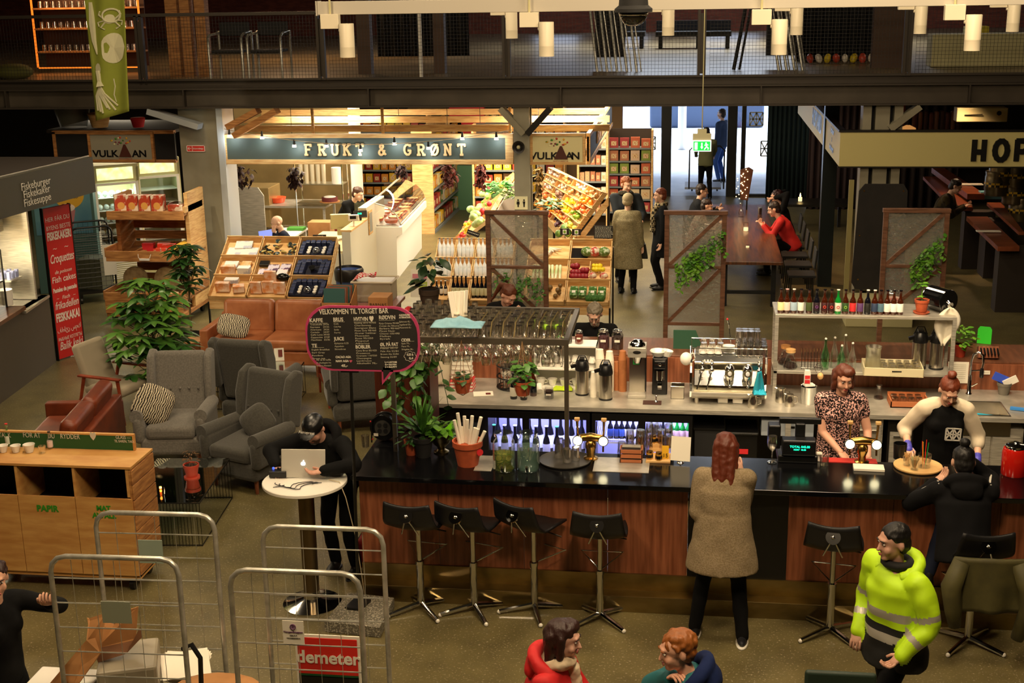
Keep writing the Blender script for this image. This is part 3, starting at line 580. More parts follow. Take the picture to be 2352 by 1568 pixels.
 if hood:Q=MB();Q.tube([ML@V((.13*math.cos(a),.03+.1*math.sin(a),.475+.05*math.sin(a)))for a in[R(-50+280*i/14)for i in range(15)]],.045,8);Q.ell((0,.12,.44),(.12,.06,.09),12,8,M=ML);mo('hood',rmesh(Q,.012,3,.008,12),hood,t)
 t['_mh']=0;del t['_mh'];return t,ML,MH,arms
def fm_(n,c,c2=None,sc=30,**k):return mat('fabric_'+n,c,.88,0,c2,sc,spec=.2,**k)
person('person in a speckled short sleeved blouse with shoulder length brown hair behind the bar',1.33,11.25,0,R(6),ph=.9,lean=4,head=(4,14),RH=(-.03,-.26,.92),LH=(.22,-.22,.86),s=1.0,topm=fm_('speckle','1c1414','d8a8a0',75,lo=.5,hi=.56),slv=.22,hair='bob',hc='5a2a16',sk='c9805c',female=1,bulk=.015,coat=.15,vox=.012)
t,ML,MH,ar=person('person in a black and cream raglan shirt with purple gloves preparing drinks',2.2,11.15,0,R(-4),ph=.9,lean=12,head=(10,32),RH=(-.3,-.22,1.0),LH=(.27,-.24,.92),s=1.0,topm=fm_('black','060607'),slv=.01,hair='bun',hc='6a2e16',sk='c98a68',female=1)
Q=MB()
for q,sh,mid,w in ar:cap(Q,sh+V((-q*.085,0,.035)),sh,.07,.08);cap(Q,sh,mid,.08,.068);cap(Q,mid,mid.lerp(w,.35),.066,.056)
mo('sleeve',rmesh(Q,.012,4,.008,12),fm_('cream','cfc0a8'),t,'cream raglan sleeves')
Q=MB()
for q,sh,mid,w in ar:d=(w-mid).normalized();sd=d.cross(V((0,0,1))).normalized()*(-q);hand(Q,w-d*.012,d,sd,.7);cap(Q,w-d*.05,w+d*.03,.033,.036)
g_=mk('glove',Q,mat('glove_purple','4a48b8',.5),t,sm=180,fix=False);g_['label']='purple rubber gloves'
q=mark(0,0,.12);q.v=[v-V((0,30.9,0))for v in q.v];o=mk('chest_print',q,mWH,t);o.matrix_local=ML@Matrix.Translation((.0,-.165,.22))@Matrix.Rotation(R(4),4,'X')
t,ML,MH,ar=person('person with auburn hair in a beige sweater holding a phone at the bar',.28,9.2,0,R(176),ph=.93,lean=3,head=(-6,18),elb={-1:(-.2,.6,-.8),1:(.2,.6,-.8)},RH=at(1697,1085,Y=9.42),LH=(.14,-.24,1.08),RF=(-.17,.03,0),LF=(.2,-.06,0),s=.985,topm=fm_('knit','7d6d52','93836a',90,bump=.3),slv=1,coat=.24,flare=.05,bulk=.035,hips=.015,hair='long',hc='5c2410',female=1,shoe='1a1c26',vox=.012,sk='d09070')
mk('smartphone',MB().box((0,0,0),(.075,.01,.14),rx=.5).box((0,-.003,0),(.065,.01,.12),1,rx=.5),[mBK,mat('phone_screen','8090ff',.3,em=1.6)],label='smartphone with a lit screen held over the bar',cat='phone',loc=at(1680,1060,Y=9.46))
t,ML,MH,ar=person('person with a dark top bun in a black striped track jacket at the bar',2.05,9.3,0,R(180),ph=.80,lean=22,head=(0,10),RH=(-.08,-.36,1.36),LH=(.16,-.4,1.17),RF=(-.2,-.22,.42),LF=(.2,-.22,.42),elb={-1:(-.7,.2,-.8),1:(1,.3,-.8)},s=1,topm=fm_('trackblack','08080b'),legm=fm_('navy','12182a'),hair='bun',hc='0d0a0a',bulk=.03,sk='b87a58',female=0,hood=fm_('trackblack','08080b'))
for q,sh,mid,w in ar:
 for k in(-1,0,1):
  o_=V((0,.03*k,.073-.008*abs(k)));mk('sleeve_stripe',MB().tube([sh.lerp(mid,f/6)+o_-V((0,0,.012*(f/6)))for f in range(7)],.006,5),mWH,t)
yl=mat('hivis_yellow','b4e010',.6,0,bump=.1,em=0)
rf=mat('reflective_grey','a8a49a',.35,.2)
def adist(c,arms):
 best=(9,0,0)
 for q,sh,mid,w in arms:
  for k,(a,b2)in enumerate(((sh,mid),(mid,w))):
   d=b2-a;u=max(0,min(1,(c-a).dot(d)/d.length_squared));r=(c-a-d*u).length
   if r<best[0]:best=(r,k+u,q)
 return best
def hv(c,l,arms):
 r,u,q=adist(c,arms)
 if r<.1 and abs(l.x)>.17 or(r<.075 and u>.75):return 1 if(.72<u<.86 or 1.42<u<1.58)else 0
 return 1 if(.02<l.z<.075 or .17<l.z<.225)else(2 if l.z<.12 else 0)
t,ML,MH,ar=person('person in a yellow high visibility jacket walking past the bar',1.33,7.75,0,R(-52),ph=.9,lean=3,head=(-16,4),RH=(-.2,-.12,.86),LH=(.2,-.16,.88),RF=(-.1,.25,0),LF=(.1,-.25,0),s=.99,topm=yl,coat=.12,flare=0,bulk=.04,hair='short',hc='0c0a0a',sk='a8674a',vox=.012,fold=.02,curl=.9,hood=yl,elb={-1:(-.5,.6,0),1:(.5,.6,0)},zone=([rf,mBM],hv))
mk('collar_lining',MB().tube([ML@V((.085*math.cos(a),.01+.075*math.sin(a),.505))for a in[2*PI*i/14 for i in range(14)]],.03,8,close=True),mBM,t,sm=180)
t,ML,MH,ar=person('person in a red coat and cream scarf eating at the bottom edge',-.82,6.85,0,R(78),ph=.62,lean=10,head=(6,6),RH=(-.05,-.36,.86),LH=(.09,-.38,.87),s=.98,RF=(-.1,-.42,0),LF=(.1,-.42,0),topm=mat('red_coat','c0161a',.7),slv=1,bulk=.03,hair='bob',hc='2a0f0a',sk='d0917a',female=1,scarf=fm_('creamknit','c8b59a',None,bump=.3),hood=mat('red_coat','c0161a',.7),curl=1.1,vox=.012,fold=.017)
w=ar[0][3].lerp(ar[1][3],.5);mk('snack',MB().ell((0,0,0),(.03,.02,.025),10,6).ell((0,0,-.025),(.026,.022,.03),10,6,1),[mat('bread_bite','e0c880',.7),mat('napkin_red','a8202c',.7)],label='small filled roll in a red wrapper held by the red coat person',cat='food',loc=t.matrix_basis@(w+V((0,-.11,.05))),sm=180)
t,ML,MH,ar=person('person with blond hair in a teal jacket resting the chin on one hand',.2,6.8,0,R(-95),ph=.60,lean=20,head=(22,10),RH=(-.0,-.27,1.02),LH=(.12,-.4,.82),elb={-1:(-.3,-.8,-.6),1:(.5,0,-.6)},s=1,RF=(-.1,-.42,0),LF=(.1,-.42,0),topm=mat('teal_jacket','0a5a60',.65),bulk=.04,hair='curly',hc='8a4f1e',sk='d08a68',hood=fm_('navyhood','12204a'),curl=.8,vox=.012,fold=.017)
person('person in black at the left edge with one hand on the roll cage',-4.19,6.75,0,R(70),ph=.9,lean=5,head=(-30,5),LH=at(112,1385,Y=6.7),RH=(-.25,-.2,.85),s=.97,topm=fm_('black','060607'),hair='curly',hc='2a120a',sk='c4805c',female=1,curl=1.2,elb={1:(.8,.2,-.5)})
t,ML,MH,ar=person('bearded person in a black cap and dark hoodie leaning over the laptop table',-2.93,10.12,0,R(-12),ph=.92,lean=34,head=(0,34),RH=(-.27,-.55,1.14),LH=(.16,-.57,1.16),LF=(.12,.0,0),RF=(-.1,.05,0),s=1.0,topm=fm_('black','060607'),hair='cap',hc='3a2214',beard='3a2214',sk='b87458',bulk=.03,hood=fm_('black','060607'),elb={-1:(-1,.3,0),1:(1,.3,0)})
o=mk('shirt_print',MB().ell((0,0,0),(.1,.008,.06),12,6).ell((.07,0,-.07),(.03,.008,.05),8,6),mat('print_yellow','a8961c',.7),t,sm=180);o.matrix_local=ML@Matrix.Translation((0,-.15,.27))
person('person with a brown ponytail in black bending over the far counter',-2.15,14.75,0,R(10),ph=.9,lean=26,head=(38,38),RH=(-.1,-.4,1.25),LH=(.2,-.42,1.25),topm=fm_('black','060607'),hair='pony',hc='5a2c16',sk='c48468',female=1)
person('grey haired person with glasses at the far counter',-1.05,14.35,0,R(0),ph=.72,lean=16,head=(0,30),RH=(-.15,-.42,1.0),LH=(.2,-.42,1.0),RF=(-.1,-.2,.3),LF=(.1,-.2,.3),topm=fm_('black','060607'),hair='curly',hc='6f6554',beard='8a8070',sk='c08468',glasses=True,bulk=.03)
person('person in black leaning over the deli counter',-6.05,22.0,0,R(60),ph=.95,lean=38,head=(10,20),RH=(.0,-.5,1.15),LH=(.15,-.55,1.15),topm=fm_('black','060607'),hair='short',hc='3a2010',legm=mat('red_apron','8a1414',.8),vox=.018)
person('balding bearded person in navy sitting at the cream desk',-6.62,20.6,0,R(-60),ph=.55,lean=10,head=(-5,22),RH=(-.1,-.3,.8),LH=(.05,-.22,1.02),RF=(-.1,-.4,0),LF=(.1,-.4,0),topm=fm_('navy','12182a'),hair='none',beard='3a2214',hc='3a2214',vox=.018)
person('person in dark clothes and brown boots standing far down the market aisle',at(1050,460,z=0).x,26.9,0,R(-150),topm=fm_('darkred','2a1014'),coat=.15,shoe='5a2a14',legm=fm_('greyjean','2e3238'),vox=.02)
person('curly haired person with a thick scarf holding out both hands',-1.1,21.75,0,R(10),lean=3,head=(20,14),RH=(.0,-.36,1.06),LH=(.2,-.38,1.04),topm=fm_('darkgrey','1c2024'),hair='curly',hc='8a4a20',scarf=fm_('greyscarf','4a4438','2a261e',40),bulk=.03,s=1.06,vox=.016)
person('person in a pale tweed coat and beanie seen from behind',-1.02,20.85,0,R(168),topm=fm_('tweed','958a6a','6f664c',70),coat=.42,flare=.05,bulk=.03,hair='beanie',hc='8a7a60',female=1,s=.96,vox=.016)
t_=person('person in a dark coat with a checked scarf facing left, handbag in hand',-.48,21.2,0,R(-80),head=(0,4),topm=fm_('darkcoat','101216'),coat=.3,hair='short',hc='6a2e18',female=1,scarf=fm_('checkscarf','a89a7a','2a261e',22,kind='check',lo=.48,hi=.52),s=.99,vox=.016)
mk('handbag',MB().prism([(-.16,0),(.16,0),(.12,.24),(-.12,.24)],-.05,.05,0,FACE).tube([(-.1,0,.24),(-.06,0,.4),(.06,0,.4),(.1,0,.24)],.01),mBK,label='black handbag carried by the dark coated person',cat='handbag',loc=(-.85,21.0,.55),bev=.01)
person('person in an olive sweater pushing a flat trolley out through the doorway',.3,30.2,0,R(183),RH=(-.2,-.4,1.0),LH=(.2,-.4,1.0),topm=fm_('olivesweater','6a6a4a'),hair='short',hc='1a100c',vox=.02)
t=TH_('flat_trolley','flat trolley with a tall hoop handle in the doorway','trolley',(.28,31.3,0));mk('deck',MB().bb(-.45,.4,-.3,.6,.15,.2),mat('trolley_grey','8f95a0',.4),t);mk('handle',MB().tube([(-.35,-.55,.2),(-.35,-.55,1.1),(-.25,-.55,1.2),(.35,-.55,1.2),(.45,-.55,1.1),(.45,-.55,.2)],.018),mDS,t)
for x_ in(-.3,.3):mk('wheel',MB().cyl((x_,.4,.07),(x_+.04,.4,.07),.07,n=12),mBK,t)
person('person in a blue jacket and jeans walking outside beyond the doorway',.72,33.2,0,R(-120),topm=fm_('bluejacket','3a4a6a'),legm=fm_('jeans','3a5a9a'),bulk=.03,s=1.08,vox=.02)
def sit(lab,x,y,rz,**k):return person(lab,x,y,0,R(rz),ph=.52,RF=(-.12,-.4,0),LF=(.12,-.4,0),vox=.016,**k)
sit('person with glasses and dark jacket sitting at the far left of the long table',.02,23.9,95,lean=12,head=(0,6),RH=(-.1,-.42,.82),LH=(.1,-.42,.82),topm=fm_('darkcoat','101216'),hair='short',hc='1f120c',glasses=True,s=1.05)
sit('person in a patterned grey sweater sitting at the left of the long table',.02,22.75,95,lean=20,head=(0,15),RH=(-.1,-.45,.82),LH=(.1,-.42,.82),topm=fm_('patsweater','8a7e70','5a2a2a',24,lo=.48,hi=.56),hair='short',hc='22120c',s=1.0)
sit('person in a red sweater leaning on the right side of the long table',1.72,22.4,-95,lean=28,head=(0,20),RH=(-.1,-.5,.82),LH=(.1,-.48,.82),topm=mat('red_sweater','b01210',.8),hair='short',hc='1a100e',s=1.04)
sit('person with dark red hair covering the face with both hands at the long table',1.72,23.8,-80,lean=18,head=(0,10),RH=(-.04,-.26,1.12),LH=(.05,-.26,1.12),topm=fm_('black','060607'),hair='curly',hc='2a0a10',female=1)
person('person in a camouflage jacket holding a beer at the pub counter',at(2130,440,z=1.15).x-.1,22.6,0,R(70),lean=20,head=(10,25),RH=(-.02,-.42,1.18),LH=(.12,-.42,1.18),topm=fm_('camo','3a3018','1c160c',8,lo=.45,hi=.52),hair='short',hc='1a100c',bulk=.03,vox=.018)
bpy.data.scenes.remove(TS)
# ================================================================ BAR ISLAND
def cup(r0,r1,h,n=14,t=.9):return MB().lathe([(0,.002),(r0,.002),(r1,h),(r1*t,h),(r0*t,.008),(0,.008)],n=n)
BT=1.10
m_plinth=mat('plinth_steel','a08c5e',.3,1,'7d6c48',3,(1,1,2))
b=TH_('bar_counter','long walnut fronted bar with a glossy black top and steel plinth','bar counter',(0,9.75,0))
xs=[-2.66,-2.0,-1.3,-.62,.02]
for a_,c_ in zip(xs,xs[1:]):mk('front_panel',MB().bb(a_+.002,c_-.002,0,.03,.28,1.04),m_walnut,b)
mk('black_panel',MB().bb(.02,.80,-.005,.03,.26,1.04),mBK,b,label='plain black front panel')
for a_,c_ in((.8,1.6),(1.6,2.4),(2.4,3.2),(3.2,4.2)):mk('front_panel',MB().bb(a_+.002,c_-.002,0,.03,.28,1.04),m_walnut,b)
mk('end_panel',MB().bb(-2.66,-2.63,.03,1.0,.28,1.04),mBK,b)
mk('top',MB().bb(-2.68,4.2,-.16,.55,1.06,1.10).bb(-2.68,-1.85,.55,1.25,1.06,1.10),m_blackg,b,bev=.004)
mk('plinth',MB().bb(-2.66,4.2,-.02,.05,.14,.28),m_plinth,b);mk('foot_step',MB().bb(-2.66,4.2,-.14,.05,0,.14),m_plinth,b,bev=.004)
mk('under_shelf',MB().bb(-2.6,4.2,.06,.4,.9,.92),mDS,b)
mk('drip_plate',MB().bb(at(1097,1060,z=1.1).x,at(1137,1060,z=1.1).x,.05,.4,1.10,1.103),mST,b)
mk('drip_plate',MB().bb(-.75,-.3,.12,.45,1.10,1.103),mST,b)
b=TH_('back_counter','stainless steel back counter carrying the coffee machine, fridges below','counter',(0,12.05,0))
mk('top',MB().bb(-2.62,2.44,0,.9,.88,.92).bb(2.44,3.0,0,.05,.88,.92).bb(2.44,3.0,.49,.9,.88,.92).bb(3.0,4.3,0,.9,.88,.92),mST,b)
mk('body',MB().bb(-2.6,-1.95,.03,.85,0,.88),mDS,b)
mk('rear_panel',MB().bb(-1.9,4.2,.82,.85,0,.88),mDS,b)
mk('leg',MB().bb(.93,.98,.0,.05,0,.88),mST,b);mk('leg',MB().bb(1.45,1.5,.0,.05,0,.88),mST,b)
mk('splash_panel',MB().bb(-2.6,4.3,.9,.93,.6,1.18),m_walnut,b)
s=TH_('sink','steel sink basin set in the right end of the steel counter','sink',(2.72,12.32,.925))
mk('basin',MB().bb(-.28,.28,-.22,.22,-.2,-.19).bb(-.28,-.275,-.22,.22,-.19,0).bb(.275,.28,-.22,.22,-.19,0).bb(-.275,.275,-.22,-.215,-.19,0).bb(-.275,.275,.215,.22,-.19,0),m_pol,s)
mk('rim',MB().tube([(-.27,-.21,0),(.27,-.21,0),(.27,.21,0),(-.27,.21,0)],.008,6,close=True),m_pol,s)
b=TH_('far_counter','reddish wooden customer counter along the far side of the bar island','counter',(0,12.98,0))
m_farw=mat('far_counter_wood','6f452e',.4,0,'55321f',3,(8,1,1))
mk('top',MB().bb(-2.6,-1.45,0,1.4,1.17,1.20).bb(-1.45,4.3,0,.68,1.17,1.20),m_farw,b,bev=.004)
mk('body',MB().bb(-2.5,4.2,.3,.5,0,1.17),m_walnut,b)
mk('end_panel',MB().bb(-2.5,-1.6,.9,.94,0,1.17),m_walnut,b)
m_fr=mat('fridge_liner','b7b9e6',.5);m_led=mat('fridge_led','b8b4ff',.5,em=6)
def fridge(x0,x1,doors,lab,e=14,zs=.56):
 t=TH_('bottle_fridge',lab,'fridge',(x0,12.08,0));w=x1-x0
 mk('cabinet',MB().bb(0,w,.5,.52,.1,.86,1).bb(0,w,0,.52,.08,.1).bb(0,w,0,.52,.84,.87).bb(0,.02,0,.52,.1,.86).bb(w-.02,w,0,.52,.1,.86),[mBK,m_fr],t)
 dw=w/doors
 for i in range(doors):
  d=mk('door',MB().bb(i*dw+.0,i*dw+.035,-.03,-.005,.1,.86).bb((i+1)*dw-.035,(i+1)*dw,-.03,-.005,.1,.86).bb(i*dw+.035,(i+1)*dw-.035,-.03,-.005,.79,.86).bb(i*dw+.035,(i+1)*dw-.035,-.03,-.005,.1,.16),mBK,t)
  mk('door_glass',MB().bb(i*dw+.035,(i+1)*dw-.035,-.02,-.016,.16,.79),m_pane,d)
  mk('handle',MB().bb(i*dw+.04,i*dw+.05,-.045,-.03,.6,.78),mDS,d)
 for z in(zs,):
  s_=MB().bb(.02,w-.02,.06,.07,z-.035,z-.02).bb(.02,w-.02,.06,.07,z,z+.006)
  for k in range(int(w/.02)):s_.bb(.02+k*.02,.026+k*.02,.06,.066,z-.03,z).bb(.02+k*.02,.024+k*.02,.06,.48,z-.003,z)
  mk('wire_shelf',s_,mWH,t)
 mk('led_strip',MB().bb(.04,w-.04,.04,.06,.825,.835),m_led,t)
 lamp('fridge_lamp','AREA',(x0+w/2,12.2,.82),e,(.55,.55,1),w-.1,.1,(x0+w/2,12.4,.2))
FX=lambda p:at(p,1000,Y=12.08).x
fridge(FX(1065),FX(1355),2,'left under counter fridge with tall wine bottles behind glass',zs=.34)
fridge(FX(1360),FX(1590),2,'right under counter fridge with beer and soda bottles on a white rack',14)
def bottle_mb(h=.23,r=.03,neck=.5,lab=(.2,.55),lc=1):
 m=MB();nz=h*neck
 m.lathe([(0,0),(r*.95,0),(r,.006),(r,nz),(r*.8,nz+.12*h),(r*.42,nz+.22*h),(r*.38,h-.015),(r*.48,h-.012),(r*.48,h),(0,h)],n=12)
 m.lathe([(r*1.02,h*lab[0]*.6),(r*1.03,h*lab[0]*.6+.002),(r*1.03,h*lab[1]*.85)],n=12,m=1)
 m.cyl((0,0,h-.002),(0,0,h+.006),r*.52,n=10,m=2);return m
BOT={}
def bottle(kind,body,lab,cap,loc,label,cat='bottle',group=None,h=.23,r=.03,neck=.5,name='beer_bottle',lz=(.2,.55)):
 key=(kind,body.name,lab.name,cap.name,h,r)
 if key in BOT:return dup(BOT[key],loc,random.uniform(0,6),label,group)
 t=TH_(name,label,cat,loc,random.uniform(0,6),group)
 m=MB();nz=h*neck
 mk('bottle_body',MB().lathe([(0,0),(r*.95,0),(r,.006),(r,nz),(r*.8,nz+.12*h),(r*.42,nz+.22*h),(r*.38,h-.015),(r*.48,h-.012),(r*.48,h),(0,h)],n=12),body,t,sm=50)
 mk('paper_label',MB().lathe([(r*1.02,h*lz[0]*.6),(r*1.03,h*lz[0]*.6+.002),(r*1.03,h*lz[1]*.85),(r*1.0,h*lz[1]*.85+.002)],n=12),lab,t,sm=50,fix=False)
 mk('cap',MB().cyl((0,0,h-.002),(0,0,h+.006),r*.52,n=10),cap,t)
 BOT[key]=t;return t
lm=lambda c:mat('label_'+c,c,.6)
m_bdark=mat('dark_bottle','0b0c14',.1,coat=.4);m_bgreen=mat('green_bottle_solid','0f7a2a',.1,coat=.4)
fx0=FX(1070);n=0
for i in range(9):
 px_=1135+i*24
 for row,(yy,hh,z)in enumerate(((12.16,.33,.345),(12.36,.38,.345))):
  p=at(px_+row*9,1000,Y=yy)
  bottle('wine',m_bdark,lm('d5d8ee'),lm('b9b9d0')if i%3 else lm('2a9a6a'),(p.x,yy,z),'tall dark wine bottle with white label standing in the left under counter fridge','bottle','wine bottles in the left fridge',h=hh,r=.037,name='wine_bottle')
for i,(c,cc)in enumerate((('2c4a9a','dfe3ff'),('27418f','27418f'),('3a5cb8','dfe3ff'),('e9e6ef','e9e6ef'),('e4e2ef','5a5a7a'),('cfd6f4','5a5a7a'),('d8def8','8a2a5a'),('bcd0f0','8a2a5a'),('8fb4e6','cfd6f4'))):
 p=at((1402,1416,1428,1441,1454,1468,1496,1509,1523)[i],990,Y=12.2)
 bottle('b%d'%i,m_bdark,lm(c),lm(cc),(p.x,12.2,.565),'%s bottle from the left on the white rack of the right fridge'%ORD[i].capitalize(),'bottle',None,h=.21,r=.029)
for i in range(4):
 p=at(1542+i*13,990,Y=12.2)
 bottle('st',m_bgreen,lm('e8c7cf'),lm('c43a3a'),(p.x,12.2,.565),'green beer bottle with pink and white label at the right end of the fridge rack','bottle','green bottles on the fridge rack',h=.21,r=.029)
for i in range(6):
 p=at(1385+i*22,1040,Y=12.16)
 bottle('low',m_bdark,lm('c8dcef'),lm('3c8a8a'),(p.x,12.18,.105),'dark bottle with pale label on the fridge floor under the white rack','bottle','bottles on the floor of the right fridge',h=.24,r=.032)
def app(px0,px1,py0,py1,name,lab,cat,m_,y=12.1,parts=()):
 a_=at(px0,py1,Y=y);c_=at(px1,py0,Y=y);t=TH_(name,lab,cat,(a_.x,y,max(0,a_.z)));w=c_.x-a_.x;h=c_.z-max(0,a_.z)
 mk('body',MB().bb(0,w,0,.4,0,h),m_,t,bev=.004)
 return t,w,h
t,w,h=app(1668,1740,1000,1062,'waste_bin','black lidded bin with a red sticker under the back counter','bin',mBK)
mk('lid',MB().bb(-.01,w+.01,-.01,.4,h,h+.03),mBK,t,bev=.01);mk('sticker',MB().box((w*.5,-.004,h*.42),(.12,.004,.05)),mat('sticker_red','c8232a',.6),t);mk('rim',MB().tube([(0,-.012,h+.01),(w,-.012,h+.01)],.006),mCH,t)
t,w,h=app(1594,1662,988,1062,'waste_bin','plain black bin beside the right fridge','bin',mBM);mk('lid',MB().bb(-.01,w+.01,-.01,.4,h,h+.02),mBK,t)
t,w,h=app(1748,1870,968,1000,'knock_drawer','pale grey drawer hanging under the steel counter behind the till','drawer',mat('drawer_grey','8f97a0',.4));mk('badge',MB().box((w*.55,-.004,h*.6),(.09,.004,.02)),mBK,t)
t,w,h=app(1888,2030,955,1062,'dishwasher','steel dishwasher under the counter behind the two bartenders','dishwasher',mST);mk('door',MB().bb(.02,w-.02,-.02,0,.02,h-.1),mST,t,bev=.003);mk('handle',MB().tube([(.05,-.03,h-.15),(w-.05,-.03,h-.15)],.01),mCH,t)
t,w,h=app(2034,2100,965,1070,'undercounter_oven','steel appliance with a small blue display beside the dishwasher','appliance',mDS);mk('display',MB().box((w*.6,-.004,h-.06),(.1,.004,.03)),mat('lcd_blue','3f6f86',.4,em=.6),t);mk('door',MB().bb(.02,w-.02,-.02,0,.02,h-.12),mST,t);mk('handle',MB().tube([(.05,-.03,h-.16),(w-.05,-.03,h-.16)],.008),mCH,t)
t,w,h=app(2195,2352,985,1130,'sink_cabinet','steel cabinet doors below the sink at the right edge','cabinet',mST,12.12);mk('door',MB().bb(.02,w/2-.01,-.02,0,.02,h-.08),mST,t,bev=.003);mk('door',MB().bb(w/2+.01,w-.02,-.02,0,.02,h-.08),mST,t,bev=.003)
RZ=2.09;RY0,RY1=10.2,11.25;RX0,RX1=-2.46,-.97
t=TH_('glass_rack','steel overhead glass rack on slim posts above the bar','rack',(0,0,0))
mk('frame',MB().bb(RX0,RX1,RY0-.02,RY0+.02,RZ-.03,RZ+.02).bb(RX0,RX1,RY1-.02,RY1+.02,RZ-.03,RZ+.02).bb(RX0,RX0+.04,RY0,RY1,RZ-.03,RZ+.02).bb(RX1-.04,RX1,RY0,RY1,RZ-.03,RZ+.02),mDS if 0 else mat('rack_steel','6f675a',.4,.8),t)
rm_=mat('rack_steel','6f675a')
mk('post',MB().bb(RX1-.035,RX1,RY0-.018,RY0+.018,BT,RZ-.03),rm_,t);mk('post',MB().bb(RX0,RX0+.035,RY0-.018,RY0+.018,BT,RZ-.03),rm_,t)
sl_=MB()
for i in range(17):x=RX0+.09+i*.083;sl_.bb(x-.004,x+.004,RY0,RY1,RZ-.012,RZ-.006).bb(x-.004,x+.004,RY0,RY1,RZ+.0,RZ+.006)
mk('glass_rail',sl_,rm_,t)
m_gl2=glassy('bar_glass',gl=.24,rough=.1,c=(1,.97,.9))
WG=[(0,.003),(.034,.003),(.034,.006),(.006,.012),(.004,.085),(.02,.1),(.036,.135),(.038,.16),(.031,.2),(.03,.2),(.036,.16),(.033,.135),(.018,.105),(0,.1)]
wg=None
def wine(loc,rot,label,group,sc=1):
 global wg
 if wg is None:
  wg=mk('wine_glass',MB().lathe(WG,n=12),m_gl2,label=label,cat='glass',group=group,loc=loc,rot=rot,sm=60);wg.scale=(sc,)*3;return wg
 return dup(wg,loc,None,label,group,sc,rot=rot)
for i in range(16):
 for j in range(5):
  x=RX0+.13+i*.083
  if x>RX1-.05:continue
  wine((x,RY0+.1+j*.2+random.uniform(-.02,.02),RZ-.014),(PI,0,0),'stemmed wine glass hanging upside down from the overhead glass rack','wine glasses hanging from the rack',random.choice((.9,1,1.1)))
tum=None
def tumbler(loc,label,group,sc=1,up=False,r=.036,h=.095):
 global tum
 if tum is None:tum=mk('tumbler',cup(.030,.036,.095),m_gl2,label=label,cat='glass',group=group,loc=loc,rot=(0 if up else PI,0,0),sm=50);o=tum
 else:o=dup(tum,loc,None,label,group,sc,rot=(0 if up else PI,0,0))
 if not up:o.location.z=loc[2]+.095*(sc if not isinstance(sc,tuple)else sc[2])
 return o
for i in range(17):
 for j in range(7):
  x=RX0+.07+i*.084;y=RY0+.06+j*.14+random.uniform(-.015,.015)
  if i>6 and j>4:continue
  tumbler((x,y,RZ+.022),'glass tumbler standing upside down on top of the overhead rack','tumblers on top of the rack',random.choice((.85,.95,1.0)))
t=TH_('plate_divider','row of curved wire dividers on top of the rack, right part','rack insert',(0,0,0))
for i in range(8):
 p=at(1105+i*27,762,z=RZ+.03)
 mk('divider',MB().tube([(p.x,p.y-.15,RZ+.025),(p.x+.01,p.y-.1,RZ+.14),(p.x+.05,p.y+.05,RZ+.19)],.006,6),mat('divider_brass','8a7a52',.35,.8),t)
def cloth(name,lab,c,px_,py_,z,w,d,h,m_,rz=0):
 p=at(px_,py_,z=z)
 def f(u,v):return V(((u-.5)*w,(v-.5)*d,h*(.35+.5*noise.noise(V((u*3+px_,v*3,1)))+.4*noise.noise(V((u*7,v*7+px_,2))))*(1-(2*u-1)**4)*(1-(2*v-1)**4)))
 o=mk(name,MB().grid(f,22,16),m_,label=lab,cat=c,loc=(p.x,p.y,z+.01),rot=(0,0,rz),sm=180,fix=False,solid=.006);return o
m_bcloth=mat('pale_blue_cloth','7fa9b8',.95,0,'6c97a8',8)
cloth('bar_cloth','pale blue cleaning cloth lying over the glasses on the rack','cloth',1052,748,RZ+.13,.42,.22,.09,m_bcloth)
t=TH_('paper_sheaf','bunch of white paper sheets standing on the overhead rack','paper',at(1055,740,z=RZ+.02))
for k in range(5):mk('sheet',MB().box((-.05+k*.025,.01*k,.14),(.05,.012,.26),ry=R(-8+k*4),rz=.3*k),mPA,t)
def leafmesh(n,R0,H,size,seed,shape='oval',droop=.5,cz=0,aspect=.5,stems=True):
 """scatter n curved leaves round a centre; each leaf a small bent blade"""
 rd=random.Random(seed);m=MB()
 for i in range(n):
  th=rd.uniform(0,2*PI);rr=R0*math.sqrt(rd.random());z=cz+H*rd.random();k=1-.35*abs(z-cz-H*.5)/(H*.5+1e-6)
  p=V((rr*k*math.cos(th),rr*k*math.sin(th),z));th+=rd.uniform(-.7,.7)
  s_=size*rd.uniform(.6,1.15);pit=rd.uniform(-.2,.7)-droop*.6
  leaf(m,p,th,pit,s_,aspect,droop,rd.uniform(-.5,.5))
 return m
def leaf(m,p,th,pit,L_,asp=.5,droop=.5,roll=0,mi=0,n=4):
 d=V((math.cos(th)*math.cos(pit),math.sin(th)*math.cos(pit),math.sin(pit)));side=V((-math.sin(th),math.cos(th),0));up=d.cross(side)*-1
 side=side*math.cos(roll)+up*math.sin(roll);v=[];q=p.copy();dd=d.copy()
 prof=[.06,.42,.5,.34,.02]if n==4 else[.06,.4,.5,.45,.3,.15,.02]
 for i in range(n+1):
  w=prof[i]*L_*asp;up2=side.cross(dd)
  v+=[q-side*w+up2*w*.18,q.copy(),q+side*w+up2*w*.18]
  q=q+dd*(L_/n);dd=(dd+V((0,0,-droop*.35))).normalized()
 f=[]
 for i in range(n):a_=i*3;f+=[(a_,a_+1,a_+4,a_+3),(a_+1,a_+2,a_+5,a_+4)]
 m.add(v,f,mi)
def pot_mb(r,h):return MB().lathe([(0,0),(r*.68,0),(r*.93,h*.78),(r*1.0,h*.78),(r*1.02,h),(r*.9,h),(r*.86,h*.85),(0,h*.85)],n=18)
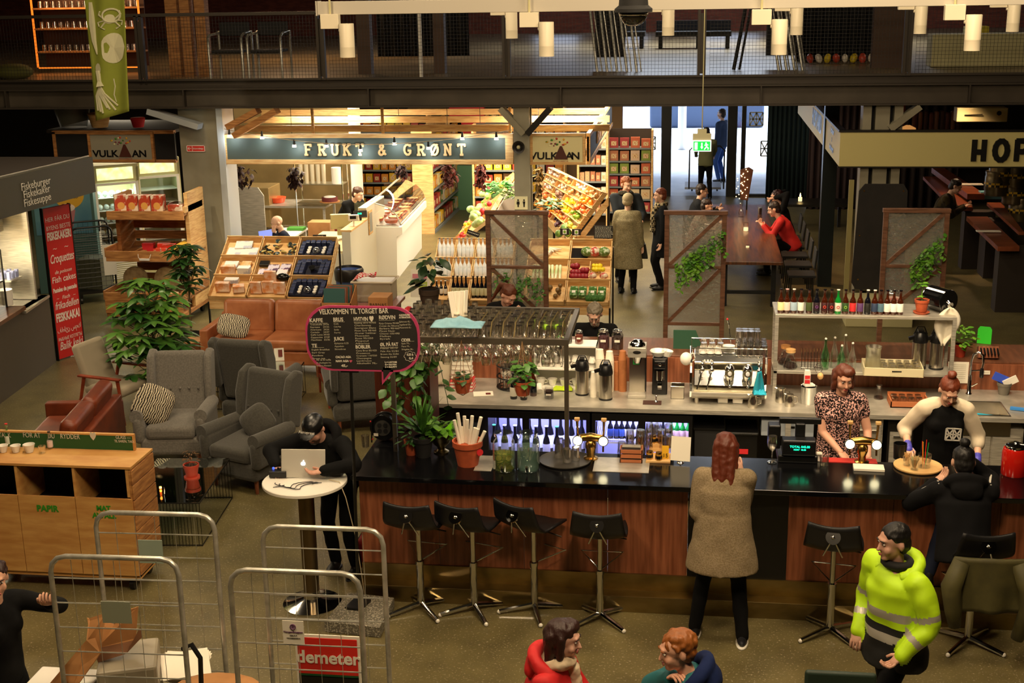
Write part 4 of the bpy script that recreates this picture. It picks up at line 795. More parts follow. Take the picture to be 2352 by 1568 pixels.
def hangpot(px_,py_,lab,seed,big):
 p=at(px_,py_,Y=RY0-.03);t=TH_('hanging_plant',lab,'potted plant',p);h=.12
 mk('pot',pot_mb(.078,h),m_terra,t,sm=40);mk('soil',MB().cyl((0,0,h*.84),(0,0,h*.88),.066,n=14),m_soil,t)
 mk('foliage',leafmesh(46 if big else 18,.085,.17 if big else .05,.085 if big else .07,seed,cz=h*.9,aspect=.75),m_leaf if big else m_leafd,t,fix=False,sm=180)
 kn=MB()
 for a_ in range(4):
  th=a_*PI/2+.4;kn.tube([(0,0,-.03),(.06*math.cos(th+.4),.06*math.sin(th+.4),.005),(.085*math.cos(th),.085*math.sin(th),.1),(.03*math.cos(th),.03*math.sin(th),.3),(0,0,RZ-p.z)],.0025,5)
 mk('knotted_cord',kn,mat('jute_cord','8d6c46',.9),t)
hangpot(1063,900,'terracotta pot with flat dark leaves hanging in a knotted cord, left one',5,False)
hangpot(1201,906,'terracotta pot with upright round leaves hanging in a knotted cord, right one',6,True)
def S(px_,py_,z=BT):return at(px_,py_,z=z)
def potted(name,lab,px_,py_,z,r,h,potm,fol,fm,extra=None,cat='potted plant',Y=None):
 p=at(px_,py_,z=z)if Y is None else at(px_,py_,Y=Y);t=TH_(name,lab,cat,(p.x,p.y,z if Y is None else p.z))
 mk('pot',pot_mb(r,h),potm,t,sm=40);mk('soil',MB().cyl((0,0,h*.84),(0,0,h*.9),r*.85,n=14),m_soil,t)
 if fol:mk('foliage',fol,fm,t,fix=False,sm=180)
 return t
def spiky(n,L_,seed,cz,asp=.1,spread=1):
 rd=random.Random(seed);m=MB()
 for i in range(n):leaf(m,V((rd.uniform(-.015,.015),rd.uniform(-.015,.015),cz)),rd.uniform(0,2*PI),rd.uniform(.55,1.45)*(1 if spread==1 else spread),L_*rd.uniform(.7,1.1),asp,.38,0,0,6)
 return m
potted('potted_plant','black pot of long grassy palm leaves on the left end of the bar',973,1047,BT,.085,.17,mBM,spiky(34,.36,4,.2,.12),m_leaf)
potted('potted_plant','small terracotta pot with dark foliage, leftmost pot on the bar',945,1043,BT,.06,.13,m_terra,leafmesh(26,.09,.16,.09,31,cz=.1,aspect=.5),m_leafd)
t=TH_('brass_bowl','tarnished footed wine bucket filled with green wrapped plants on the bar','bucket',S(1014,1038))
mk('bowl',MB().lathe([(.0,.0),(.065,.0),(.065,.01),(.03,.03),(.035,.05),(.085,.1),(.105,.17),(.11,.18),(.1,.18),(.08,.11),(0,.08)],n=20),mat('aged_silver','8f8262',.3,1,'6a5f44',9),t,sm=50)
mk('foliage',leafmesh(44,.1,.16,.13,12,cz=.14,aspect=.55,droop=.3),m_leafl,t,fix=False,sm=180)
mk('green_wrap',MB().prism([(-.02,0),(.12,.02),(.1,.16),(.03,.1)],-.0,.01,0,Matrix.Translation((0,-.05,.12))@FACE),mat('lime_wrap','7ddc1a',.5),t)
t=TH_('terracotta_pot','large terracotta pot holding a bundle of white paper rolls on the bar','pot',S(1075,1066))
mk('pot',pot_mb(.125,.21),m_terra,t,sm=40);mk('red_tag',MB().cyl((.11,-.06,.13),(.115,-.067,.13),.028,n=14),mat('sticker_red','c8232a',.6),t)
rd=random.Random(9)
for k in range(11):
 th=R(33*k);r=.02+.018*(k%4);x=-.07+.014*k;dx=-.06+.025*k
 mk('paper_roll',MB().cyl((x*.6,.03*math.sin(th),.07),(x*1.2+dx*.35,.05*math.sin(th),.36+.07*math.sin(k*2.3)+.02*(k<3)),.0145,n=10),mPA,t)
m_lemon=mat('lemon_slices','a9a83a',.5,0,'5f7a1c',14);m_water=mat('cucumber_water','8fb5a0',.1,alpha=.28)
def dispenser(px_,lab,fill,fh,fm):
 t=TH_('drink_dispenser',lab,'drink dispenser',S(px_,1077));r=.092
 mk('jar',MB().lathe([(0,0),(r*.95,0),(r,.01),(r,.21),(r*.93,.25),(r*.72,.275),(r*.72,.285),(r*.86,.29),(r*.86,.315),(r*.7,.315)],n=26),glassy('dispenser_glass',gl=.22,c=(.85,.95,1)),t,sm=60)
 mk('drink',MB().lathe([(0,.008),(r*.92,.012),(r*.93,fh),(0,fh)],n=20),fm,t,sm=50)
 mk('tap',MB().cyl((0,-r,.045),(0,-r-.03,.045),.011,n=8).cyl((0,-r-.02,.045),(0,-r-.02,.02),.008,n=8).box((0,-r-.03,.06),(.02,.008,.02)),mCH,t)
 mk('printed_label',MB().lathe([(r*1.005,.15),(r*1.006,.152),(r*1.006,.2)],n=26),mat('white_print','c9c4a0',.6,alpha=.6),t,fix=False)if 0 else None
 return t
t=dispenser(1158,'glass drink dispenser full of lemon and lime slices, left of the pair',0,.14,mat('lime_water','8f9c4a',.1,alpha=.4))
for k in range(26):
 rd=random.Random(k);a_=rd.uniform(0,6.28);rr=.06*math.sqrt(rd.random());mk('citrus_slice',MB().cyl((0,0,-.002),(0,0,.002),.028,n=14).cyl((0,0,-.003),(0,0,.003),.023,n=14,m=1),[mat('lime_peel','4d7a1c',.5),mat('citrus_flesh','b9b85a',.5)],t,loc=(rr*math.cos(a_),rr*math.sin(a_),.02+.11*rd.random()),rot=(rd.uniform(-1.4,1.4),rd.uniform(-1,1),0))
dispenser(1214,'glass drink dispenser of clear greenish water, right of the pair',0,.2,m_water)
p=S(1298,1058);t=TH_('serving_tray','round dark serving tray on the bar beneath the rack post','tray',p)
mk('tray',MB().lathe([(0,.0),(.2,.0),(.215,.008),(.215,.016),(.208,.012),(.195,.006),(0,.006)],n=40),mat('tray_dark','2b2722',.5),t,sm=40)
for i,(x_,y_)in enumerate(((1283,1050),(1303,1060),(1322,1056),(1300,1040),(1286,1036))):
 q=S(x_,y_,BT+.016);tumbler(q,'clear tumbler turned upside down on the round dark tray','tumblers on the round tray',(1,1,1.25))
m_badge=mat('lit_badge','fff3c0',.4,em=3.5)
def taps(px_,py_,lab):
 p=S(px_,py_);t=TH_('beer_tap',lab,'beer tap',p)
 mk('column',MB().lathe([(0,0),(.06,0),(.06,.012),(.035,.02),(.03,.06),(.045,.1),(.045,.14),(.03,.16),(0,.16)],n=18),m_brass,t,sm=50)
 mk('crossbar',MB().tube([(-.1,0,.18),(-.05,0,.185),(0,0,.19),(.05,0,.185),(.1,0,.18)],[.028,.032,.036,.032,.028],14),m_brass,t,sm=60)
 for s_ in(-1,1):
  mk('badge',MB().cyl((s_*.105,-.03,.17),(s_*.105,-.045,.17),.043,n=24).cyl((s_*.105,-.045,.17),(s_*.105,-.05,.17),.036,n=24,m=1),[mCH,m_badge],t)
  h_=mk('tap_handle',MB().tube([(s_*.105,-.01,.2),(s_*.108,-.02,.27),(s_*.11,-.03,.34)],[.008,.009,.012],8),m_brass,t,sm=60)
  mk('handle_knob',MB().box((s_*.11,-.032,.352),(.045,.03,.03)),m_pine,h_,bev=.006)
  mk('spout',MB().tube([(s_*.105,0,.16),(s_*.105,-.04,.13),(s_*.105,-.05,.08)],.008,8),m_brass,t)
taps(1357,1053,'brass double beer tap with lit round badges, left one near the tray');taps(1979,1062,'brass double beer tap with lit round badges in front of the floral blouse')
t=TH_('menu_crate','small slatted wooden crate full of menu cards on the bar','crate',S(1450,1058))
w=.185;d=.12;cr_=MB()
for z in(.0,.045,.085):cr_.bb(-w/2,w/2,-d/2,-d/2+.008,z,z+.03).bb(-w/2,w/2,d/2-.008,d/2,z,z+.03).bb(-w/2,-w/2+.008,-d/2,d/2,z,z+.03).bb(w/2-.008,w/2,-d/2,d/2,z,z+.03)
cr_.bb(-w/2,w/2,-d/2,d/2,0,.006);mk('slats',cr_,mat('crate_red_pine','a8633a',.6),t)
for k in range(9):mk('menu_card',MB().box((0,0,.06),(.15,.003,.12),rx=R(-14+k*2)),mPA if k%2 else mat('menu_black','2a1f18',.6),t,loc=(0,-.04+k*.01,.01))
t=TH_('serving_board','pale wooden board under the honey jars on the bar','board',S(1512,1054));mk('board',MB().bb(-.1,.1,-.1,.1,0,.02),m_pine,t,bev=.003)
hj=None
for i,(x_,y_,z_,g_)in enumerate(((1492,1053,.02,'front left'),(1513,1056,.02,'front right'),(1500,1022,.09,'back left'),(1516,1020,.09,'back right'))):
 p=S(x_,y_ if z_<.05 else y_+24,BT+.02);p.z=BT+z_
 if z_>.05:p.y=S(1512,1040).y;p.x=S(x_,1040).x
 if hj is None:
  t=TH_('honey_jar','golden honey jar with black label and gold lid, %s on the board'%g_,'jar',p);hj=t
  mk('glass',MB().lathe([(0,0),(.026,0),(.028,.004),(.028,.05),(.022,.056),(0,.056)],n=6),mat('honey','b9862a',.15,coat=.5),t,sm=30);mk('jar_label',MB().lathe([(.0285,.012),(.029,.013),(.029,.04)],n=6),mBK,t,fix=False);mk('lid',MB().cyl((0,0,.056),(0,0,.068),.026,n=16),m_brass,t)
 else:dup(hj,p,0,'golden honey jar with black label and gold lid, %s of the four'%g_)
mk('stand_block',MB().bb(-.06,.05,-.03,.03,0,.07),m_pine,label='low wooden step carrying the two rear honey jars',cat='block',loc=(S(1508,1040).x,S(1508,1040).y,BT+.02))
def card(name,lab,px_,py_,w,h,m_,cat='card',rz=0,z=BT,tilt=-12,lines=0,pic=None):
 t=TH_(name,lab,cat,at(px_,py_,z=z),rz)
 mk('card',MB().box((0,0,h/2+.02),(w,.003,h),rx=R(tilt)),m_,t);mk('holder',MB().lathe([(0,0),(.03,0),(.025,.008),(.006,.012),(.005,.03),(0,.03)],n=12),mCH,t,sm=50)
 if lines:
  q=MB()
  for k in range(lines):q.box((-w*.15,-.003+-(h*.4-k*h*.08)*math.sin(R(-tilt))*-1*0,h*.85-k*h*.07+.02),(w*.5,.002,.003))
  mk('print',q,mat('print_grey','8a7f6a',.7),t,loc=(0,-.004,0),rot=(R(tilt),0,0))
 if pic:mk('printed_picture',MB().ell((w*.28,-.004,h*.35),(w*.18,.002,h*.22),10,6),pic,t,rot=(R(tilt),0,0),sm=180)
 return t
card('price_card','small yellow price card clipped beside the honey jars','',0,0,.05,.09,mat('x','fff'))if 0 else None
t=card('price_card','small yellow price card clipped beside the honey jars',1528,1058,.055,.11,mat('price_yellow','d9a514',.6));word('15',.045,mBK,t,(0,-.012,.05),(R(78),0,0));
card('menu_card_stand','white menu card with a red drink picture in a chrome clip',1563,1062,.16,.2,mPA,rz=-.15,lines=9,pic=mat('pic_red','b9372f',.6))
k=0
for i,(x_,n_)in enumerate(((1428,1),(1447,2),(1470,3),(1472,2),(1492,4),(1510,3),(1518,3),(1535,3),(1538,2))):
 y_=1040-(i%2)*14
 for j in range(n_):
  p=S(x_,y_);p.z=BT+j*.055;tumbler(p,'stacked clear tumbler behind the menu crate and honey jars','tumbler stacks behind the honey board',1.05)
wine(S(1773,1062),(0,0,0),'single stemmed wine glass standing on the bar left of the till',None,1.15)
t=TH_('cash_register','black till with a green glowing customer display on the bar','cash register',S(1832,1063))
mk('base',MB().bb(-.16,.16,-.0,.25,0,.06),mBK,t,bev=.01)
mk('display_head',MB().bb(-.13,.14,-.03,.09,.07,.2),mBK,t,bev=.012)
mk('screen_back',MB().box((0.02,.16,.31),(.34,.04,.05)).bb(-.02,.06,.1,.14,.06,.3),mBK,t,bev=.008)
mk('side_unit',MB().box((-.19,.1,.2),(.1,.12,.2)),mBK,t,bev=.01)
dsp=mat('display_green','12e6a0',.5,em=2.5)
word('TOTAL 045.00',.026,dsp,t,(.01,-.033,.15));word('KORT  45.00',.018,dsp,t,(.01,-.033,.125))
tumbler(S(1893,1068),'short tumbler with ice on the bar right of the till',None,(1.1,1.1,.8),True)
t=TH_('receipt_printer','small white box with a paper roll beside the till','printer',S(1880,1058));mk('body',MB().bb(-.03,.03,-.02,.05,0,.06),mWH,t,bev=.006);mk('paper',MB().cyl((-.02,-.02,.07),(.02,-.02,.07),.016,n=12),mPA,t)
mk('bar_mat',MB().bb(-.22,.22,-.05,.05,0,.006),mat('mat_red','c02a22',.7),label='thin red bar mat in front of the floral blouse',cat='mat',loc=S(1950,1058))
t=TH_('napkin_stack','neat stack of white napkins on the front of the bar','napkins',S(1995,1077),.0);mk('napkins',MB().box((0,0,.012),(.24,.12,.022),rz=-.04),mPA,t,bev=.003)
mk('steel_tin',MB().lathe([(0,0),(.05,0),(.055,.13),(.05,.13),(.045,.01),(0,.01)],n=18),mBK,label='black tin on the bar beside the napkins',cat='tin',loc=S(2066,1052),sm=40)
t=TH_('wooden_tray','round wooden tray with rim on the bar holding straws and jars','tray',S(2108,1073));mk('tray',MB().lathe([(0,0),(.18,0),(.19,.01),(.19,.02),(.18,.016),(0,.012)],n=36),m_pine,t,sm=40)
def jarof(px_,py_,r,h,lab,n_,mm,L_=.13,nm='straw_jar'):
 p=S(px_,py_,BT+.016);t=TH_(nm,lab,'jar',p);mk('glass',cup(r*.9,r,h),mGL,t,sm=50)
 rd=random.Random(px_)
 for k in range(n_):
  th=rd.uniform(0,6.28);q=r*.6*math.sqrt(rd.random());m_=mm[k%len(mm)]
  mk('stick',MB().cyl((q*math.cos(th)*.5,q*math.sin(th)*.5,.01),(q*math.cos(th)*1.3,q*math.sin(th)*1.3,L_*rd.uniform(.85,1.1)),.0028,n=5),m_,t)
 return t
jarof(2083,1068,.035,.08,'jar of pale wooden stirrers at the left of the round tray',22,[m_pine],.1)
jarof(2100,1078,.035,.09,'jar of pale stirrers at the front of the round tray',26,[m_pine,m_cream],.11)
t=jarof(2122,1072,.055,.11,'glass beaker with red and green straws on the round tray',4,[mat('straw_red','d8321c',.4),mat('straw_green','1c9a4a',.4),mat('straw_yellow','e0b020',.4)],.2)
t=TH_('tealight','glass tealight glowing on the bar beside the tracksuit sleeve','candle',S(2243,1080));mk('glass',cup(.036,.04,.06),mGL,t,sm=50);mk('wax',MB().cyl((0,0,.008),(0,0,.02),.02,n=12),m_cream,t);mk('flame',MB().lathe([(0,.02),(.005,.027),(0,.045)],n=8),mat('flame','ffce70',em=25),t)
t=TH_('storage_jar','big red filled jar with a steel lid at the right end of the bar','jar',S(2328,1088));mk('jar',MB().lathe([(0,0),(.095,0),(.1,.01),(.1,.19),(.09,.215),(0,.215)],n=26),mat('red_syrup','b3190f',.12,coat=.6),t,sm=40);mk('lid',MB().lathe([(.078,.215),(.08,.22),(.08,.24),(.06,.25),(.015,.252),(.02,.27),(0,.272)],n=22),mCH,t,sm=50)
tumbler(S(840,1026),'empty straight glass on the left end of the bar',None,(1,1,1.1),True)
t=TH_('cable_reel','black cable reel standing on the bar end beside the plants','cable reel',at(884,1010,z=BT));
MX=Matrix.Translation((0,0,.13))@FACE
mk('drum',MB().cyl((0,-.04,.13),(0,.04,.13),.1,n=28).cyl((0,-.06,.13),(0,-.04,.13),.115,n=28).cyl((0,.04,.13),(0,.06,.13),.115,n=28),mBK,t,bev=.004)
fc=mk('socket_plate',MB().cyl((0,-.065,.13),(0,-.06,.13),.07,n=24),mat('reel_grey','3b3a36',.5),t)
for k in range(4):
 th=PI/4+k*PI/2;mk('socket',MB().cyl((.036*math.cos(th),-.069,.13+.036*math.sin(th)),(.036*math.cos(th),-.065,.13+.036*math.sin(th)),.02,n=16),mBM,fc)
mk('stand',MB().tube([(-.1,-.07,0),(-.09,-.07,.2),(0,-.07,.27),(.09,-.07,.2),(.1,-.07,0)],.007),mBK,t);mk('warning_tag',MB().box((-.06,-.068,.07),(.04,.003,.025)),mPA,t)
for s_ in((-.1,.19),(-.09,.03)):mk('red_button',MB().ell((s_[0],-.072,s_[1]),.008,8,6),mat('sticker_red','c8232a'),t)
b_=at(860,1000,z=BT)
st=TH_('wooden_cabinet','tall reddish wooden cabinet rising behind the speech bubble board','cabinet',(-2.78,11.3,0))
mk('body',MB().bb(-.02,.42,0,.4,0,1.75),m_redwood,st,bev=.004);mk('side_panel',MB().bb(-.1,-.02,0,.4,0,1.75),m_redwood,st);mk('door',MB().bb(.02,.38,-.02,0,.1,1.6),m_redwood,st,bev=.004)
t=TH_('trailing_plant','large trailing pothos with heart leaves in a grey pot above the cable reel','potted plant',(-2.33,10.55,1.72))
mk('pot',MB().lathe([(0,0),(.08,0),(.11,.16),(.1,.16),(0,.14)],n=18),mat('grey_pot','6b665c',.7),t,sm=40)
lf=leafmesh(90,.22,.26,.12,40,cz=.02,aspect=.8,droop=.8)
rd=random.Random(77)
vines=MB()
for k in range(13):
 th=rd.uniform(0,6.28);q=V((.1*math.cos(th),.1*math.sin(th),.15));pts=[q.copy()];d=V((math.cos(th)*.1,math.sin(th)*.1,-.01))
 for j in range(rd.randint(6,10)):
  d+=V((rd.uniform(-.02,.02),rd.uniform(-.02,.02),-.02));d=d.normalized()*.085;d.x*=.7;d.y*=.7;q=q+d;pts.append(q.copy())
  leaf(lf,q,rd.uniform(0,6.28),rd.uniform(-.8,.1),rd.uniform(.08,.13),.8,.6,rd.uniform(-.5,.5))
 vines.tube(pts,.003,5)
mk('foliage',lf,m_leaf,t,fix=False,sm=180);mk('stem',vines,m_leafd,t)
mk('hanging_cord',MB().tube([(-.1,0,.15),(0,0,.37+0)],.003).tube([(.1,0,.15),(0,0,.37)],.003),mat('jute_cord','8d6c46'),t)
def book(parent,z,w,d,h,m_,rz=0,x=0,y=0):
 o=mk('cover',MB().bb(-w/2,w/2,-d/2,d/2,z,z+.004).bb(-w/2,w/2,-d/2,d/2,z+h-.004,z+h).bb(-w/2,-w/2+.004,-d/2,d/2,z,z+h),m_,parent,loc=(x,y,0),rot=(0,0,rz));mk('pages',MB().bb(-w/2+.004,w/2-.005,-d/2+.005,d/2-.005,z+.004,z+h-.004),mPA,parent,loc=(x,y,0),rot=(0,0,rz));return o
BC=.92
p=at(1063,892,z=BC)
bk=mat('book_red','c0272a',.5);
for k in range(3):
 t=TH_('recipe_book','thick red book, %s in the red pile on the steel counter'%('lowest','middle','topmost')[k],'book',(p.x,p.y,BC+k*.035));book(t,0,.24,.2,.034,bk,.03*k-.02);
 word('KOKEBOK',.022,mWH,t,(0,-.104,.017))
for k,(c,lab)in enumerate((('e8e2d4','white paperback lying on the red book pile'),('e0dccf','cream paperback above the white one on the book pile'),('ded8c8','thick white book in the middle of the counter book pile'),('d9d3c2','off-white book under the two coloured books'),('2f8f8f','teal book near the top of the counter book pile'),('c04a5a','pink and white book topmost of the counter pile'))):
 t=TH_('paperback_book',lab,'book',(p.x-.01,p.y+.06,BC+.107+k*.05));book(t,0,.2,.16,.048,mat('bk_'+c,c,.5),.08*k-.1)
t=TH_('magazine','white leaflet with a small red picture lying beside the book pile','leaflet',at(1110,905,z=BC));mk('sheets',MB().box((0,0,.004),(.2,.15,.006),rz=.2),mPA,t);mk('picture',MB().box((.05,.0,.008),(.05,.06,.001),rz=.2),mat('pic_brown','6f2a20',.6),t)
p=at(1015,880,z=BC)
def bagf(u,v):
 th=u*2*PI;r=.17*(1-.35*v)*(1+.18*noise.noise(V((math.cos(th)*2,math.sin(th)*2,v*3))));return V((r*math.cos(th),r*.7*math.sin(th),.42*v+.02*math.sin(th*3)))
mk('plastic_bag',MB().grid(bagf,26,10),mat('white_bag','cbbfa6',.5,sheen=.2),label='crumpled white plastic bag standing on the left end of the steel counter',cat='bag',loc=(p.x,p.y,BC+.005),sm=180,fix=False,solid=.004)
t=TH_('glass_washer_rack','large dark round basket stacked with glasses on the steel counter','basket',at(1180,888,z=BC));r=.17
q=MB()
for z in(.01,.12,.24):q.tube([(r*math.cos(2*PI*i/24),r*math.sin(2*PI*i/24),z)for i in range(24)],.008,6,close=True)
for i in range(24):q.cyl((r*math.cos(2*PI*i/24),r*math.sin(2*PI*i/24),0),(r*math.cos(2*PI*i/24),r*math.sin(2*PI*i/24),.25),.003,n=4)
q.cyl((0,0,0),(0,0,.01),r,n=24);mk('basket',q,mBK,t)
for i in range(12):
 p=t.location;th=i*PI/6*1.0+.2;rr=.11 if i%2 else .06
 wine((p.x+rr*math.cos(th),p.y+rr*math.sin(th),BC+.012),(0,0,0),'stemmed glass standing in the dark round basket','glasses in the round basket',1.2)
bottle('bl',m_bdark,lm('cfc9b8'),mBK,at(1180,915,z=BC),'dark bottle with pale label below the right hanging pot, left one','bottle',h=.26,r=.036,name='syrup_bottle')
bottle('bl2',m_bdark,lm('cfc9b8'),mBK,at(1203,917,z=BC),'dark bottle with pale label below the right hanging pot, middle one','bottle',h=.26,r=.036,name='syrup_bottle')
bottle('bl3',m_amber,m_bdark,mBK,at(1225,908,z=BC),'tall reddish wine bottle right of the hanging pot','bottle',h=.3,r=.036,name='wine_bottle')
t=TH_('coffee_jar','glass clip jar of dark coffee on the steel counter','jar',at(1261,914,z=BC));mk('glass',MB().lathe([(0,0),(.045,0),(.05,.01),(.05,.09),(.04,.105),(.04,.12),(.035,.12)],n=18),mGL,t,sm=50);mk('coffee',MB().cyl((0,0,.004),(0,0,.08),.044,n=16),mat('coffee_brown','2a140a',.8),t);mk('jar_label',MB().box((0,-.051,.05),(.05,.002,.016)),mPA,t)
t=TH_('mug','white mug lying on the steel counter beside the coffee jar','mug',at(1240,905,z=BC))
mk('cup',cup(.03,.04,.08),mWH,t,sm=50,rot=(R(-60),0,.3),loc=(0,0,.03));
cloth('towel','lime green cloth crumpled on the steel counter','cloth',1293,895,BC,.2,.12,.05,mat('lime_cloth','a8c21a',.9))
p=at(1298,905,z=BC);W_=.36
t=TH_('cup_shelf','white cubby shelf holding stacked white cups','shelf',(at(1224,900,z=BC).x,12.62,BC));w=at(1372,880,Y=12.62).x-t.location.x
h=.46
mk('frame',MB().bb(0,w,0,.25,h-.018,h).bb(0,w,0,.25,.2,.218).bb(0,w,0,.25,0,.018).bb(0,.018,0,.25,0,h).bb(w-.018,w,0,.25,0,h).bb(w*.5-.009,w*.5+.009,0,.25,0,h).bb(0,w,.24,.25,0,h),mWH,t,bev=.002)
cp=None
def coffee_cup(loc,lab,grp,sc=1,rot=(0,0,0)):
 global cp
 if cp is None:
  cp=TH_('coffee_cup',lab,'cup',loc,0,grp);mk('cup',cup(.026,.042,.06),mWH,cp,sm=50);mk('handle',MB().tube([(.038,0,.05),(.058,0,.045),(.058,0,.025),(.034,0,.018)],.005,6),mWH,cp,sm=60);cp.scale=(sc,)*3;cp.rotation_euler=rot;return cp
 return dup(cp,loc,rot[2],lab,grp,sc,rot=rot)
rd=random.Random(5)
for i in range(14):
 x=t.location.x+.06+(i%7)*w/7.3;z=BC+.22+(.055 if i>6 else 0);
 coffee_cup((x,12.68+rd.uniform(0,.05),z+.06),'white coffee cup turned upside down in the white cubby shelf','cups in the cubby shelf',1.0,(PI,0,rd.uniform(0,6)))
for i in range(5):coffee_cup((t.location.x+.06+i*.12,12.7,BC+.02),'white cup on the lower level of the cubby shelf','cups on the lower cubby level',1.15,(0,0,i))
def clipjar(px_,py_,z,r,h,m_,lab,Y=None):
 p=at(px_,py_,z=z)if Y is None else at(px_,py_,Y=Y);t=TH_('clip_jar',lab,'jar',(p.x,p.y,z))
 mk('glass',MB().lathe([(0,0),(r*.95,0),(r,.01),(r,h*.72),(r*.75,h*.84),(r*.75,h*.88)],n=18),mGL,t,sm=50);mk('contents',MB().cyl((0,0,.005),(0,0,h*.62),r*.93,n=16),m_,t)
 mk('lid',MB().lathe([(r*.8,h*.88),(r*.82,h*.9),(r*.8,h*.95),(r*.5,h),(0,h)],n=18),mGL,t,sm=60);mk('clip',MB().tube([(r*.8*math.cos(2*PI*i/16),r*.8*math.sin(2*PI*i/16),h*.87)for i in range(16)],.003,5,close=True),mCH,t);mk('jar_label',MB().box((0,-r*1.01,h*.45),(r*.9,.002,h*.12)),mPA,t);return t
ZJ=BC+.46
clipjar(1305,810,ZJ,.042,.14,mat('tea_dark','2a2418',.9),'clip jar of dark tea, leftmost on the cubby shelf',Y=12.72);clipjar(1330,811,ZJ,.042,.14,mat('tea_red','7a3320',.9),'clip jar of reddish tea beside the leftmost tea jar',Y=12.72)
clipjar(1386,825,1.2,.062,.21,mat('tea_plum','4a2028',.9),'large clip jar of plum coloured tea left of its twin',Y=13.2);clipjar(1418,825,1.2,.062,.21,mat('tea_brown','33201a',.9),'large clip jar of brown tea beside the plum one',Y=13.2)
pc=MB()
def cupstack(px_,Y_,z,n_,r,m_,lab):
 p=at(px_,850,Y=Y_);t=TH_('paper_cup_stack',lab,'paper cups',(p.x,Y_,z))
 for k in range(n_):mk('paper_cup',MB().lathe([(r*1.02,k*.016),(r*1.05,k*.016+.004),(r*.98,k*.016+.014),(r*.74,k*.016+.1),(0,k*.016+.1)],n=14),m_,t,sm=50)
for i,(px_,Y_,n_,r,c,lab)in enumerate(((1378,12.6,16,.044,'e8e1cf','white paper cup stack behind the left airpot'),(1400,12.6,15,.044,'e8e1cf','white paper cup stack right of the other white one'),(1417,12.66,7,.042,'a8683a','low brown paper cup stack'),(1430,12.62,15,.042,'a8683a','tall brown paper cup stack next to the brewer'),(1363,12.4,5,.032,'e8e1cf','small white cup stack between the airpots'))):
 cupstack(px_,Y_,BC,n_+6,r,mat('pc_'+c,c,.7),lab)
def airpot(px_,py_,z,lab,sc=1,Y=None):
 p=at(px_,py_,z=z)if Y is None else at(px_,py_,Y=Y);t=TH_('airpot',lab,'airpot',(p.x,p.y,z))
 mk('body',MB().lathe([(0,.015),(.066,.015),(.066,.26),(0,.26)],n=24),m_pol,t,sm=40);mk('base',MB().cyl((0,0,0),(0,0,.018),.068,n=24),mBK,t)
 mk('pump_head',MB().lathe([(.069,.255),(.072,.28),(.066,.32),(.05,.35),(.02,.36),(0,.36)],n=20).box((-.075,-.02,.3),(.07,.035,.03),ry=-.3).box((0,.01,.365),(.05,.09,.02)),mBK,t,sm=40)
 mk('handle',MB().tube([(.06,0,.33),(.03,0,.4),(-.03,0,.4),(-.06,0,.33)],.006),mBK,t);t.scale=(sc,)*3;return t
airpot(1337,905,BC,'steel airpot with black pump head, left of the pair');airpot(1391,916,BC,'steel airpot with black pump head, right of the pair near the brewer')
t=TH_('coffee_brewer','tall steel filter coffee brewer with a green sticker','coffee brewer',at(1463,908,z=BC))
mk('base',MB().bb(-.09,.09,-.1,.12,0,.03),mST,t,bev=.004);mk('column',MB().bb(-.08,.08,.02,.14,.03,.42),m_pol,t,bev=.004);mk('head',MB().bb(-.09,.09,-.1,.14,.42,.52),mST,t,bev=.006);mk('hopper',MB().lathe([(.03,.34),(.055,.42),(.03,.34)],n=16),mCH,t)
mk('top_bowl',MB().lathe([(.08,.5),(.078,.515),(.05,.55),(.03,.56),(0,.56)],n=20),mCH,t,sm=60,loc=(0,0,.02));mk('sticker',MB().box((-.01,-.003,.36),(.065,.003,.085)),mat('sticker_green','12a03a',.6),t,loc=(0,.016,0));mk('badge',MB().ell((0,-.102,.475),(.04,.003,.018),14,6),mDS,t,sm=180);mk('switch_panel',MB().bb(.08,.09,-.02,.14,.05,.42),mBK,t)
t=TH_('coffee_grinder','black espresso grinder with a stack of paper filters on top','coffee grinder',at(1515,905,z=BC))
mk('body',MB().bb(-.075,.075,-.02,.14,0,.38),mBK,t,bev=.01);mk('neck',MB().bb(-.06,.06,-.08,.0,.28,.37),mBK,t,bev=.012);mk('dosing_chamber',MB().cyl((0,-.06,.17),(0,-.06,.27),.045,n=18),mCH,t,sm=40);mk('badge',MB().ell((0,-.085,.33),(.02,.004,.014),12,6).prism([(-.055,.0),(-.02,-.008),(-.02,.01)],0,.003,0,Matrix.Translation((0,-.083,.33))@FACE).prism([(.055,.0),(.02,.01),(.02,-.008)],0,.003,0,Matrix.Translation((0,-.083,.33))@FACE),mCH,t);mk('portafilter_fork',MB().bb(-.02,.02,-.1,-.02,.1,.12).bb(-.02,.02,-.03,-.02,.06,.14),mCH,t)
p=t.location;mk('filter_stack',MB().lathe([(0,0),(.05,0),(.085,.05),(.08,.06),(.05,.02),(0,.02)],n=12),mWH,label='stack of white paper filters on the grinder, left heap',cat='paper filters',loc=(p.x-.02,p.y+.05,BC+.385));mk('filter_stack',MB().lathe([(0,0),(.04,0),(.06,.06),(.055,.06),(0,.01)],n=12),mWH,label='stack of white paper filters on the grinder, right heap',cat='paper filters',loc=(p.x+.06,p.y+.05,BC+.385),rot=(0,.2,0))
t=TH_('tamper','small chrome tamper standing on a brown mat','tamper',at(1507,923,z=BC+.006));mk('handle',MB().lathe([(0,0),(.022,0),(.022,.006),(.006,.02),(.008,.05),(.014,.065),(0,.07)],n=14),mCH,t,sm=50)
mk('tamping_mat',MB().bb(-.09,.09,-.06,.06,0,.006),mat('mat_brown','3b1d12',.7),label='dark brown tamping mat on the steel counter',cat='mat',loc=at(1498,925,z=BC))
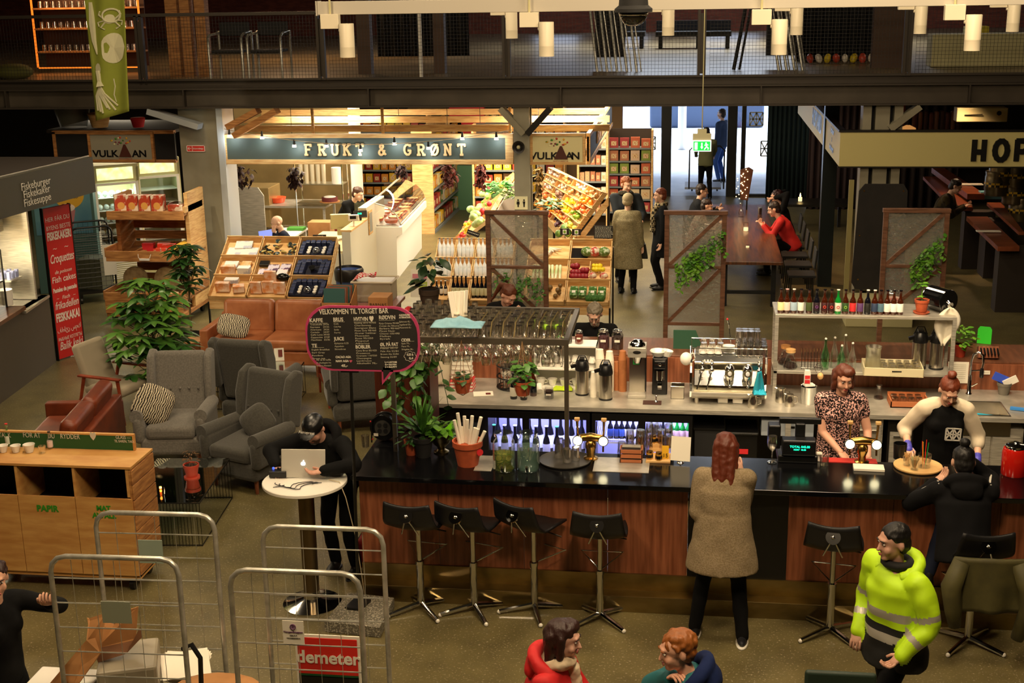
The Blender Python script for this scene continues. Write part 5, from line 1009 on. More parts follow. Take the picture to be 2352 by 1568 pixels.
def tub(px_,py_,z,lab,m_,w=.1,d=.1,h=.09,Y=None):
 p=at(px_,py_,z=z);t=TH_('gastro_tub',lab,'tub',p);mk('tub',MB().bb(-w/2,w/2,-d/2,d/2,0,.004).bb(-w/2,w/2,-d/2,-d/2+.004,0,h).bb(-w/2,w/2,d/2-.004,d/2,0,h).bb(-w/2,-w/2+.004,-d/2,d/2,0,h).bb(w/2-.004,w/2,-d/2,d/2,0,h),m_,t);mk('rim',MB().tube([(-w/2,-d/2,h),(w/2,-d/2,h),(w/2,d/2,h),(-w/2,d/2,h)],.005,5,close=True),m_,t)
tub(1556,912,BC,'steel tub with a pale rim between grinder and espresso machine',m_pol,.13,.12,.13)
p=at(1670,908,z=BC);e_=TH_('espresso_machine','large chrome three group espresso machine with glasses on top','espresso machine',(p.x,12.28,BC));W2=.36
side=[(.0,.0+.06),(.04,.04),(.46,.04),(.5,.12),(.5,.42),(.4,.47),(.12,.47),(.04,.40),(.10,.28),(.10,.17),(-.02,.13)]
MS=Matrix(((0,0,1,0),(1,0,0,0),(0,1,0,0),(0,0,0,1)))
mk('body',MB().prism([(.06,.16),(.48,.16),(.5,.44),(.36,.46),(.12,.46),(.06,.40),(.14,.3)],-W2+.03,W2-.03,0,MS),mCH,e_,bev=.006)
for s_ in(-1,1):mk('side_panel',MB().prism(side,s_*W2-.012,s_*W2+.012,0,MS),mCH,e_,bev=.004)
mk('drip_tray',MB().prism([(-.06,.13),(.45,.13),(.45,.05),(0,.05),(-.06,.09)],-W2+.01,W2-.01,0,MS),mST,e_,bev=.004);mk('drip_grille',MB().bb(-W2+.03,W2-.03,-.04,.13,.13,.137),mat('tray_light','d8cda8',.3,.8),e_)
mk('cup_rail',MB().tube([(-W2,.1,.53),(W2,.1,.53),(W2,.46,.53),(-W2,.46,.53)],.007,6,close=True).cyl((-W2,.1,.46),(-W2,.1,.53),.006).cyl((W2,.1,.46),(W2,.1,.53),.006),mCH,e_)
for x in(-.3,.3):mk('foot',MB().cyl((x,.02,0),(x,.02,.06),.02,n=12),mST,e_);mk('foot',MB().cyl((x,.4,0),(x,.4,.06),.02,n=12),mST,e_)
for x in(-.02,.15):
 g=mk('group_head',MB().lathe([(0,.0),(.035,.0),(.045,.02),(.05,.07),(.045,.13),(.025,.155),(0,.16)],n=20),mCH,e_,loc=(x+.03,.0,.25),sm=50,rot=(R(12),0,0))
 mk('emblem',MB().cyl((0,-.052,.09),(0,-.047,.09),.038,n=20).ell((0,-.054,.09),(.02,.004,.026),8,5,1),[mCH,mat('emblem_white','f0f0f0',.3)],g)
 mk('portafilter',MB().cyl((x+.03,.0,.245),(x+.03,.0,.27),.036,n=16).tube([(x+.03,-.03,.255),(x+.03,-.14,.23)],[.01,.013],8).ell((x+.03,-.15,.228),.016,10,8),mCH,e_,sm=50)
for x in(-.25,-.16,.29):
 w_=mk('steam_wand',MB().tube([(x,.02,.4),(x,-.03,.36),(x-.02,-.05,.27),(x-.05,-.06,.16)],.007,8),mCH,e_,sm=60);mk('knob',MB().ell((x,-.03,.35),.022,14,10).cyl((x,.04,.42),(x,-.0,.38),.016,n=12),mCH,w_,sm=180)
for x in(-.23,-.2,-.17):mk('button',MB().ell((x,.05,.42),.011,10,6),mWH,e_,sm=180)
ex=e_.location
def onm(dx,dy,dz=.475):return(ex.x+dx,ex.y+dy,ex.z+dz)
for i in range(3):
 for j in range(2):tumbler(onm(-.24+i*.08,.16+j*.14,.47),'dark rimmed glass standing upside down at the left on the espresso machine','glasses on the espresso machine, left group',(1,1,1.1))
for i in range(3):
 for j in range(2):coffee_cup(onm(-.25+i*.075,.14+.06*j,.47+.06),'white espresso cup upside down on the left of the espresso machine','espresso cups on the machine',.95,(PI,0,i))
t=TH_('saucer_stack','stack of white saucers on the espresso machine','saucers',onm(-.0,.2,.47));
for k in range(8):mk('saucer',MB().lathe([(0,k*.008),(.03,k*.008),(.062,k*.008+.008),(.03,k*.008+.003),(0,k*.008+.003)],n=20),mWH,t,sm=50)
for i in range(5):
 for j in range(4):
  k=2 if(i<4 and j>1)else 1
  for q in range(k):tumbler(onm(.1+i*.06,.12+j*.085,.47+q*.1),'clear tumbler stacked upside down at the right on the espresso machine','glasses on the espresso machine, right group',(1,1,1))
t=TH_('bottle_brush','red tipped stick in a glass on the espresso machine','stirrer',onm(.03,.3,.47));mk('stick',MB().tube([(0,0,0),(-.03,0,.25),(-.045,0,.3)],.005),mCH,t);mk('tip',MB().ell((-.047,0,.305),.011,8,6),mat('sticker_red','c8232a'),t)
def jug(px_,py_,lab,sc=1,z=BC):
 t=TH_('milk_jug',lab,'milk jug',at(px_,py_,z=z));mk('jug_body',MB().lathe([(0,0),(.045,0),(.048,.01),(.044,.07),(.036,.1),(.04,.12),(.036,.12),(.032,.1),(0,.02)],n=18).cyl((-.036,0,.115),(-.055,0,.125),.012,.003,6),m_pol,t,sm=50);mk('handle',MB().tube([(.035,0,.1),(.07,0,.095),(.07,0,.04),(.045,0,.03)],.006,6),m_pol,t,sm=60);t.scale=(sc,)*3;return t
jug(1729,935,'steel milk jug in front of the espresso machine',1.05);jug(1793,922,'steel milk jug by the shelf leg, back one',1.15);jug(1813,932,'steel milk jug beside the ice bucket, front one',1.0)
tub(1660,922,BC,'white square tub under the left of the espresso machine',mWH,.1,.1,.09);tub(1694,923,BC,'white square tub under the right of the espresso machine',mWH,.1,.1,.09)
t=TH_('ice_bucket','round shiny steel bucket with a red and white coffee bag','bucket',at(1856,925,z=BC));mk('bucket',MB().lathe([(0,0),(.07,0),(.075,.01),(.075,.17),(.08,.175),(.07,.17),(.068,.02),(0,.015)],n=24),mCH,t,sm=50);mk('tin_lid',MB().box((.0,.0,.185),(.1,.08,.015),rz=.3),mWH,t)
t=TH_('coffee_bag','white coffee bag with a red front standing in the steel bucket','bag',(t.location.x-.02,t.location.y-.02,BC+.19));mk('bag',MB().prism([(-.03,0),(.03,0),(.03,.12),(.022,.15),(-.022,.15),(-.03,.12)],-.02,.02,0,FACE),mWH,t,bev=.004);mk('front_panel',MB().box((0,-.022,.06),(.05,.003,.08)),mat('sticker_red','c8232a'),t);word('KAFFE',.016,mWH,t,(0,-.025,.06))
cloth('dish_cloth','bright turquoise cloth hanging over the espresso machine tray','cloth',1745,905,BC+.14,.12,.12,.06,mat('turq_cloth','1f9fc0',.9))
mk('dish_cloth',MB().grid(lambda u,v:V(((u-.5)*.09*(.4+v),-.02*math.sin(u*6),-.22*v)),8,10),mat('turq_cloth2','1a8aa0',.9),label='teal cloth hanging from the right steam wand',cat='cloth',loc=(ex.x+.29,ex.y-.085,ex.z+.36),sm=180,solid=.004,fix=False)
t=TH_('hanging_cup','white jug hung on the left side of the espresso machine','jug',(ex.x-.41,ex.y+.1,BC+.42));mk('body',MB().ell((0,0,0),(.06,.06,.065),16,10),mWH,t,sm=180);mk('handle',MB().tube([(.03,0,.04),(.07,0,.06),(.09,0,.0),(.05,0,-.03)],.007,6),mWH,t)
t=TH_('shelf_unit','freestanding steel shelf unit on the back counter with beer bottles on top','shelf',(0,0,0));x0,x1,y0,y1=.83,2.54,12.58,12.93
for x in(x0,x1-.035):
 for y in(y0,y1-.035):mk('post',MB().bb(x,x+.035,y,y+.035,BC,1.72),mST,t)
mk('top_shelf',MB().bb(x0,x1,y0,y1+.18,1.72,1.75),mST,t,bev=.003);mk('middle_shelf',MB().bb(x0,x1,y0,y1,1.15,1.18),mST,t,bev=.003)
bd=[(1793,'e8dfa8','cream label'),(1807,'e3cfc4','pale pink label'),(1822.5,'9fb7c9','pale blue shield label'),(1839,'dfe6da','white and green label'),(1858,'3c4a22','dark green label'),(1875,'241018','black label with a purple ring'),(1893,'3a0f10','black label with red ring, left of its twin'),(1909,'2f0c0d','black label with red ring beside the green bottle'),(1924,'d8d2c2','green glass with a red and white label'),(1941,'274a1c','green round label'),(1958,'c8282c','bright red label'),(1975,'5a3a6a','purple band label'),(1992,'1a1a14','black label and white cap'),(2008,'2b3a56','dark blue label and white neck'),(2022,'4f6f80','grey blue label'),(2037,'e6e2da','white and orange label, left of the last trio'),(2052,'e4e6ea','white and blue label, middle of the last trio'),(2067,'e2e8de','white and green label, rightmost of the row')]
for i,(px_,c,ds)in enumerate(bd):
 p=at(px_,712,Y=12.66);body=m_bgreen if i==8 else(m_bdark if i in(12,5)else m_amber)
 bottle('t%d'%i,body,lm(c),lm('e8e4da')if i in(2,8,12,13)else(lm('c8a0a0')if i==1 else m_bdark),(p.x,12.66,1.75),'beer bottle with %s on the top shelf'%ds,'bottle',h=.235,r=.031)
 if i in(5,6,7,9,8):
  c2={5:'7a3a8a',6:'e0402a',7:'d0302a',9:'8ac040',8:'c8232a'}[i];bb_=BOT[('t%d'%i,body.name,lm(c).name,(lm('e8e4da')if i==8 else m_bdark).name,.235,.031)];bb_.rotation_euler[2]=0
  mk('label_ring',MB().tube([(.012*math.cos(2*PI*k/12),-.033,.07+.012*math.sin(2*PI*k/12))for k in range(12)],.003,5,close=True),mat('ring_'+c2,c2,.5),bb_)
t=clipjar(2051,712,1.75,.07,.2,mat('red_blobs','9a2a20',.7,0,'d8d0c0',9),'big glass clip jar with a red tag behind the beer bottles',Y=12.85)
p=at(2116,722,z=1.75)
t=potted('potted_plant','terracotta pot and saucer with a small basil seedling on the top shelf',2116,716,1.75,.07,.12,m_terra,None,None,Y=12.72);t.location.z=1.77
mk('saucer',MB().lathe([(0,-.02),(.065,-.02),(.08,.0),(.075,.002),(.06,-.012),(0,-.012)],n=20),m_terra,t,sm=50)
fo=MB();rd=random.Random(2)
for k in range(9):leaf(fo,V((.0,0,.26+.01*(k%3))),k*.75,rd.uniform(-.2,.5),.07,.6,.5)
for k in range(5):leaf(fo,V((-.02,0,.15)),k*1.3,rd.uniform(-.1,.5),.045,.6,.5)
mk('foliage',fo,m_leafl,t,fix=False,sm=180);mk('stem',MB().tube([(0,0,.1),(-.005,0,.18),(0,0,.27)],.004),m_leafl,t)
t=TH_('paper_towel_dispenser','round black paper towel dispenser lying on the top shelf','dispenser',(at(2163,712,Y=12.75).x,12.85,1.87))
mk('drum',MB().cyl((-.08,.1,.0),(.06,-.12,.0),.115,n=28),mat('dispenser_black','0a0a0b',.12,coat=.6),t,bev=.012);mk('nozzle',MB().cyl((.06,-.12,-.02),(.07,-.15,-.03),.04,.03,16),mCH,t,sm=50)
def tw(u,v):
 w=.02+.1*math.sin(PI*min(1,v*1.05)**.8);return V((.07+(u-.5)*w*2-.05*v,-.16-.02*math.sin(u*9),-.05-.38*v))
mk('paper_towel',MB().grid(tw,12,14),mat('towel_white','d9d2c0',.9,sheen=.1),t,sm=180,fix=False,solid=.003,label='white paper towel hanging down')
MZ=1.18
for k,(px_,yy)in enumerate(((1803,12.82),(1815,12.68))):
 p=at(px_,840,Y=yy);t=TH_('carafe','cork lidded glass coffee carafe on the middle shelf, %s one'%('rear','front')[k],'carafe',(p.x,yy,MZ));mk('glass',MB().lathe([(0,0),(.07,0),(.075,.02),(.04,.12),(.035,.15),(.045,.17)],n=20),mGL,t,sm=50);mk('coffee',MB().lathe([(0,.004),(.066,.004),(.07,.02),(.055,.05),(0,.05)],n=18),mat('coffee_brown','2a140a'),t,sm=50);mk('cork_lid',MB().cyl((0,0,.165),(0,0,.195),.048,n=18),m_pine if k else mPL,t)
p=at(1862,845,Y=12.66);t=TH_('plate_stand','wire plate stand with tall pegs on the middle shelf','plate stand',(p.x,12.68,MZ));q=MB().tube([(-.1,-.04,.02),(.1,-.04,.02),(.1,.06,.02),(-.1,.06,.02)],.004,5,close=True)
for k in range(7):q.cyl((-.09+k*.03,-.04,.0),(-.09+k*.03,.0,.21),.0035,n=5)
mk('pegs',q,mCH,t)
p=at(1884,850,Y=12.6);t=TH_('wooden_brush','round wooden dish brush hanging by the middle shelf','brush',(p.x,12.56,1.14));mk('bristles',MB().ell((0,0,0),(.03,.03,.035),12,8),m_pine,t,sm=180);mk('loop_handle',MB().tube([(.035*math.cos(2*PI*i/16)-.02,0,.08+.05*math.sin(2*PI*i/16))for i in range(16)],.004,6,close=True),mCH,t)
for i,(px_,g_,h_)in enumerate(((1893,m_glassg,.3),(1915,mGL,.3),(1938,mGL,.34),(1932,m_glassg,.22),(1955,mGL,.26))):
 p=at(px_,845,Y=12.72);t=TH_('swing_bottle','%s swing top water bottle, %s from the left on the middle shelf'%('green' if g_ is m_glassg else 'clear',ORD[i]),'bottle',(p.x,12.68+.05*(i%2),MZ));mk('glass',MB().lathe([(0,0),(.038,0),(.04,.01),(.04,h_*.5),(.015,h_*.78),(.014,h_),(.01,h_)],n=16),g_,t,sm=50);mk('stopper',MB().ell((0,0,h_+.008),(.013,.013,.012),10,6),mWH,t,sm=180)
p=at(1997,852,Y=12.5);t=TH_('glass_tray','cream plastic tray crowded with upside down glasses, jutting off the middle shelf','tray',(at(2050,840,Y=12.6).x,12.62,MZ));w=.56;d=.34
mk('tray',MB().bb(-w/2,w/2,-d/2,d/2,.002,.008).bb(-w/2,w/2,-d/2,-d/2+.01,.008,.085).bb(-w/2,w/2,d/2-.01,d/2,.008,.085).bb(-w/2,-w/2+.01,-d/2,d/2,.008,.085).bb(w/2-.01,w/2,-d/2,d/2,.008,.085),mat('tray_cream','cdc3a0',.5),t,bev=.004,rot=(0,0,-.05));mk('handle_slot',MB().box((0.02,-d/2-.002,.055),(.09,.004,.012)),mDS,t)
tl=t.location
for i in range(5):
 for j in range(3):tumbler((tl.x-.08+i*.075,tl.y-.1+j*.095,MZ+.01),'small clear glass upside down in the cream tray','glasses in the cream tray',(.95,.95,.9))
t=TH_('glass_pitcher','frosted glass pitcher standing in the cream tray','pitcher',(tl.x-.18,tl.y+.03,MZ+.01));mk('pitcher',MB().lathe([(0,0),(.07,0),(.075,.02),(.07,.2),(.08,.24),(.075,.24),(.065,.2),(0,.02)],n=20),glassy('frosted_glass',gl=.3,rough=.3,c=(.8,.8,.7)),t,sm=50)
for k,px_ in enumerate((2110,2150)):
 p=at(px_,835,Y=12.85);t=airpot(0,0,0,'tall steel thermos dispenser on the middle shelf, %s one'%('left','right')[k],1.15)if 0 else None
 t=airpot(px_,835,MZ,'tall steel thermos on the middle shelf, %s one'%('left','right')[k],1.05,Y=12.78);t.location.z=MZ
t=TH_('wooden_box','wooden box with upturned glasses behind the two bartenders','box',at(2085,928,z=BC));w=.36;d=.24
mk('box',MB().bb(-w/2,w/2,-d/2,d/2,0,.01).bb(-w/2,w/2,-d/2,-d/2+.012,0,.06).bb(-w/2,w/2,d/2-.012,d/2,0,.09).bb(-w/2,-w/2+.012,-d/2,d/2,0,.07).bb(w/2-.012,w/2,-d/2,d/2,0,.07),mat('crate_red_pine','a8633a'),t);tl=t.location
for i in range(8):tumbler((tl.x-.13+(i%4)*.075,tl.y-.05+.09*(i//4),BC+.012),'tumbler upside down in the wooden box behind the bartenders','glasses in the wooden box',(1,1,.8))
t=TH_('coffee_flask','glass flask with dark coffee on the counter by the floral blouse','flask',at(2018,915,z=BC));mk('glass',MB().lathe([(0,0),(.05,0),(.05,.02),(.02,.09),(.02,.12),(.03,.14)],n=16),mGL,t,sm=50);mk('coffee',MB().cyl((0,0,.003),(0,0,.02),.047,n=16),mat('coffee_brown','2a140a'),t)
t=TH_('sink_faucet','tall chrome spring faucet at the sink','faucet',at(2225,905,z=BC))
mk('column',MB().lathe([(0,0),(.03,0),(.03,.01),(.02,.02),(.018,.2),(0,.2)],n=16),mCH,t,sm=50)
mk('spring_hose',MB().tube([(0,0,.18),(0,0,.34),(.02,-.01,.41),(.06,-.02,.44),(.1,-.03,.41),(.11,-.03,.33),(.1,-.03,.27)],.012,10),mCH,t,sm=60);mk('spray_head',MB().lathe([(.012,.0),(.02,.01),(.02,.07),(.013,.1)],n=14,c=(.1,-.03,.18)),mBK,t,sm=50);mk('lever',MB().tube([(.02,0,.08),(.07,-.02,.12)],.007),mCH,t);mk('holder_arm',MB().tube([(0,0,.24),(.1,-.03,.26)],.006),mCH,t)
t=potted('potted_plant','terracotta pot of bright green basil on the far counter by the faucet',2205,818,1.2,.065,.13,m_redpot,leafmesh(150,.13,.2,.065,61,cz=.11,aspect=.6,droop=.3),m_leafl)
t=TH_('knife_block','slanted wooden knife block beside the basil pot','knife block',at(2268,822,z=1.2));mk('block',MB().box((0,0,.06),(.2,.1,.12),rx=-.3),m_walnut,t,bev=.004)
for k in range(6):mk('knife_handle',MB().box((-.08+k*.032,-.07,.085),(.015,.09,.02),rx=.5),mBK,t)
mk('cutting_board',MB().prism([(-.07,0),(.07,0),(.07,.15),(.05,.18),(-.05,.18),(-.07,.15)],0,.012,0,FACE),mat('board_green','22c41a',.5),label='bright green cutting board leaning on the far counter',cat='cutting board',loc=at(2262,792,z=1.2)+V((0,.05,0)),rot=(R(-10),0,-.3))
for k,(px_,w_)in enumerate(((2200,.2),(2262,.1))):
 a_=at(px_,855,Y=12.94);t=TH_('notice_sheet','white printed list taped to the wooden panel, %s'%('left of the faucet','small one right of the faucet')[k],'notice',(a_.x,12.938,a_.z));mk('sheet',MB().box((0,0,0),(w_,.003,.22 if k==0 else .04)),mPA,t)
 q=MB()
 for j in range(8 if k==0 else 1):q.box((0,-.002,.08-j*.02 if k==0 else 0),(w_*.75,.001,.003))
 mk('print',q,mat('print_grey','8a7f6a'),t)
t=TH_('utensil_pot','grey clay pot crammed with blue and white packets by the sink','pot',at(2305,905,z=BC));mk('pot',pot_mb(.07,.12),mat('grey_pot','6b665c'),t,sm=40);mk('blue_packet',MB().box((-.03,0,.16),(.17,.02,.08),ry=.4),mat('packet_blue','3050c8',.5),t);mk('white_packet',MB().box((.05,-.02,.14),(.14,.02,.07),ry=-.5),mWH,t)
t=TH_('spray_bottle','white pump bottle standing by the right frame edge','bottle',at(2342,890,z=BC));mk('body',MB().lathe([(0,0),(.04,0),(.042,.02),(.042,.16),(.015,.2),(.015,.22),(0,.22)],n=16),mWH,t,sm=50);mk('pump',MB().cyl((0,0,.22),(0,0,.26),.006).box((-.02,0,.265),(.05,.015,.012)),mWH,t);mk('print',MB().box((0,-.043,.09),(.04,.002,.06)),mat('print_grey','8a7f6a'),t)
mk('scrub_brush',MB().box((0,0,.015),(.14,.05,.02),rz=-.3).box((.09,-.03,.02),(.1,.025,.015),rz=-.3),mat('brush_blue','2f80d0',.5),label='blue and white scrubbing brush by the sink',cat='brush',loc=at(2338,942,z=BC))
mk('turquoise_cloth',MB().grid(lambda u,v:V(((u-.5)*.3*(1-.5*v),-.03-.02*math.sin(u*8),-.1*v-.0)),12,6),mat('turq_cloth','1f9fc0'),label='turquoise cloth hanging over the sink edge',cat='cloth',loc=at(2240,950,z=BC)+V((0,0,0.01)),sm=180,solid=.006,fix=False)
t=TH_('green_board','dark green panel standing on the far counter behind the espresso cups','panel',at(1575,800,z=1.2));mk('panel',MB().prism([(-.13,0),(.1,0),(.16,.05),(.1,.2),(-.13,.2)],0,.02,0,FACE),mat('panel_green','214a35',.6),t)
for k,px_ in enumerate((1253,1266,1280)):mk('lime',MB().ell((0,0,.026),(.03,.027,.026),12,8),mat('lime_skin','8ab81c',.4),label='bright green lime among the glasses at the right end of the rack',cat='lime',group='limes by the rack',loc=at(px_,758,z=RZ+.03),sm=180)
mk('green_dustpan',MB().prism([(-.05,0),(.06,0),(.05,.18),(.0,.21),(-.04,.15)],0,.015,0,FACE),mat('board_green','22c41a'),label='bright green plastic board behind the right end of the rack',cat='board',loc=at(1287,775,z=1.2),rot=(R(-8),0,0))
# ================================================================ MARKET STALLS
mCR=mat('crate_pine','e0bd86',.55,0,'c99a5c',5,(1,1,8),bump=.03)
def crate_cell(P00,P10,P11,P01,dep,lab,grp=None,cat='crate',th=.012):
 """one open crate lying on a tilted plane; corners near-left, near-right, far-right, far-left"""
 o=P00.copy();a=[p-o for p in(P00,P10,P11,P01)];n=(a[1]).cross(a[3]).normalized();m=MB()
 ux=a[1].normalized();uy=a[3].normalized()
 def wall(p,q,inn,h):
  v=[p,q,q+inn*th,p+inn*th];v+=[x+n*h for x in v];m.add(v,[(3,2,1,0),(4,5,6,7),(0,1,5,4),(1,2,6,5),(2,3,7,6),(3,0,4,7)])
 wall(a[0],a[1],uy,dep*.55);wall(a[3],a[2],-uy,dep);wall(a[0],a[3],ux,dep*.8);wall(a[1],a[2],-ux,dep*.8)
 m.add([x for x in a]+[x+n*.006 for x in a],[(3,2,1,0),(4,5,6,7)])
 mk('wooden_crate',m,mCR,label=lab,cat=cat,group=grp,loc=o)
 return o,a,n
class Rack:
 def __init__(s,c00,c10,c11,c01,nc,nr,dep,name,rowlab=None,cat='crate'):
  s.c=[V(x)for x in(c00,c10,c11,c01)];s.nc=nc;s.nr=nr;s.n=(s.c[1]-s.c[0]).cross(s.c[3]-s.c[0]).normalized();s.dep=dep
  for j in range(nr):
   for i in range(nc):
    e=.004
    crate_cell(s.pt(i/nc+e,j/nr+e),s.pt((i+1)/nc-e,j/nr+e),s.pt((i+1)/nc-e,(j+1)/nr-e),s.pt(i/nc+e,(j+1)/nr-e),dep,
     'crate of the %s, row %s up, column %s across'%(name,'one two three four five six seven eight'.split()[j],'one two three four five six'.split()[i]))
 def pt(s,u,v,h=0):return s.c[0].lerp(s.c[1],u).lerp(s.c[3].lerp(s.c[2],u),v)+s.n*h
 def cell(s,i,j,u,v,h=0):return s.pt((i+.06+u*.88)/s.nc,(j+.08+v*.84)/s.nr,h)
def table(c00,c10,c11,c01,lab):
 c=[V(x)for x in(c00,c10,c11,c01)];t=TH_('display_table',lab,'display table',(0,0,0));n=(c[1]-c[0]).cross(c[3]-c[0]).normalized()
 v=[p-n*.012 for p in c]+[p-n*.03 for p in c];mk('bed',MB().add(v,[(0,1,2,3),(7,6,5,4),(0,4,5,1),(1,5,6,2),(2,6,7,3),(3,7,4,0)]),mCR,t)
 for p in c:
  q=p-n*.03;mk('leg',MB().bb(q.x-.012,q.x+.012,q.y-.012,q.y+.012,0,q.z),mDS,t)
 a,b=c[0]-n*.03,c[1]-n*.03
 mk('front_board',MB().slab([a+V((0,-.01,.0)),b+V((0,-.01,.0)),b+V((0,.01,.0)),a+V((0,.01,0))],.1),mCR,t)
 mk('stretcher',MB().cyl(V((a.x,a.y,.25)),V((b.x,b.y,.25)),.008),mDS,t)
def disp(x0n,x1n,x0f,x1f,nc,name,lab):
 c=((x0n,17.15,.68),(x1n,17.15,.68),(x1f,18.35,1.28),(x0f,18.35,1.28));table(*c,lab);return Rack(*c,nc,3,.12,name)
D1=disp(-6.72,-5.0,-6.8,-5.12,3,'coffee and cake display','sloped pine display table with coffee boxes behind the leather sofa')
D2=disp(-3.55,-2.44,-3.63,-2.49,4,'bottle display','sloped pine display table full of white bottles')
D3=disp(-2.28,-1.07,-2.28,-1.1,2,'vegetable display','sloped pine display table of vegetables right of the bottle display')
def boxitem(name,lab,cat,loc,dims,m_,grp=None,rot=(0,0,0),front=None,fm=None):
 o=mk(name,MB().box((0,0,dims[2]/2),dims),m_,label=lab,cat=cat,group=grp,loc=loc,rot=rot,bev=.003)
 return o
wb=None;m_wb=mat('white_bottle','e9eef0',.3);
for j in(0,1,2):
 for i in range(4):
  if j==0 and i==0:continue
  for k in range(4):
   for q in range(1):
    p=D2.cell(i,j,.14+.24*k,.28+.3*q,.0)
    if j>0:
     lab='white glass bottle with a dark cap standing in the %s row of the bottle display'%('','middle','back')[j];g='white bottles, %s row'%('','middle','back')[j]
     bottle('wb',m_wb,lm('dfe6ea'),mat('cap_dark','2c2f3a',.4),p,lab,'bottle',g,h=.27,r=.03,neck=.55,name='white_bottle')
    else:
     bottle('ob',m_bdark,lm('cfcaa0'),m_bdark,p,'dark bottle with a pale green label in the front row of the bottle display','bottle','dark bottles in the front row',h=.3,r=.03,neck=.5,name='oil_bottle')
for k in range(3):bottle('sm',m_bdark,lm('d8d0c0'),mWH,D2.cell(0,0,.3+.25*k,.4),'small dark bottle in the front left crate of the bottle display','bottle','small dark bottles, front left crate',h=.2,r=.026,name='oil_bottle')
m_tin=mat('blue_tin','2e3552',.35,0,'3c4468',9);m_box=mat('tray_navy','12142a',.5)
def coffeetray(j,kind):
 c=D1.cell(2,j,.5,.5,.02);rot=Euler((math.atan2(.6,1.2),0,0));t=TH_('gift_tray','navy tray of blue grey coffee tins, %s in the display'%('in front','in the middle','at the back')[j],'tray',c);t.rotation_euler=rot
 mk('tray',MB().bb(-.25,.25,-.17,.17,0,.02).bb(-.25,.25,-.175,-.165,0,.05).bb(-.25,.25,.165,.175,0,.05).bb(-.255,-.245,-.17,.17,0,.05).bb(.245,.255,-.17,.17,0,.05),m_box,t)
 g='tins around the %s tray'%('front','middle','back')[j]
 for q in range(5):
  mk('tin',MB().box((-.16+q*.08,.12,.05),(.066,.066,.07)),m_tin,t,bev=.004)
 for s_ in(-1,1):
  for q in range(4):
   mk('tin',MB().box((s_*.21,-.13+q*.072,.05),(.06,.062,.07)),m_tin,t,bev=.004)
   if kind=='mid':mk('tin',MB().box((s_*.14,-.13+q*.072,.05),(.06,.062,.07)),m_tin,t,bev=.004)
 if kind!='mid':
  for s_ in(-1,1):
   for q in range(3):mk('cup',MB().lathe([(0,0),(.02,0),(.028,.03),(.024,.03),(0,.01)],n=12),mWH,t,loc=(s_*.11,-.1+q*.055,.03))
  mk('glass_pot',MB().ell((0,-.06,.055),(.055,.055,.035),16,8),mGL,t,sm=180);mk('pot_lid',MB().ell((0,-.06,.09),(.035,.035,.01),14,6),mCH,t,sm=180)
 else:mk('metal_filter',MB().lathe([(.02,0),(.05,.06),(.045,.06),(.015,0)],n=16).tube([(.04,0,.04),(.12,.02,.05)],.006),mBM,t,loc=(-.0,-.04,.03),sm=50)
coffeetray(2,'a');coffeetray(1,'mid');coffeetray(0,'a')
m_cover=mat('brochure_white','e9e6e0',.5,0,'b9bccb',9,lo=.55,hi=.62)
for k,(u,v)in enumerate(((.3,.35),(.72,.35),(.5,.7))):
 boxitem('flat_box','flat white printed box in the back left crate, %s one'%('left','right','rear')[k],'box',D1.cell(0,2,u,v,.02+.02*(k==2)),(.25,.17,.03),m_cover,rot=(R(26),0,.05*k))
m_sn=mat('snack_foil','2b3a3c',.3,.3,'c8b46a',14,lo=.5,hi=.56)
rd=random.Random(4)
sn=None
for k in range(22):
 p=D1.cell(1,2,rd.random(),rd.random()*.9,.03+.05*rd.random()*(1 if k<14 else 2));r=(rd.uniform(-.5,.9),rd.uniform(-.5,.5),rd.uniform(0,6))
 if sn is None:sn=mk('chocolate_bag',MB().ell((0,0,0),(.055,.04,.016),10,6),m_sn,label='small shiny dark snack bag in the back middle crate of the display',cat='snack bag',group='snack bags in the back middle crate',loc=p,rot=r,sm=180)
 else:dup(sn,p,rot=r)
m_cake=mat('cake_box','d98f52',.5,0,'e9d3c0',7,lo=.42,hi=.58);m_pinkb=mat('berry_box','d8cfe0',.5,0,'5a3a5c',10,lo=.5,hi=.56)
def goods(D,i,j,lst,lab,cat,nm):
 for k,(u,v,h,dims,m_,rz)in enumerate(lst):boxitem(nm,lab%ORD[k],cat,D.cell(i,j,u,v,h),dims,m_,rot=(R(26 if dims[2]<.06 else 12),0,rz))
goods(D1,1,1,[(.15,.8,.02,(.14,.1,.04),mBK,0),(.45,.55,.02,(.16,.14,.03),m_pinkb,.1),(.8,.6,.02,(.15,.14,.03),m_pinkb,-.1),(.2,.3,.02,(.16,.13,.03),m_pinkb,0),(.75,.25,.03,(.15,.13,.03),mat('berry_box2','e8e2e4',.5,0,'b04a5c',10,lo=.55,hi=.6),0)],'berry printed flat box in the middle crate of the display, %s one','box','printed_box')
goods(D1,1,0,[(.15,.3,.02,(.16,.05,.17),m_cake,0),(.5,.35,.02,(.16,.05,.17),m_cake,.05),(.83,.3,.02,(.17,.05,.17),m_cake,-.05),(.5,.85,.05,(.17,.05,.17),m_cake,.1)],'orange and white cake box in the front middle crate, %s one','box','cake_box')
mk('dark_bag',MB().ell((0,0,.05),(.1,.07,.06),14,8),mat('foil_black','15120f',.2,.4,bump=.6,sc=30),label='shiny black crumpled bag beside the cake boxes',cat='bag',loc=D1.cell(1,0,.85,.95,.05),sm=180)
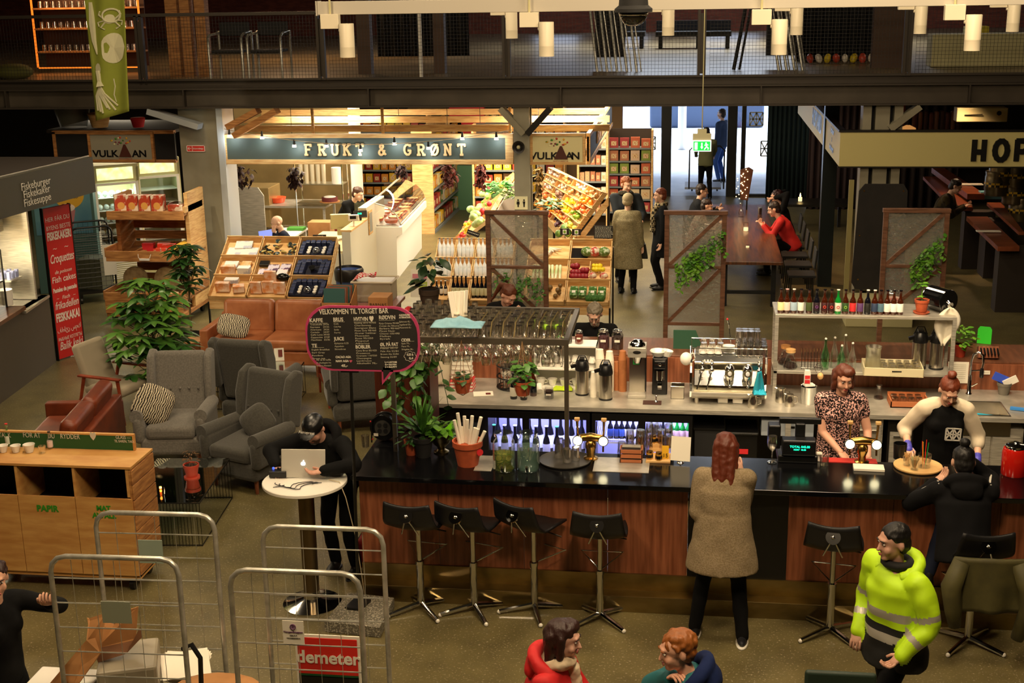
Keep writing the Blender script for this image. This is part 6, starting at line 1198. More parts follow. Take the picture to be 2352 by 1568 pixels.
goods(D1,0,1,[(.3,.7,.02,(.2,.14,.04),m_cover,0),(.75,.7,.02,(.14,.14,.04),mat('orange_pack','e0a050',.5,0,'e8dcc0',8),0),(.3,.2,.04,(.2,.08,.12),m_cake,.1),(.78,.2,.04,(.18,.1,.1),m_cover,0)],'white and orange pack in the left middle crate of the display, %s one','pack','pack')
goods(D1,0,0,[(.3,.4,.02,(.2,.08,.13),m_cake,0),(.75,.4,.02,(.16,.12,.09),m_cake,.3),(.5,.8,.05,(.2,.1,.06),m_cover,0)],'wrapped cake in the front left crate of the display, %s one','cake pack','cake_pack')
FR={}
def fruit(name,m_,r,p,lab,grp,sx=(1,1,.92),cat='fruit'):
 k=(name,m_.name)
 rt=(random.uniform(-.6,.6),random.uniform(-.6,.6),random.uniform(0,6));sc=random.uniform(.88,1.1)
 if k not in FR:
  mb=MB().ell((0,0,0),(r*sx[0],r*sx[1],r*sx[2]),9,6)
  FR[k]=mk(name,mb,m_,label=lab,cat=cat,group=grp,loc=p,rot=rt,sm=180);return FR[k]
 return dup(FR[k],p,None,lab,grp,sc,rot=rt)
def fm(n,a,b=None,sc=12,rough=.45):return mat('skin_'+n,a,rough,0,b,sc,lo=.4,hi=.65)if b else mat('skin_'+n,a,rough)
K={'orange':(fm('orange','e08a1c'),.042),'lemon':(fm('lemon','e8cf1e'),.038),'apple_red':(fm('applered','b02a20','c8962c'),.042),'plum':(fm('plum','3a1424'),.032),'potato':(fm('potato','b08a58','94703f'),.036),'onion':(fm('onion','c99a58','a8702f'),.038),
 'mushroom':(fm('mushroom','d8cdb8'),.026),'garlic':(fm('garlic','e4dcd2','b9a0b0'),.028),'kiwi':(fm('kiwi','6f552c'),.034),'peach':(fm('peach','d8863a','c04a2a'),.042),'lime':(fm('lime','7aa82a'),.034),'melon':(fm('melon','3f7a2a','8fae4a',20),.07),
 'tomato':(fm('tomato','c02a18'),.034),'grapefruit':(fm('grapefruit','d8a03a','c8602a'),.05),'swede':(fm('swede','8a6a50','5f4038'),.05),'pear':(fm('pear','b8b040'),.04),'cabbage':(fm('cabbage','b9c98a','8fae5a'),.07),'aubergine':(fm('aubergine','2a1028'),.045),'pepper':(fm('pepper','b3242a'),.05),'avocado':(fm('avocado','2f3a1c'),.04),'banana':(fm('banana','d8c22a'),.03),'broccoli':(fm('broccoli','2f5a22','4a7a32',40,.8),.06)}
def fill(D,i,j,kind,n,where,layers=2,sx=(1,1,.92)):
 m_,r=K[kind];rd=random.Random(i*31+j*7+n)
 nm=kind.replace('apple_red','red_apple');word_=nm.replace('_',' ')
 for k in range(n):
  h=.012+r+(r*1.3 if k>n*.6 else 0)
  fruit(nm,m_,r,D.cell(i,j,rd.uniform(.1,.9),rd.uniform(.1,.9),h),'%s lying in the %s'%(word_,where),'%s in the %s'%(word_,where),sx)
FW_=Rack((-2.86,24.1,.92),(-1.87,20.5,.92),(-1.28,20.1,1.75),(-2.45,23.1,1.75),4,6,.1,'tall fruit wall')
tt=TH_('fruit_stand','tilted pine stand under the tall fruit wall right of the middle column','stand',(0,0,0))
c=[V(x)for x in((-1.87,20.5,.88),(-2.86,24.1,.88),(-2.45,23.1,1.7),(-1.28,20.1,1.7))]
v=c+[V((p.x+.04,p.y+.05,0))for p in c]
mk('side_board',MB().add([c[0],c[3],V((c[3].x,c[3].y,c[3].z-.14)),V((c[0].x,c[0].y,c[0].z-.14))]+[q+V((.01,.02,0))for q in(c[0],c[3],V((c[3].x,c[3].y,c[3].z-.14)),V((c[0].x,c[0].y,c[0].z-.14)))],[(0,1,2,3),(7,6,5,4),(0,4,5,1),(1,5,6,2),(2,6,7,3),(3,7,4,0)]),mCR,tt)
mk('low_board',MB().slab([c[0]+V((-.02,0,0)),c[1]+V((-.02,0,0)),c[1],c[0]],.14),mCR,tt)
for p in c:mk('leg',MB().bb(p.x-.02,p.x+.02,p.y+.02,p.y+.06,0,p.z-.02),mDS,tt)
lay=[['melon','plum','apple_red','orange'],['pear','apple_red','orange','onion'],['lime','lemon','lemon','peach'],['peach','lemon','swede','garlic'],['orange','potato','mushroom','mushroom'],['potato','garlic','onion','garlic']]
cn='farthest third second nearest'.split()
for j in range(6):
 for i in range(4):
  k=lay[j][3-i];n={'melon':4,'swede':7,'mushroom':14,'garlic':13}.get(k,10)
  fill(FW_,i,j,k,n,'%s crate of the %s row up the tall fruit wall'%(cn[i],ORD[j]))
FB=Rack((-1.85,20.0,.8),(-1.22,20.0,.8),(-1.22,20.4,.95),(-1.85,20.4,.95),2,1,.09,'low crate pair before the fruit wall')
fill(FB,0,0,'plum',10,'left low crate before the fruit wall')
ban_=None
for k in range(9):
 a_=.3*k;p=FB.cell(1,0,.15+.09*k,.5,.06)
 mk('banana',MB().tube([(-.07,0,0),(-.03,.012,.02),(.03,.012,.02),(.07,0,0)],[.006,.017,.017,.006],7),K['banana'][0],label='green yellow banana in the low crate under the black price boards',cat='banana',group='bananas in the low crate',loc=p,rot=(0,0,a_),sm=180)
for k,(px_,py_)in enumerate(((1297,532),(1324,533))):
 t=TH_('price_sign','small dark price sign with a green picture, %s of the two'%('left','right')[k],'sign',at(px_,py_,Y=19.95));mk('board',MB().box((0,0,0),(.14,.01,.1)),mat('sign_brown','22100c',.6),t);mk('picture',MB().box((0,-.007,0),(.06,.003,.07)),mPA,t);mk('painted_fruit',MB().ell((0,-.01,0),(.02,.003,.024),8,6),K['lime'][0],t,sm=180);mk('stick',MB().cyl((0,.01,-.05),(0,.08,-.4),.004,n=5),mDS,t)
t=TH_('chalk_price_board','black board with rows of chalk prices beside the grey coat','sign',at(1386,533,Y=19.9));mk('board',MB().box((0,0,0),(.29,.012,.2)),m_board,t);mk('stick',MB().cyl((0,.01,-.1),(0,.1,-.5),.006,n=5),mDS,t)
q=MB();rd=random.Random(8)
for r_ in range(8):
 x=-.13
 while x<.12:
  w=rd.uniform(.012,.04);q.box((x+w/2,-.008,.08-r_*.022),(w,.002,.007));x+=w+.008
mk('chalk_writing',q,m_chalk,t)
LW=Rack((-3.75,19.9,.85),(-3.15,19.9,1.3),(-3.4,25.2,1.3),(-3.95,25.2,.85),2,6,.09,'long left vegetable rack')
ks=[['tomato','cabbage'],['lemon','pepper'],['tomato','lime'],['cabbage','broccoli'],['lime','lemon'],['cabbage','lime']]
for j in range(6):
 for i in range(2):fill(LW,i,j,ks[j][i],7 if ks[j][i]in('cabbage','broccoli')else 9,'%s %s crate of the long left rack'%(ORD[j],('lower','upper')[i]))
fill(LW,0,0,'lemon',5,'nearest lower crate of the long left rack, yellow heap')
mk('rack_back',MB().add([V(p)for p in((-3.13,19.9,1.3),(-3.38,25.2,1.3),(-3.0,25.2,.35),(-2.75,19.9,.35))]+[V(p)+V((.02,0,0))for p in((-3.13,19.9,1.3),(-3.38,25.2,1.3),(-3.0,25.2,.35),(-2.75,19.9,.35))],[(0,1,2,3),(7,6,5,4),(0,4,5,1),(1,5,6,2),(2,6,7,3),(3,7,4,0)]),mat('grey_panel','6f665a',.6),label='sloped grey back panel of the long left vegetable rack',cat='panel')
t=TH_('price_rail','black strip with white price writing at the near end of the left rack','sign',at(1087,536,Y=19.85));mk('board',MB().box((0,0,0),(.2,.01,.07),ry=.35),m_board,t)
q=MB()
for k in range(7):q.box((-.07+k*.024,-.007,.012-.008*k+.016),(.016,.002,.012))
mk('writing',q,m_chalk,t)
mk('lettuce_heap',leafmesh(220,.32,.16,.09,14,cz=0,aspect=.9,droop=.2),mat('parsley','2f8a1c',.5),label='heap of bright green parsley on the left vegetable rack',cat='herbs',kind='stuff' if 0 else None,loc=at(1143,440,Y=23.5),fix=False,sm=180)
mk('celery_bunch',leafmesh(90,.2,.12,.12,15,cz=0,aspect=.4,droop=.2),mat('celery','5f7a2c',.5),label='dark green leek bunch beside the middle column',cat='vegetables',loc=at(1178,455,Y=21.8),fix=False,sm=180)
mk('kale_bunch',leafmesh(90,.2,.15,.12,16,cz=0,aspect=.6,droop=.2),m_leafd,label='dark leafy bunch left of the fruit wall',cat='vegetables',loc=at(1262,480,Y=20.9),fix=False,sm=180)
def bag(D,i,j,u,v,lab,m1,r=.07,grp=None):
 o=mk('bagged_vegetable',MB().ell((0,0,0),(r,r*.8,r*.85),12,8),m1,label=lab,cat='bagged vegetables',group=grp,loc=D.cell(i,j,u,v,.02+r*.8),sm=180);return o
m_bv=mat('bag_green','5f7a3a',.25,0,'cdd8b8',14,lo=.5,hi=.6);m_bred=mat('bag_red','b8483a',.25,0,'e0d0b8',16,lo=.45,hi=.55);m_bw=mat('bag_pale','cfc9a0',.3,0,'98a060',16)
for k,(u,m_)in enumerate(((.38,m_bv),(.6,m_bred),(.85,m_bv))):bag(D3,1,2,u,.4,'plastic bag of salad greens in the back right crate, %s one'%ORD[k],m_,.085)
mk('empty_tray',MB().bb(-.12,.12,-.12,.12,0,.01),mBK,label='flat black tray in the back right vegetable crate',cat='tray',loc=D3.cell(1,2,.18,.5,.02),rot=(R(26),0,0))
for k in range(8):mk('parsnip',MB().cyl((-.09,0,0),(.09,0,0),.008,.022,8),K['mushroom'][0],label='pale parsnip in the back left vegetable crate',cat='parsnip',group='parsnips',loc=D3.cell(0,2,.3+.05*k,.3+.06*k,.04),rot=(0,0,.4*k),sm=50)
for k in range(8):mk('leek',MB().cyl((0,-.16,0),(0,.16,.02),.016,.022,8),mat('leek_green','9fb86a',.5,0,'dfe0c0',6),label='wrapped leek in the middle left vegetable crate',cat='leek',group='leeks',loc=D3.cell(0,1,.15+.1*k,.4,.04),rot=(R(26),0,.05*(k%3)),sm=50)
fill(D3,0,0,'kiwi',30,'front left crate of the vegetable display',2)
for k in range(12):
 fruit('beetroot',fm('beet','8a1220'),.05,D3.cell(1,1,.06+.09*(k%5),.2+.25*(k//5),.06+.03*(k//8)),'dark red beetroot in the middle right crate','beetroots',cat='vegetable')
for k in range(7):fruit('lemon',K['lemon'][0],.04,D3.cell(1,1,.6+.08*(k%4),.6+.2*(k//4),.07),'yellow lemon heaped at the right of the middle right crate','lemons beside the beetroots')
for k,u in enumerate((.58,.88)):bag(D3,1,1,u,.22,'red net bag of tomatoes under the lemons, %s one'%('left','right')[k],m_bred,.06)
mk('crate_divider',MB().box((0,0,.05),(.012,.36,.1)),mCR,label='pine divider splitting the beetroot crate',cat='divider',loc=D3.cell(1,1,.5,.5,0),rot=(R(26),0,0))
for k,u in enumerate((.14,.36,.62,.86)):
 p=D3.cell(1,0,u,.45,.03);t=TH_('salad_tub','clear box of greens with a white sticker in the front right crate, %s'%ORD[k],'salad box',p);t.rotation_euler=(R(26),0,0)
 mk('greens',MB().box((0,0,.04),(.11,.2,.07)),mat('tub_green','3f6a2a',.3,0,'9fb88a',18,lo=.5,hi=.6),t,bev=.015);mk('sticker',MB().box((.0,-.03,.078),(.05,.05,.002)),mPA,t)
for k in range(3):
 fruit('broccoli',K['broccoli'][0],.055,D3.cell(1,0,.55+.15*k,.15,.06),'broccoli head at the front of the right crate','broccoli heads',cat='vegetable')
t=TH_('checkout_counter','white L shaped checkout counter beside the coffee display','counter',(0,0,0));
c=[at(790,575,z=1.1),at(847,500,z=1.1),at(847,500,z=1.1)+V((.1,0,0)),at(790,575,z=1.1)+V((.12,0,0))]
x0=-5.5;x1=-5.36
mk('front_panel',MB().bb(x0,x1,19.9,22.3,0,1.15),mat('checkout_white','c9c3ae',.5),t,bev=.005);mk('desk_top',MB().bb(-6.3,x0,19.9,21.6,.8,.84),mat('desk_cream','cbb98c',.5),t);mk('end_panel',MB().bb(-6.3,x0,19.88,19.92,0,.8),mat('checkout_white','c9c3ae'),t);mk('raised_panel',MB().bb(x0,x1,21.0,22.3,1.15,1.35),mat('checkout_white','c9c3ae'),t);mk('ledge',MB().bb(x0-.02,x1+.02,19.9,21.0,1.15,1.18),m_pine,t)
t=TH_('till_terminal','black till display on a stalk above the checkout','till',at(828,505,Y=20.8));mk('screen',MB().box((0,0,.1),(.22,.04,.11),rx=-.2,rz=.3),mBK,t);mk('stalk',MB().cyl((0,0,.05),(0,.02,-.12),.02),mBK,t);word('0.00',.04,dsp,t,(0,-.03,.11))
t=TH_('scale_display','small grey scale display beside the till stalk','scale',at(812,500,Y=20.3));mk('head',MB().box((0,0,0),(.17,.06,.1),rz=.2),mWH,t,bev=.01);mk('lcd',MB().box((0,-.035,.01),(.1,.004,.05),rz=.2),mDS,t);mk('stalk',MB().cyl((0,0,-.04),(0,0,-.22),.014),mWH,t)
t=TH_('till_monitor','cream back of a till monitor on the checkout','monitor',at(783,515,Y=20.9));mk('screen',MB().box((0,0,.05),(.34,.05,.26),rz=.25,rx=.2),m_cream,t,bev=.01);mk('stand',MB().box((0,.03,-.12),(.12,.12,.12)),m_cream,t)
t=TH_('candy_jar','clear bowl heaped with red wrapped sweets on the checkout ledge','sweets bowl',at(800,553,Y=20.3));mk('bowl',MB().lathe([(0,0),(.05,0),(.09,.15),(.085,.15),(0,.01)],n=16),mGL,t,sm=50);mk('sweets',MB().ell((0,0,.1),(.08,.08,.1),12,8),mat('sweets_red','d04a50',.3,0,'f0b0b0',30,bump=.5),t,sm=180)
t=TH_('price_placard','black placard reading Pastilles with prices at the checkout','sign',at(734,544,Y=18.6));mk('board',MB().box((0,0,0),(.2,.01,.07),rz=.1),m_board,t);word('Pannekake 30,-',.022,m_chalk,t,(0,-.008,.012));word('Cortado 30,-',.022,m_chalk,t,(0,-.008,-.014));mk('foot',MB().box((0,.02,-.04),(.1,.04,.02)),m_board,t)
t=TH_('notice_board','narrow framed notice on the side of the white checkout','notice',(x1+.012,21.2,1.08));mk('frame',MB().bb(-.008,.008,-.12,.12,-.2,.2),m_pine,t);mk('sheet',MB().bb(.008,.012,-.09,.09,-.16,.16),mat('notice_grey','8a8a80',.6),t)
mk('cardboard_box',MB().box((0,0,.13),(.4,.3,.26)),m_card,label='open cardboard box on the desk behind the checkout',cat='box',loc=at(738,528,Y=22.2)-V((0,0,.1)))
t=TH_('deli_counter','long curved glass deli counter with pies and cheeses','deli counter',(0,0,0))
ya,yb=21.6,24.4
def dx(y):return-5.02-(y-21.6)*.05
prof=[(-.75,.0),(.0,.0),(.02,.75),(.12,.8),(.12,.92),(-.75,.92)]
m=MB();v=[];
for y in(ya,yb):v+=[V((dx(y)+a_,y,z))for a_,z in prof]
n_=len(prof);m.add(v,[tuple(range(n_)),tuple(range(n_,2*n_))[::-1]]+[(i,(i+1)%n_,n_+(i+1)%n_,n_+i)for i in range(n_)]);mk('base',m,mWH,t)
mk('display_bed',MB().slab([V((dx(ya)-.7,ya+.05,.96)),V((dx(ya)+.05,ya+.05,.93)),V((dx(yb)+.05,yb-.05,.93)),V((dx(yb)-.7,yb-.05,.96))],.03),mST,t)
def gl(u,v_):
 y=ya+(yb-ya)*v_;a_=R(5+80*u);return V((dx(y)-.45+.55*math.cos(a_),y,.93+.42*math.sin(a_)))
mk('curved_glass',MB().grid(gl,8,6),glassy('deli_glass',gl=.16,c=(.9,1,1)),t,sm=180,fix=False)
for y in(ya,yb):mk('end_glass',MB().add([V((dx(y)-.7,y,.93))]+[V((dx(y)-.45+.55*math.cos(R(a_)),y,.93+.42*math.sin(R(a_))))for a_ in range(5,91,17)]+[V((dx(y)-.7,y,1.35))],[tuple(range(8))][:1]if 0 else[tuple(range(7+1))]if len(range(5,91,17))==6 else[tuple(range(2+len(range(5,91,17))))]),m_pane,t,fix=False)
mk('edge_trim',MB().tube([gl(0,0),gl(.3,0),gl(.6,0),gl(1,0)],.012).tube([gl(1,0),gl(1,.5),gl(1,1)],.018).tube([gl(0,0),gl(0,1)],.018),mST,t)
lamp('deli_lamp','AREA',(dx(23)-.45,23,1.32),14,(.95,1,.95),.1,2.4,(dx(23)-.3,23,.9))
rd=random.Random(11)
for k in range(15):
 y=ya+.2+k*.17;a_=dx(y)-.1-.28*(k%2)
 tt=TH_('deli_dish','round dish of golden pie in the deli counter' if k%3 else 'terracotta dish of dark pate in the deli counter','dish',(a_,y,.965),0,'pie dishes in the deli counter' if k%3 else 'pate dishes in the deli counter');mk('dish',MB().lathe([(0,0),(.1,0),(.12,.05),(.11,.05),(0,.03)],n=16),m_terra,tt,sm=50);mk('food',MB().ell((0,0,.045),(.105,.105,.02),14,6),(mat('pie_gold','d8a860',.6,0,'f0d8a0',20)if k%3 else mat('pate_brown','6a3a28',.6)),tt,sm=180)
t=TH_('steel_hood_box','large steel box unit on the kitchen counter at the left','appliance',at(575,470,Y=24.0));mk('body',MB().box((0,0,0),(1.0,.7,.75)),m_kit,t,bev=.01)
t=TH_('steel_table','steel kitchen worktop with shelf below at the back of the stall','worktop',(0,0,0));mk('top',MB().bb(-8.6,-6.8,23.6,24.4,.9,.94),mST,t)
for x in(-8.55,-6.85):
 for y in(23.65,24.35):mk('leg',MB().bb(x-.02,x+.02,y-.02,y+.02,0,.9),mST,t)
mk('undershelf',MB().bb(-8.6,-6.8,23.6,24.4,.4,.43),mST,t)
mk('orange_pan',MB().lathe([(0,0),(.13,0),(.17,.1),(.16,.1),(0,.02)],n=20),mat('pan_orange','d8502a',.3),label='orange enamel pan on the steel kitchen worktop',cat='pan',loc=(at(637,455,Y=24).x,24,.945),sm=50)
t=TH_('steel_screen','curved steel splash screen beside the kitchen desk','screen',at(560,480,Y=22.6));mk('panel',MB().prism([(-.4,-1.05),(.4,-1.05),(.4,.25),(.3,.4),(-.4,.4)],0,.02,0,FACE),mST,t,bev=.01)
t=TH_('wire_shelf','chrome wire shelf with cup stacks and a cake','shelf',(at(735,470,Y=23.5).x,23.5,0))
for x in(-.45,.45):
 for y in(0,.4):mk('post',MB().cyl((x,y,0),(x,y,1.75),.012,n=6),mCH,t)
for z in(.5,1.0,1.35):mk('wire_tray',MB().bb(-.45,.45,0,.4,z,z+.012),mat('wire_mesh','8a8470',.3,.8),t)
tl=t.location
for k in range(5):
 mk('plastic_cup_stack',MB().lathe([(0,0),(.035,0),(.045,.5+.08*(k%2)),(.04,.5),(0,.02)],n=10),mat('frosted_plastic','cfc6ae',.3),label='tall stack of clear plastic cups on the wire shelf, %s from the left'%ORD[k],cat='cup stack',loc=(tl.x-.38+k*.11,tl.y+.15,1.362),sm=50)
mk('paper_roll',MB().lathe([(0,0),(.09,0),(.09,.3),(0,.3)],n=16),mWH,label='white kitchen roll at the right of the wire shelf',cat='paper roll',loc=(tl.x+.3,tl.y+.15,1.362),sm=50)
t=TH_('fruit_cake','white topped dark cake on a wooden board on the wire shelf','cake',(tl.x+.15,tl.y+.15,1.015));mk('board',MB().cyl((0,0,0),(0,0,.015),.19,n=20),mPL,t);mk('cake',MB().cyl((0,0,.015),(0,0,.09),.15,n=20),mat('cake_dark','5a1a1c',.7),t);mk('icing',MB().ell((0,0,.095),(.12,.12,.02),14,6),mWH,t,sm=180)
t=TH_('office_desk','cream desk with laptop where the bearded man sits','desk',(0,0,0));mk('top',MB().slab([at(520,585,z=.75),at(560,585,z=.75),at(615,520,z=.75),at(575,518,z=.75)]if 0 else[V((-7.4,20.7,.75)),V((-6.8,20.7,.75)),V((-6.8,22.4,.75)),V((-7.4,22.4,.75))],.03),mWH,t)
for x,y in((-7.35,20.75),(-6.85,20.75),(-7.35,22.35),(-6.85,22.35)):mk('leg',MB().bb(x-.02,x+.02,y-.02,y+.02,0,.72),mWH,t)
t=TH_('laptop','open laptop with a blue screen on the cream desk','laptop',(-7.0,20.9,.755));mk('base',MB().box((0,0,.01),(.3,.22,.015),rz=.6),mDS,t);mk('screen',MB().box((-.08,.03,.12),(.3,.01,.2),rz=.9,rx=-.2),mat('screen_blue','5a6ab0',.3,em=.8),t)
mk('red_bottle',MB().lathe([(0,0),(.03,0),(.03,.14),(.012,.17),(0,.18)],n=12),mat('sticker_red','c8232a'),label='red bottle on the cream desk',cat='bottle',loc=(-7.25,22.1,.755),sm=50)
mk('green_tray',MB().box((0,0,.02),(.3,.2,.04)),mat('tray_green','3f8a2a',.5),label='green tray at the far end of the cream desk',cat='tray',loc=(-6.95,22.2,.755))
def bunch(px_,py0,py1,Y,w,lab,m_=None):
 p=at(px_,py0,Y=Y);q=at(px_,py1,Y=Y);h=p.z-q.z
 t=TH_('hanging_bunch',lab,'dried bunch',p);mk('cord',MB().cyl((0,0,0),(0,0,3.35-p.z),.005,n=5),mDS,t);f=MB();rd=random.Random(px_)
 for k in range(120):leaf(f,V((rd.gauss(0,w*.4),rd.gauss(0,w*.35),-h*rd.random())),rd.uniform(0,6),rd.uniform(-1.4,.2),.1,.5,.5)
 mk('dried_leaves',f,m_ or mat('dried_dark','1d0d0c',.7,0,'3a1512',20),t,fix=False,sm=180)
bunch(545,382,425,20.4,.26,'big dark dried bunch hanging at the left under the green sign');bunch(675,382,425,20.4,.1,'dark dried bunch hanging above the kitchen worktop');bunch(1030,378,425,21,.14,'dark red dried bunch hanging over the aisle, left one',mat('dried_red','3f120c',.7,0,'6a2014',20));bunch(1105,378,430,21,.12,'dark red dried bunch hanging over the aisle, right one',mat('dried_red','3f120c'));bunch(1238,380,450,20.6,.07,'brown onion braid hanging right of the middle column',mat('dried_straw','6a5224',.8,0,'8a6a34',20));bunch(920,380,400,22,.09,'small dark bunch hanging over the deli counter')
m_sh=mat('grey_shelf','6f7472',.5)
pal=['c8a02a','a8402a','5a3a1c','c07a2a','3a5a2a','8a2a2a','d8c890','b8b0a0','7a1c1c','e0b020']
def shelving(x0,x1,y,z0,z1,ns,lab,pc,wd=.13,ht=.2,wood=True,depth=.4,rz=0,maxn=99,nm='packet',grp='',rs=1,empty=0):
 t=TH_('goods_shelf',lab,'shelf',(x0,y,0),rz);w=x1-x0;dz=(z1-z0)/ns
 mk('side_panel',MB().bb(-.04,0,0,depth,0,z1+.1),m_pine if wood else m_sh,t);mk('side_panel',MB().bb(w,w+.04,0,depth,0,z1+.1),m_pine if wood else m_sh,t)
 mk('back',MB().bb(0,w,depth-.02,depth,0,z1+.1),mat('shelf_back','33261a',.8),t)
 rd=random.Random(rs);Mz=Matrix.Translation((x0,y,0))@Matrix.Rotation(rz,4,'Z')
 for j in range(ns):
  z=z0+j*dz;mk('shelf_board',MB().bb(0,w,0,depth,z-.03,z),m_sh,t)
  if j<empty:continue
  n=int(w/wd);c0=rd.randrange(len(pc))
  for i in range(n):
   c=pc[(c0+(i//2 if rd.random()<.8 else i))%len(pc)];h=min(ht,dz*.85)*rd.uniform(.8,1)
   p=Mz@V(((i+.5)*w/n,.1,z+.002));k=('pk',round(wd,2),c)
   lab2='%s on the %s shelf of the %s'%(nm,ORD[j]+' lowest' if j else 'lowest',grp)
   if k not in FR:
    FR[k]=mk('packet',MB().box((0,0,.5),(.84,.6,1)).box((0,-.31,.45),(.5,.02,.45),1),[mat('pack_'+c,c,.35),mat('pack_face','d8c89a',.4,0,'a8602a',9)],label=lab2,cat='packet',group=lab2,loc=p,bev=0);o=FR[k];o.scale=(w/n,.16,h);o.rotation_euler=(0,0,rz)
   else:dup(FR[k],p,rz,lab2,lab2,(w/n,.16,h))
shelving(-7.4,-5.65,27.6,.25,2.15,7,'tall grey goods shelf with yellow jars behind the deli counter',['c8a02a','b8902a','8a2a1c','c07a2a'],.16,.2,rs=2,nm='yellow labelled jar',grp='shelf behind the deli')
shelving(-4.35,-3.4,25.9,.5,2.1,6,'goods shelf with yellow and red jars behind the left rack',['c8a02a','a8402a','5a3a1c','c07a2a'],.16,.2,rs=3,nm='small jar',grp='shelf behind the parsley')
shelving(-5.0,-2.9,30.0-.5,.3,2.3,5,'goods shelf along the back wall of the market',pal,.2,.25,rs=4,nm='packet',grp='back wall shelf')
shelving(at(1397,400,Y=27.2).x,at(1495,400,Y=27.2).x,27.2,.25,1.85,6,'pine and grey shelf of snack bags beside the glazed entrance',['b85a3a','c8b08a','a86a4a','7a8a3a','c8a88a','a03a3a'],.2,.22,rs=6,nm='snack bag',grp='entrance shelf')
shelving(at(1330,400,Y=25.5).x,at(1392,400,Y=25.5).x,25.5,.5,2.1,5,'narrow shelf of small bottles behind the volcano sign',['c89a70','a86a4a','d8c8b0'],.09,.2,rs=7,nm='small pale bottle',grp='narrow shelf by the volcano sign')
t=TH_('aisle_shelf','pine ended shelf facing the aisle with red and white packets','shelf',(-5.55,25.9,0));mk('end_panel',MB().bb(-.06,.36,-.05,0,0,2.1),m_pine,t);mk('board',MB().bb(0,.36,0,3.4,0,.05),m_sh,t)
for z in(.45,.85,1.25,1.65):mk('board',MB().bb(0,.36,0,3.4,z,z+.02),m_sh,t)
mk('back_panel',MB().bb(-.02,0,0,3.4,0,2.1),m_pine,t);mk('end_panel',MB().bb(-.0,.36,3.4,3.44,0,2.0),m_pine,t)
rd=random.Random(21)
for j,z in enumerate((.05,.47,.87,1.27,1.67)):
 for k in range(11):
  c=pal[(k*3+j*5)%10];kk=('pk',.13,c)
  lab2='packet on the %s level of the aisle shelf'%ORD[j]
  p=(-5.27,26.1+k*.28,z+.02)
  src=FR.get(('pk',.16,c))or FR.get(('pk',.2,c))
  if src:dup(src,p,PI/2,lab2,lab2,(.26,.16,.24))
mk('fire_hose_box',MB().box((0,0,.9),(.8,.2,1.8)),mat('sticker_red','c8232a'),label='red cabinet on the back wall at the end of the aisle',cat='cabinet',loc=(at(1075,400,Y=29.3).x,29.4,1.05-.9+.3),bev=.01)
mk('green_counter',MB().box((0,0,.5),(1.4,.4,1.0)),mat('mint_counter','5f8f6a',.6),label='mint green counter at the end of the aisle',cat='counter',loc=(at(1070,440,Y=29.0).x,29.0,0))
t=TH_('high_shelf','high shelf of red and white goods seen above the pergola timbers','shelf',(0,0,0));mk('board',MB().bb(-7.5,-2.4,29.6,30.2,2.62,2.66),m_pine,t);mk('bracket',MB().bb(-7.5,-7.45,29.6,29.65,2.66,3.35).bb(-2.45,-2.4,29.6,29.65,2.66,3.35),m_pine,t)
for k in range(24):
 c=pal[(k*7)%10];src=FR.get(('pk',.2,c))
 if src:dup(src,(-7.3+k*.2,29.7,2.665),0,'packet on the high shelf above the pergola','packets on the high shelf',(.18,.16,.22+.06*(k%3)))
t=TH_('pallet_shelf','three tier pallet wood shelf on castors with bread and cakes','shelf',(-8.25,18.7,0))
W=1.22
def bb(x0,x1,y0,y1,z0,z1,nm='plank',m_=mPL):mk(nm,MB().bb(x0,x1,y0,y1,z0,z1),m_,t,bev=.004)
for z in(.45,.62,.79,.96,1.13,1.3,1.47):bb(-.45,.68,.62,.65,z,z+.13,'back_board')
bb(.66,.72,.0,.66,.2,1.95,'side_post',m_pine)
bb(-.5,-.44,.1,.66,.9,1.9,'side_post')
top=[(-.52,.70,-.12,.6,1.62,1.66)]
bb(-.52,.70,-.12,.6,1.62,1.66,'top_tray');bb(-.52,.70,-.15,-.12,1.56,1.69,'tray_front');bb(.68,.72,-.12,.6,1.66,1.76,'tray_side',m_pine)
bb(-.5,.72,-.32,.6,.98,1.02,'middle_tray');bb(-.5,.72,-.35,-.32,.96,1.12,'tray_front');bb(.70,.73,-.32,.6,1.02,1.16,'tray_side',m_pine);bb(-.53,-.5,-.32,.6,1.02,1.16,'tray_side')
bb(-.1,-.08,-.32,.6,1.02,1.1,'divider');bb(.2,.22,-.32,.6,1.02,1.1,'divider')
bb(-.5,.72,-.5,.6,.36,.4,'bottom_tray');bb(-.5,.72,-.53,-.5,.2,.52,'tray_front');bb(-.53,-.5,-.5,.6,.4,.54,'tray_side');bb(.70,.73,-.5,.6,.4,.54,'tray_side');bb(.15,.18,-.5,.6,.4,.54,'divider')
bb(-.5,.72,-.5,.6,.14,.2,'pallet_base')
for x in(-.42,.62):
 for y in(-.4,.5):mk('castor',MB().cyl((x-.02,y,.05),(x+.02,y,.05),.05,n=12).box((x,y,.11),(.06,.06,.06)),mDS,t)
mk('label_holder',MB().box((.12,-.37,1.0),(.16,.02,.03)).tube([(.02,-.36,1.08),(.03,-.38,1.03),(.06,-.37,1.0)],.004).tube([(.22,-.36,1.08),(.21,-.38,1.03),(.18,-.37,1.0)],.004),mWH,t)
tl=t.location;m_cakeb=mat('cake_loaf_box','b5442a',.4,0,'ead9c0',9,lo=.5,hi=.58)
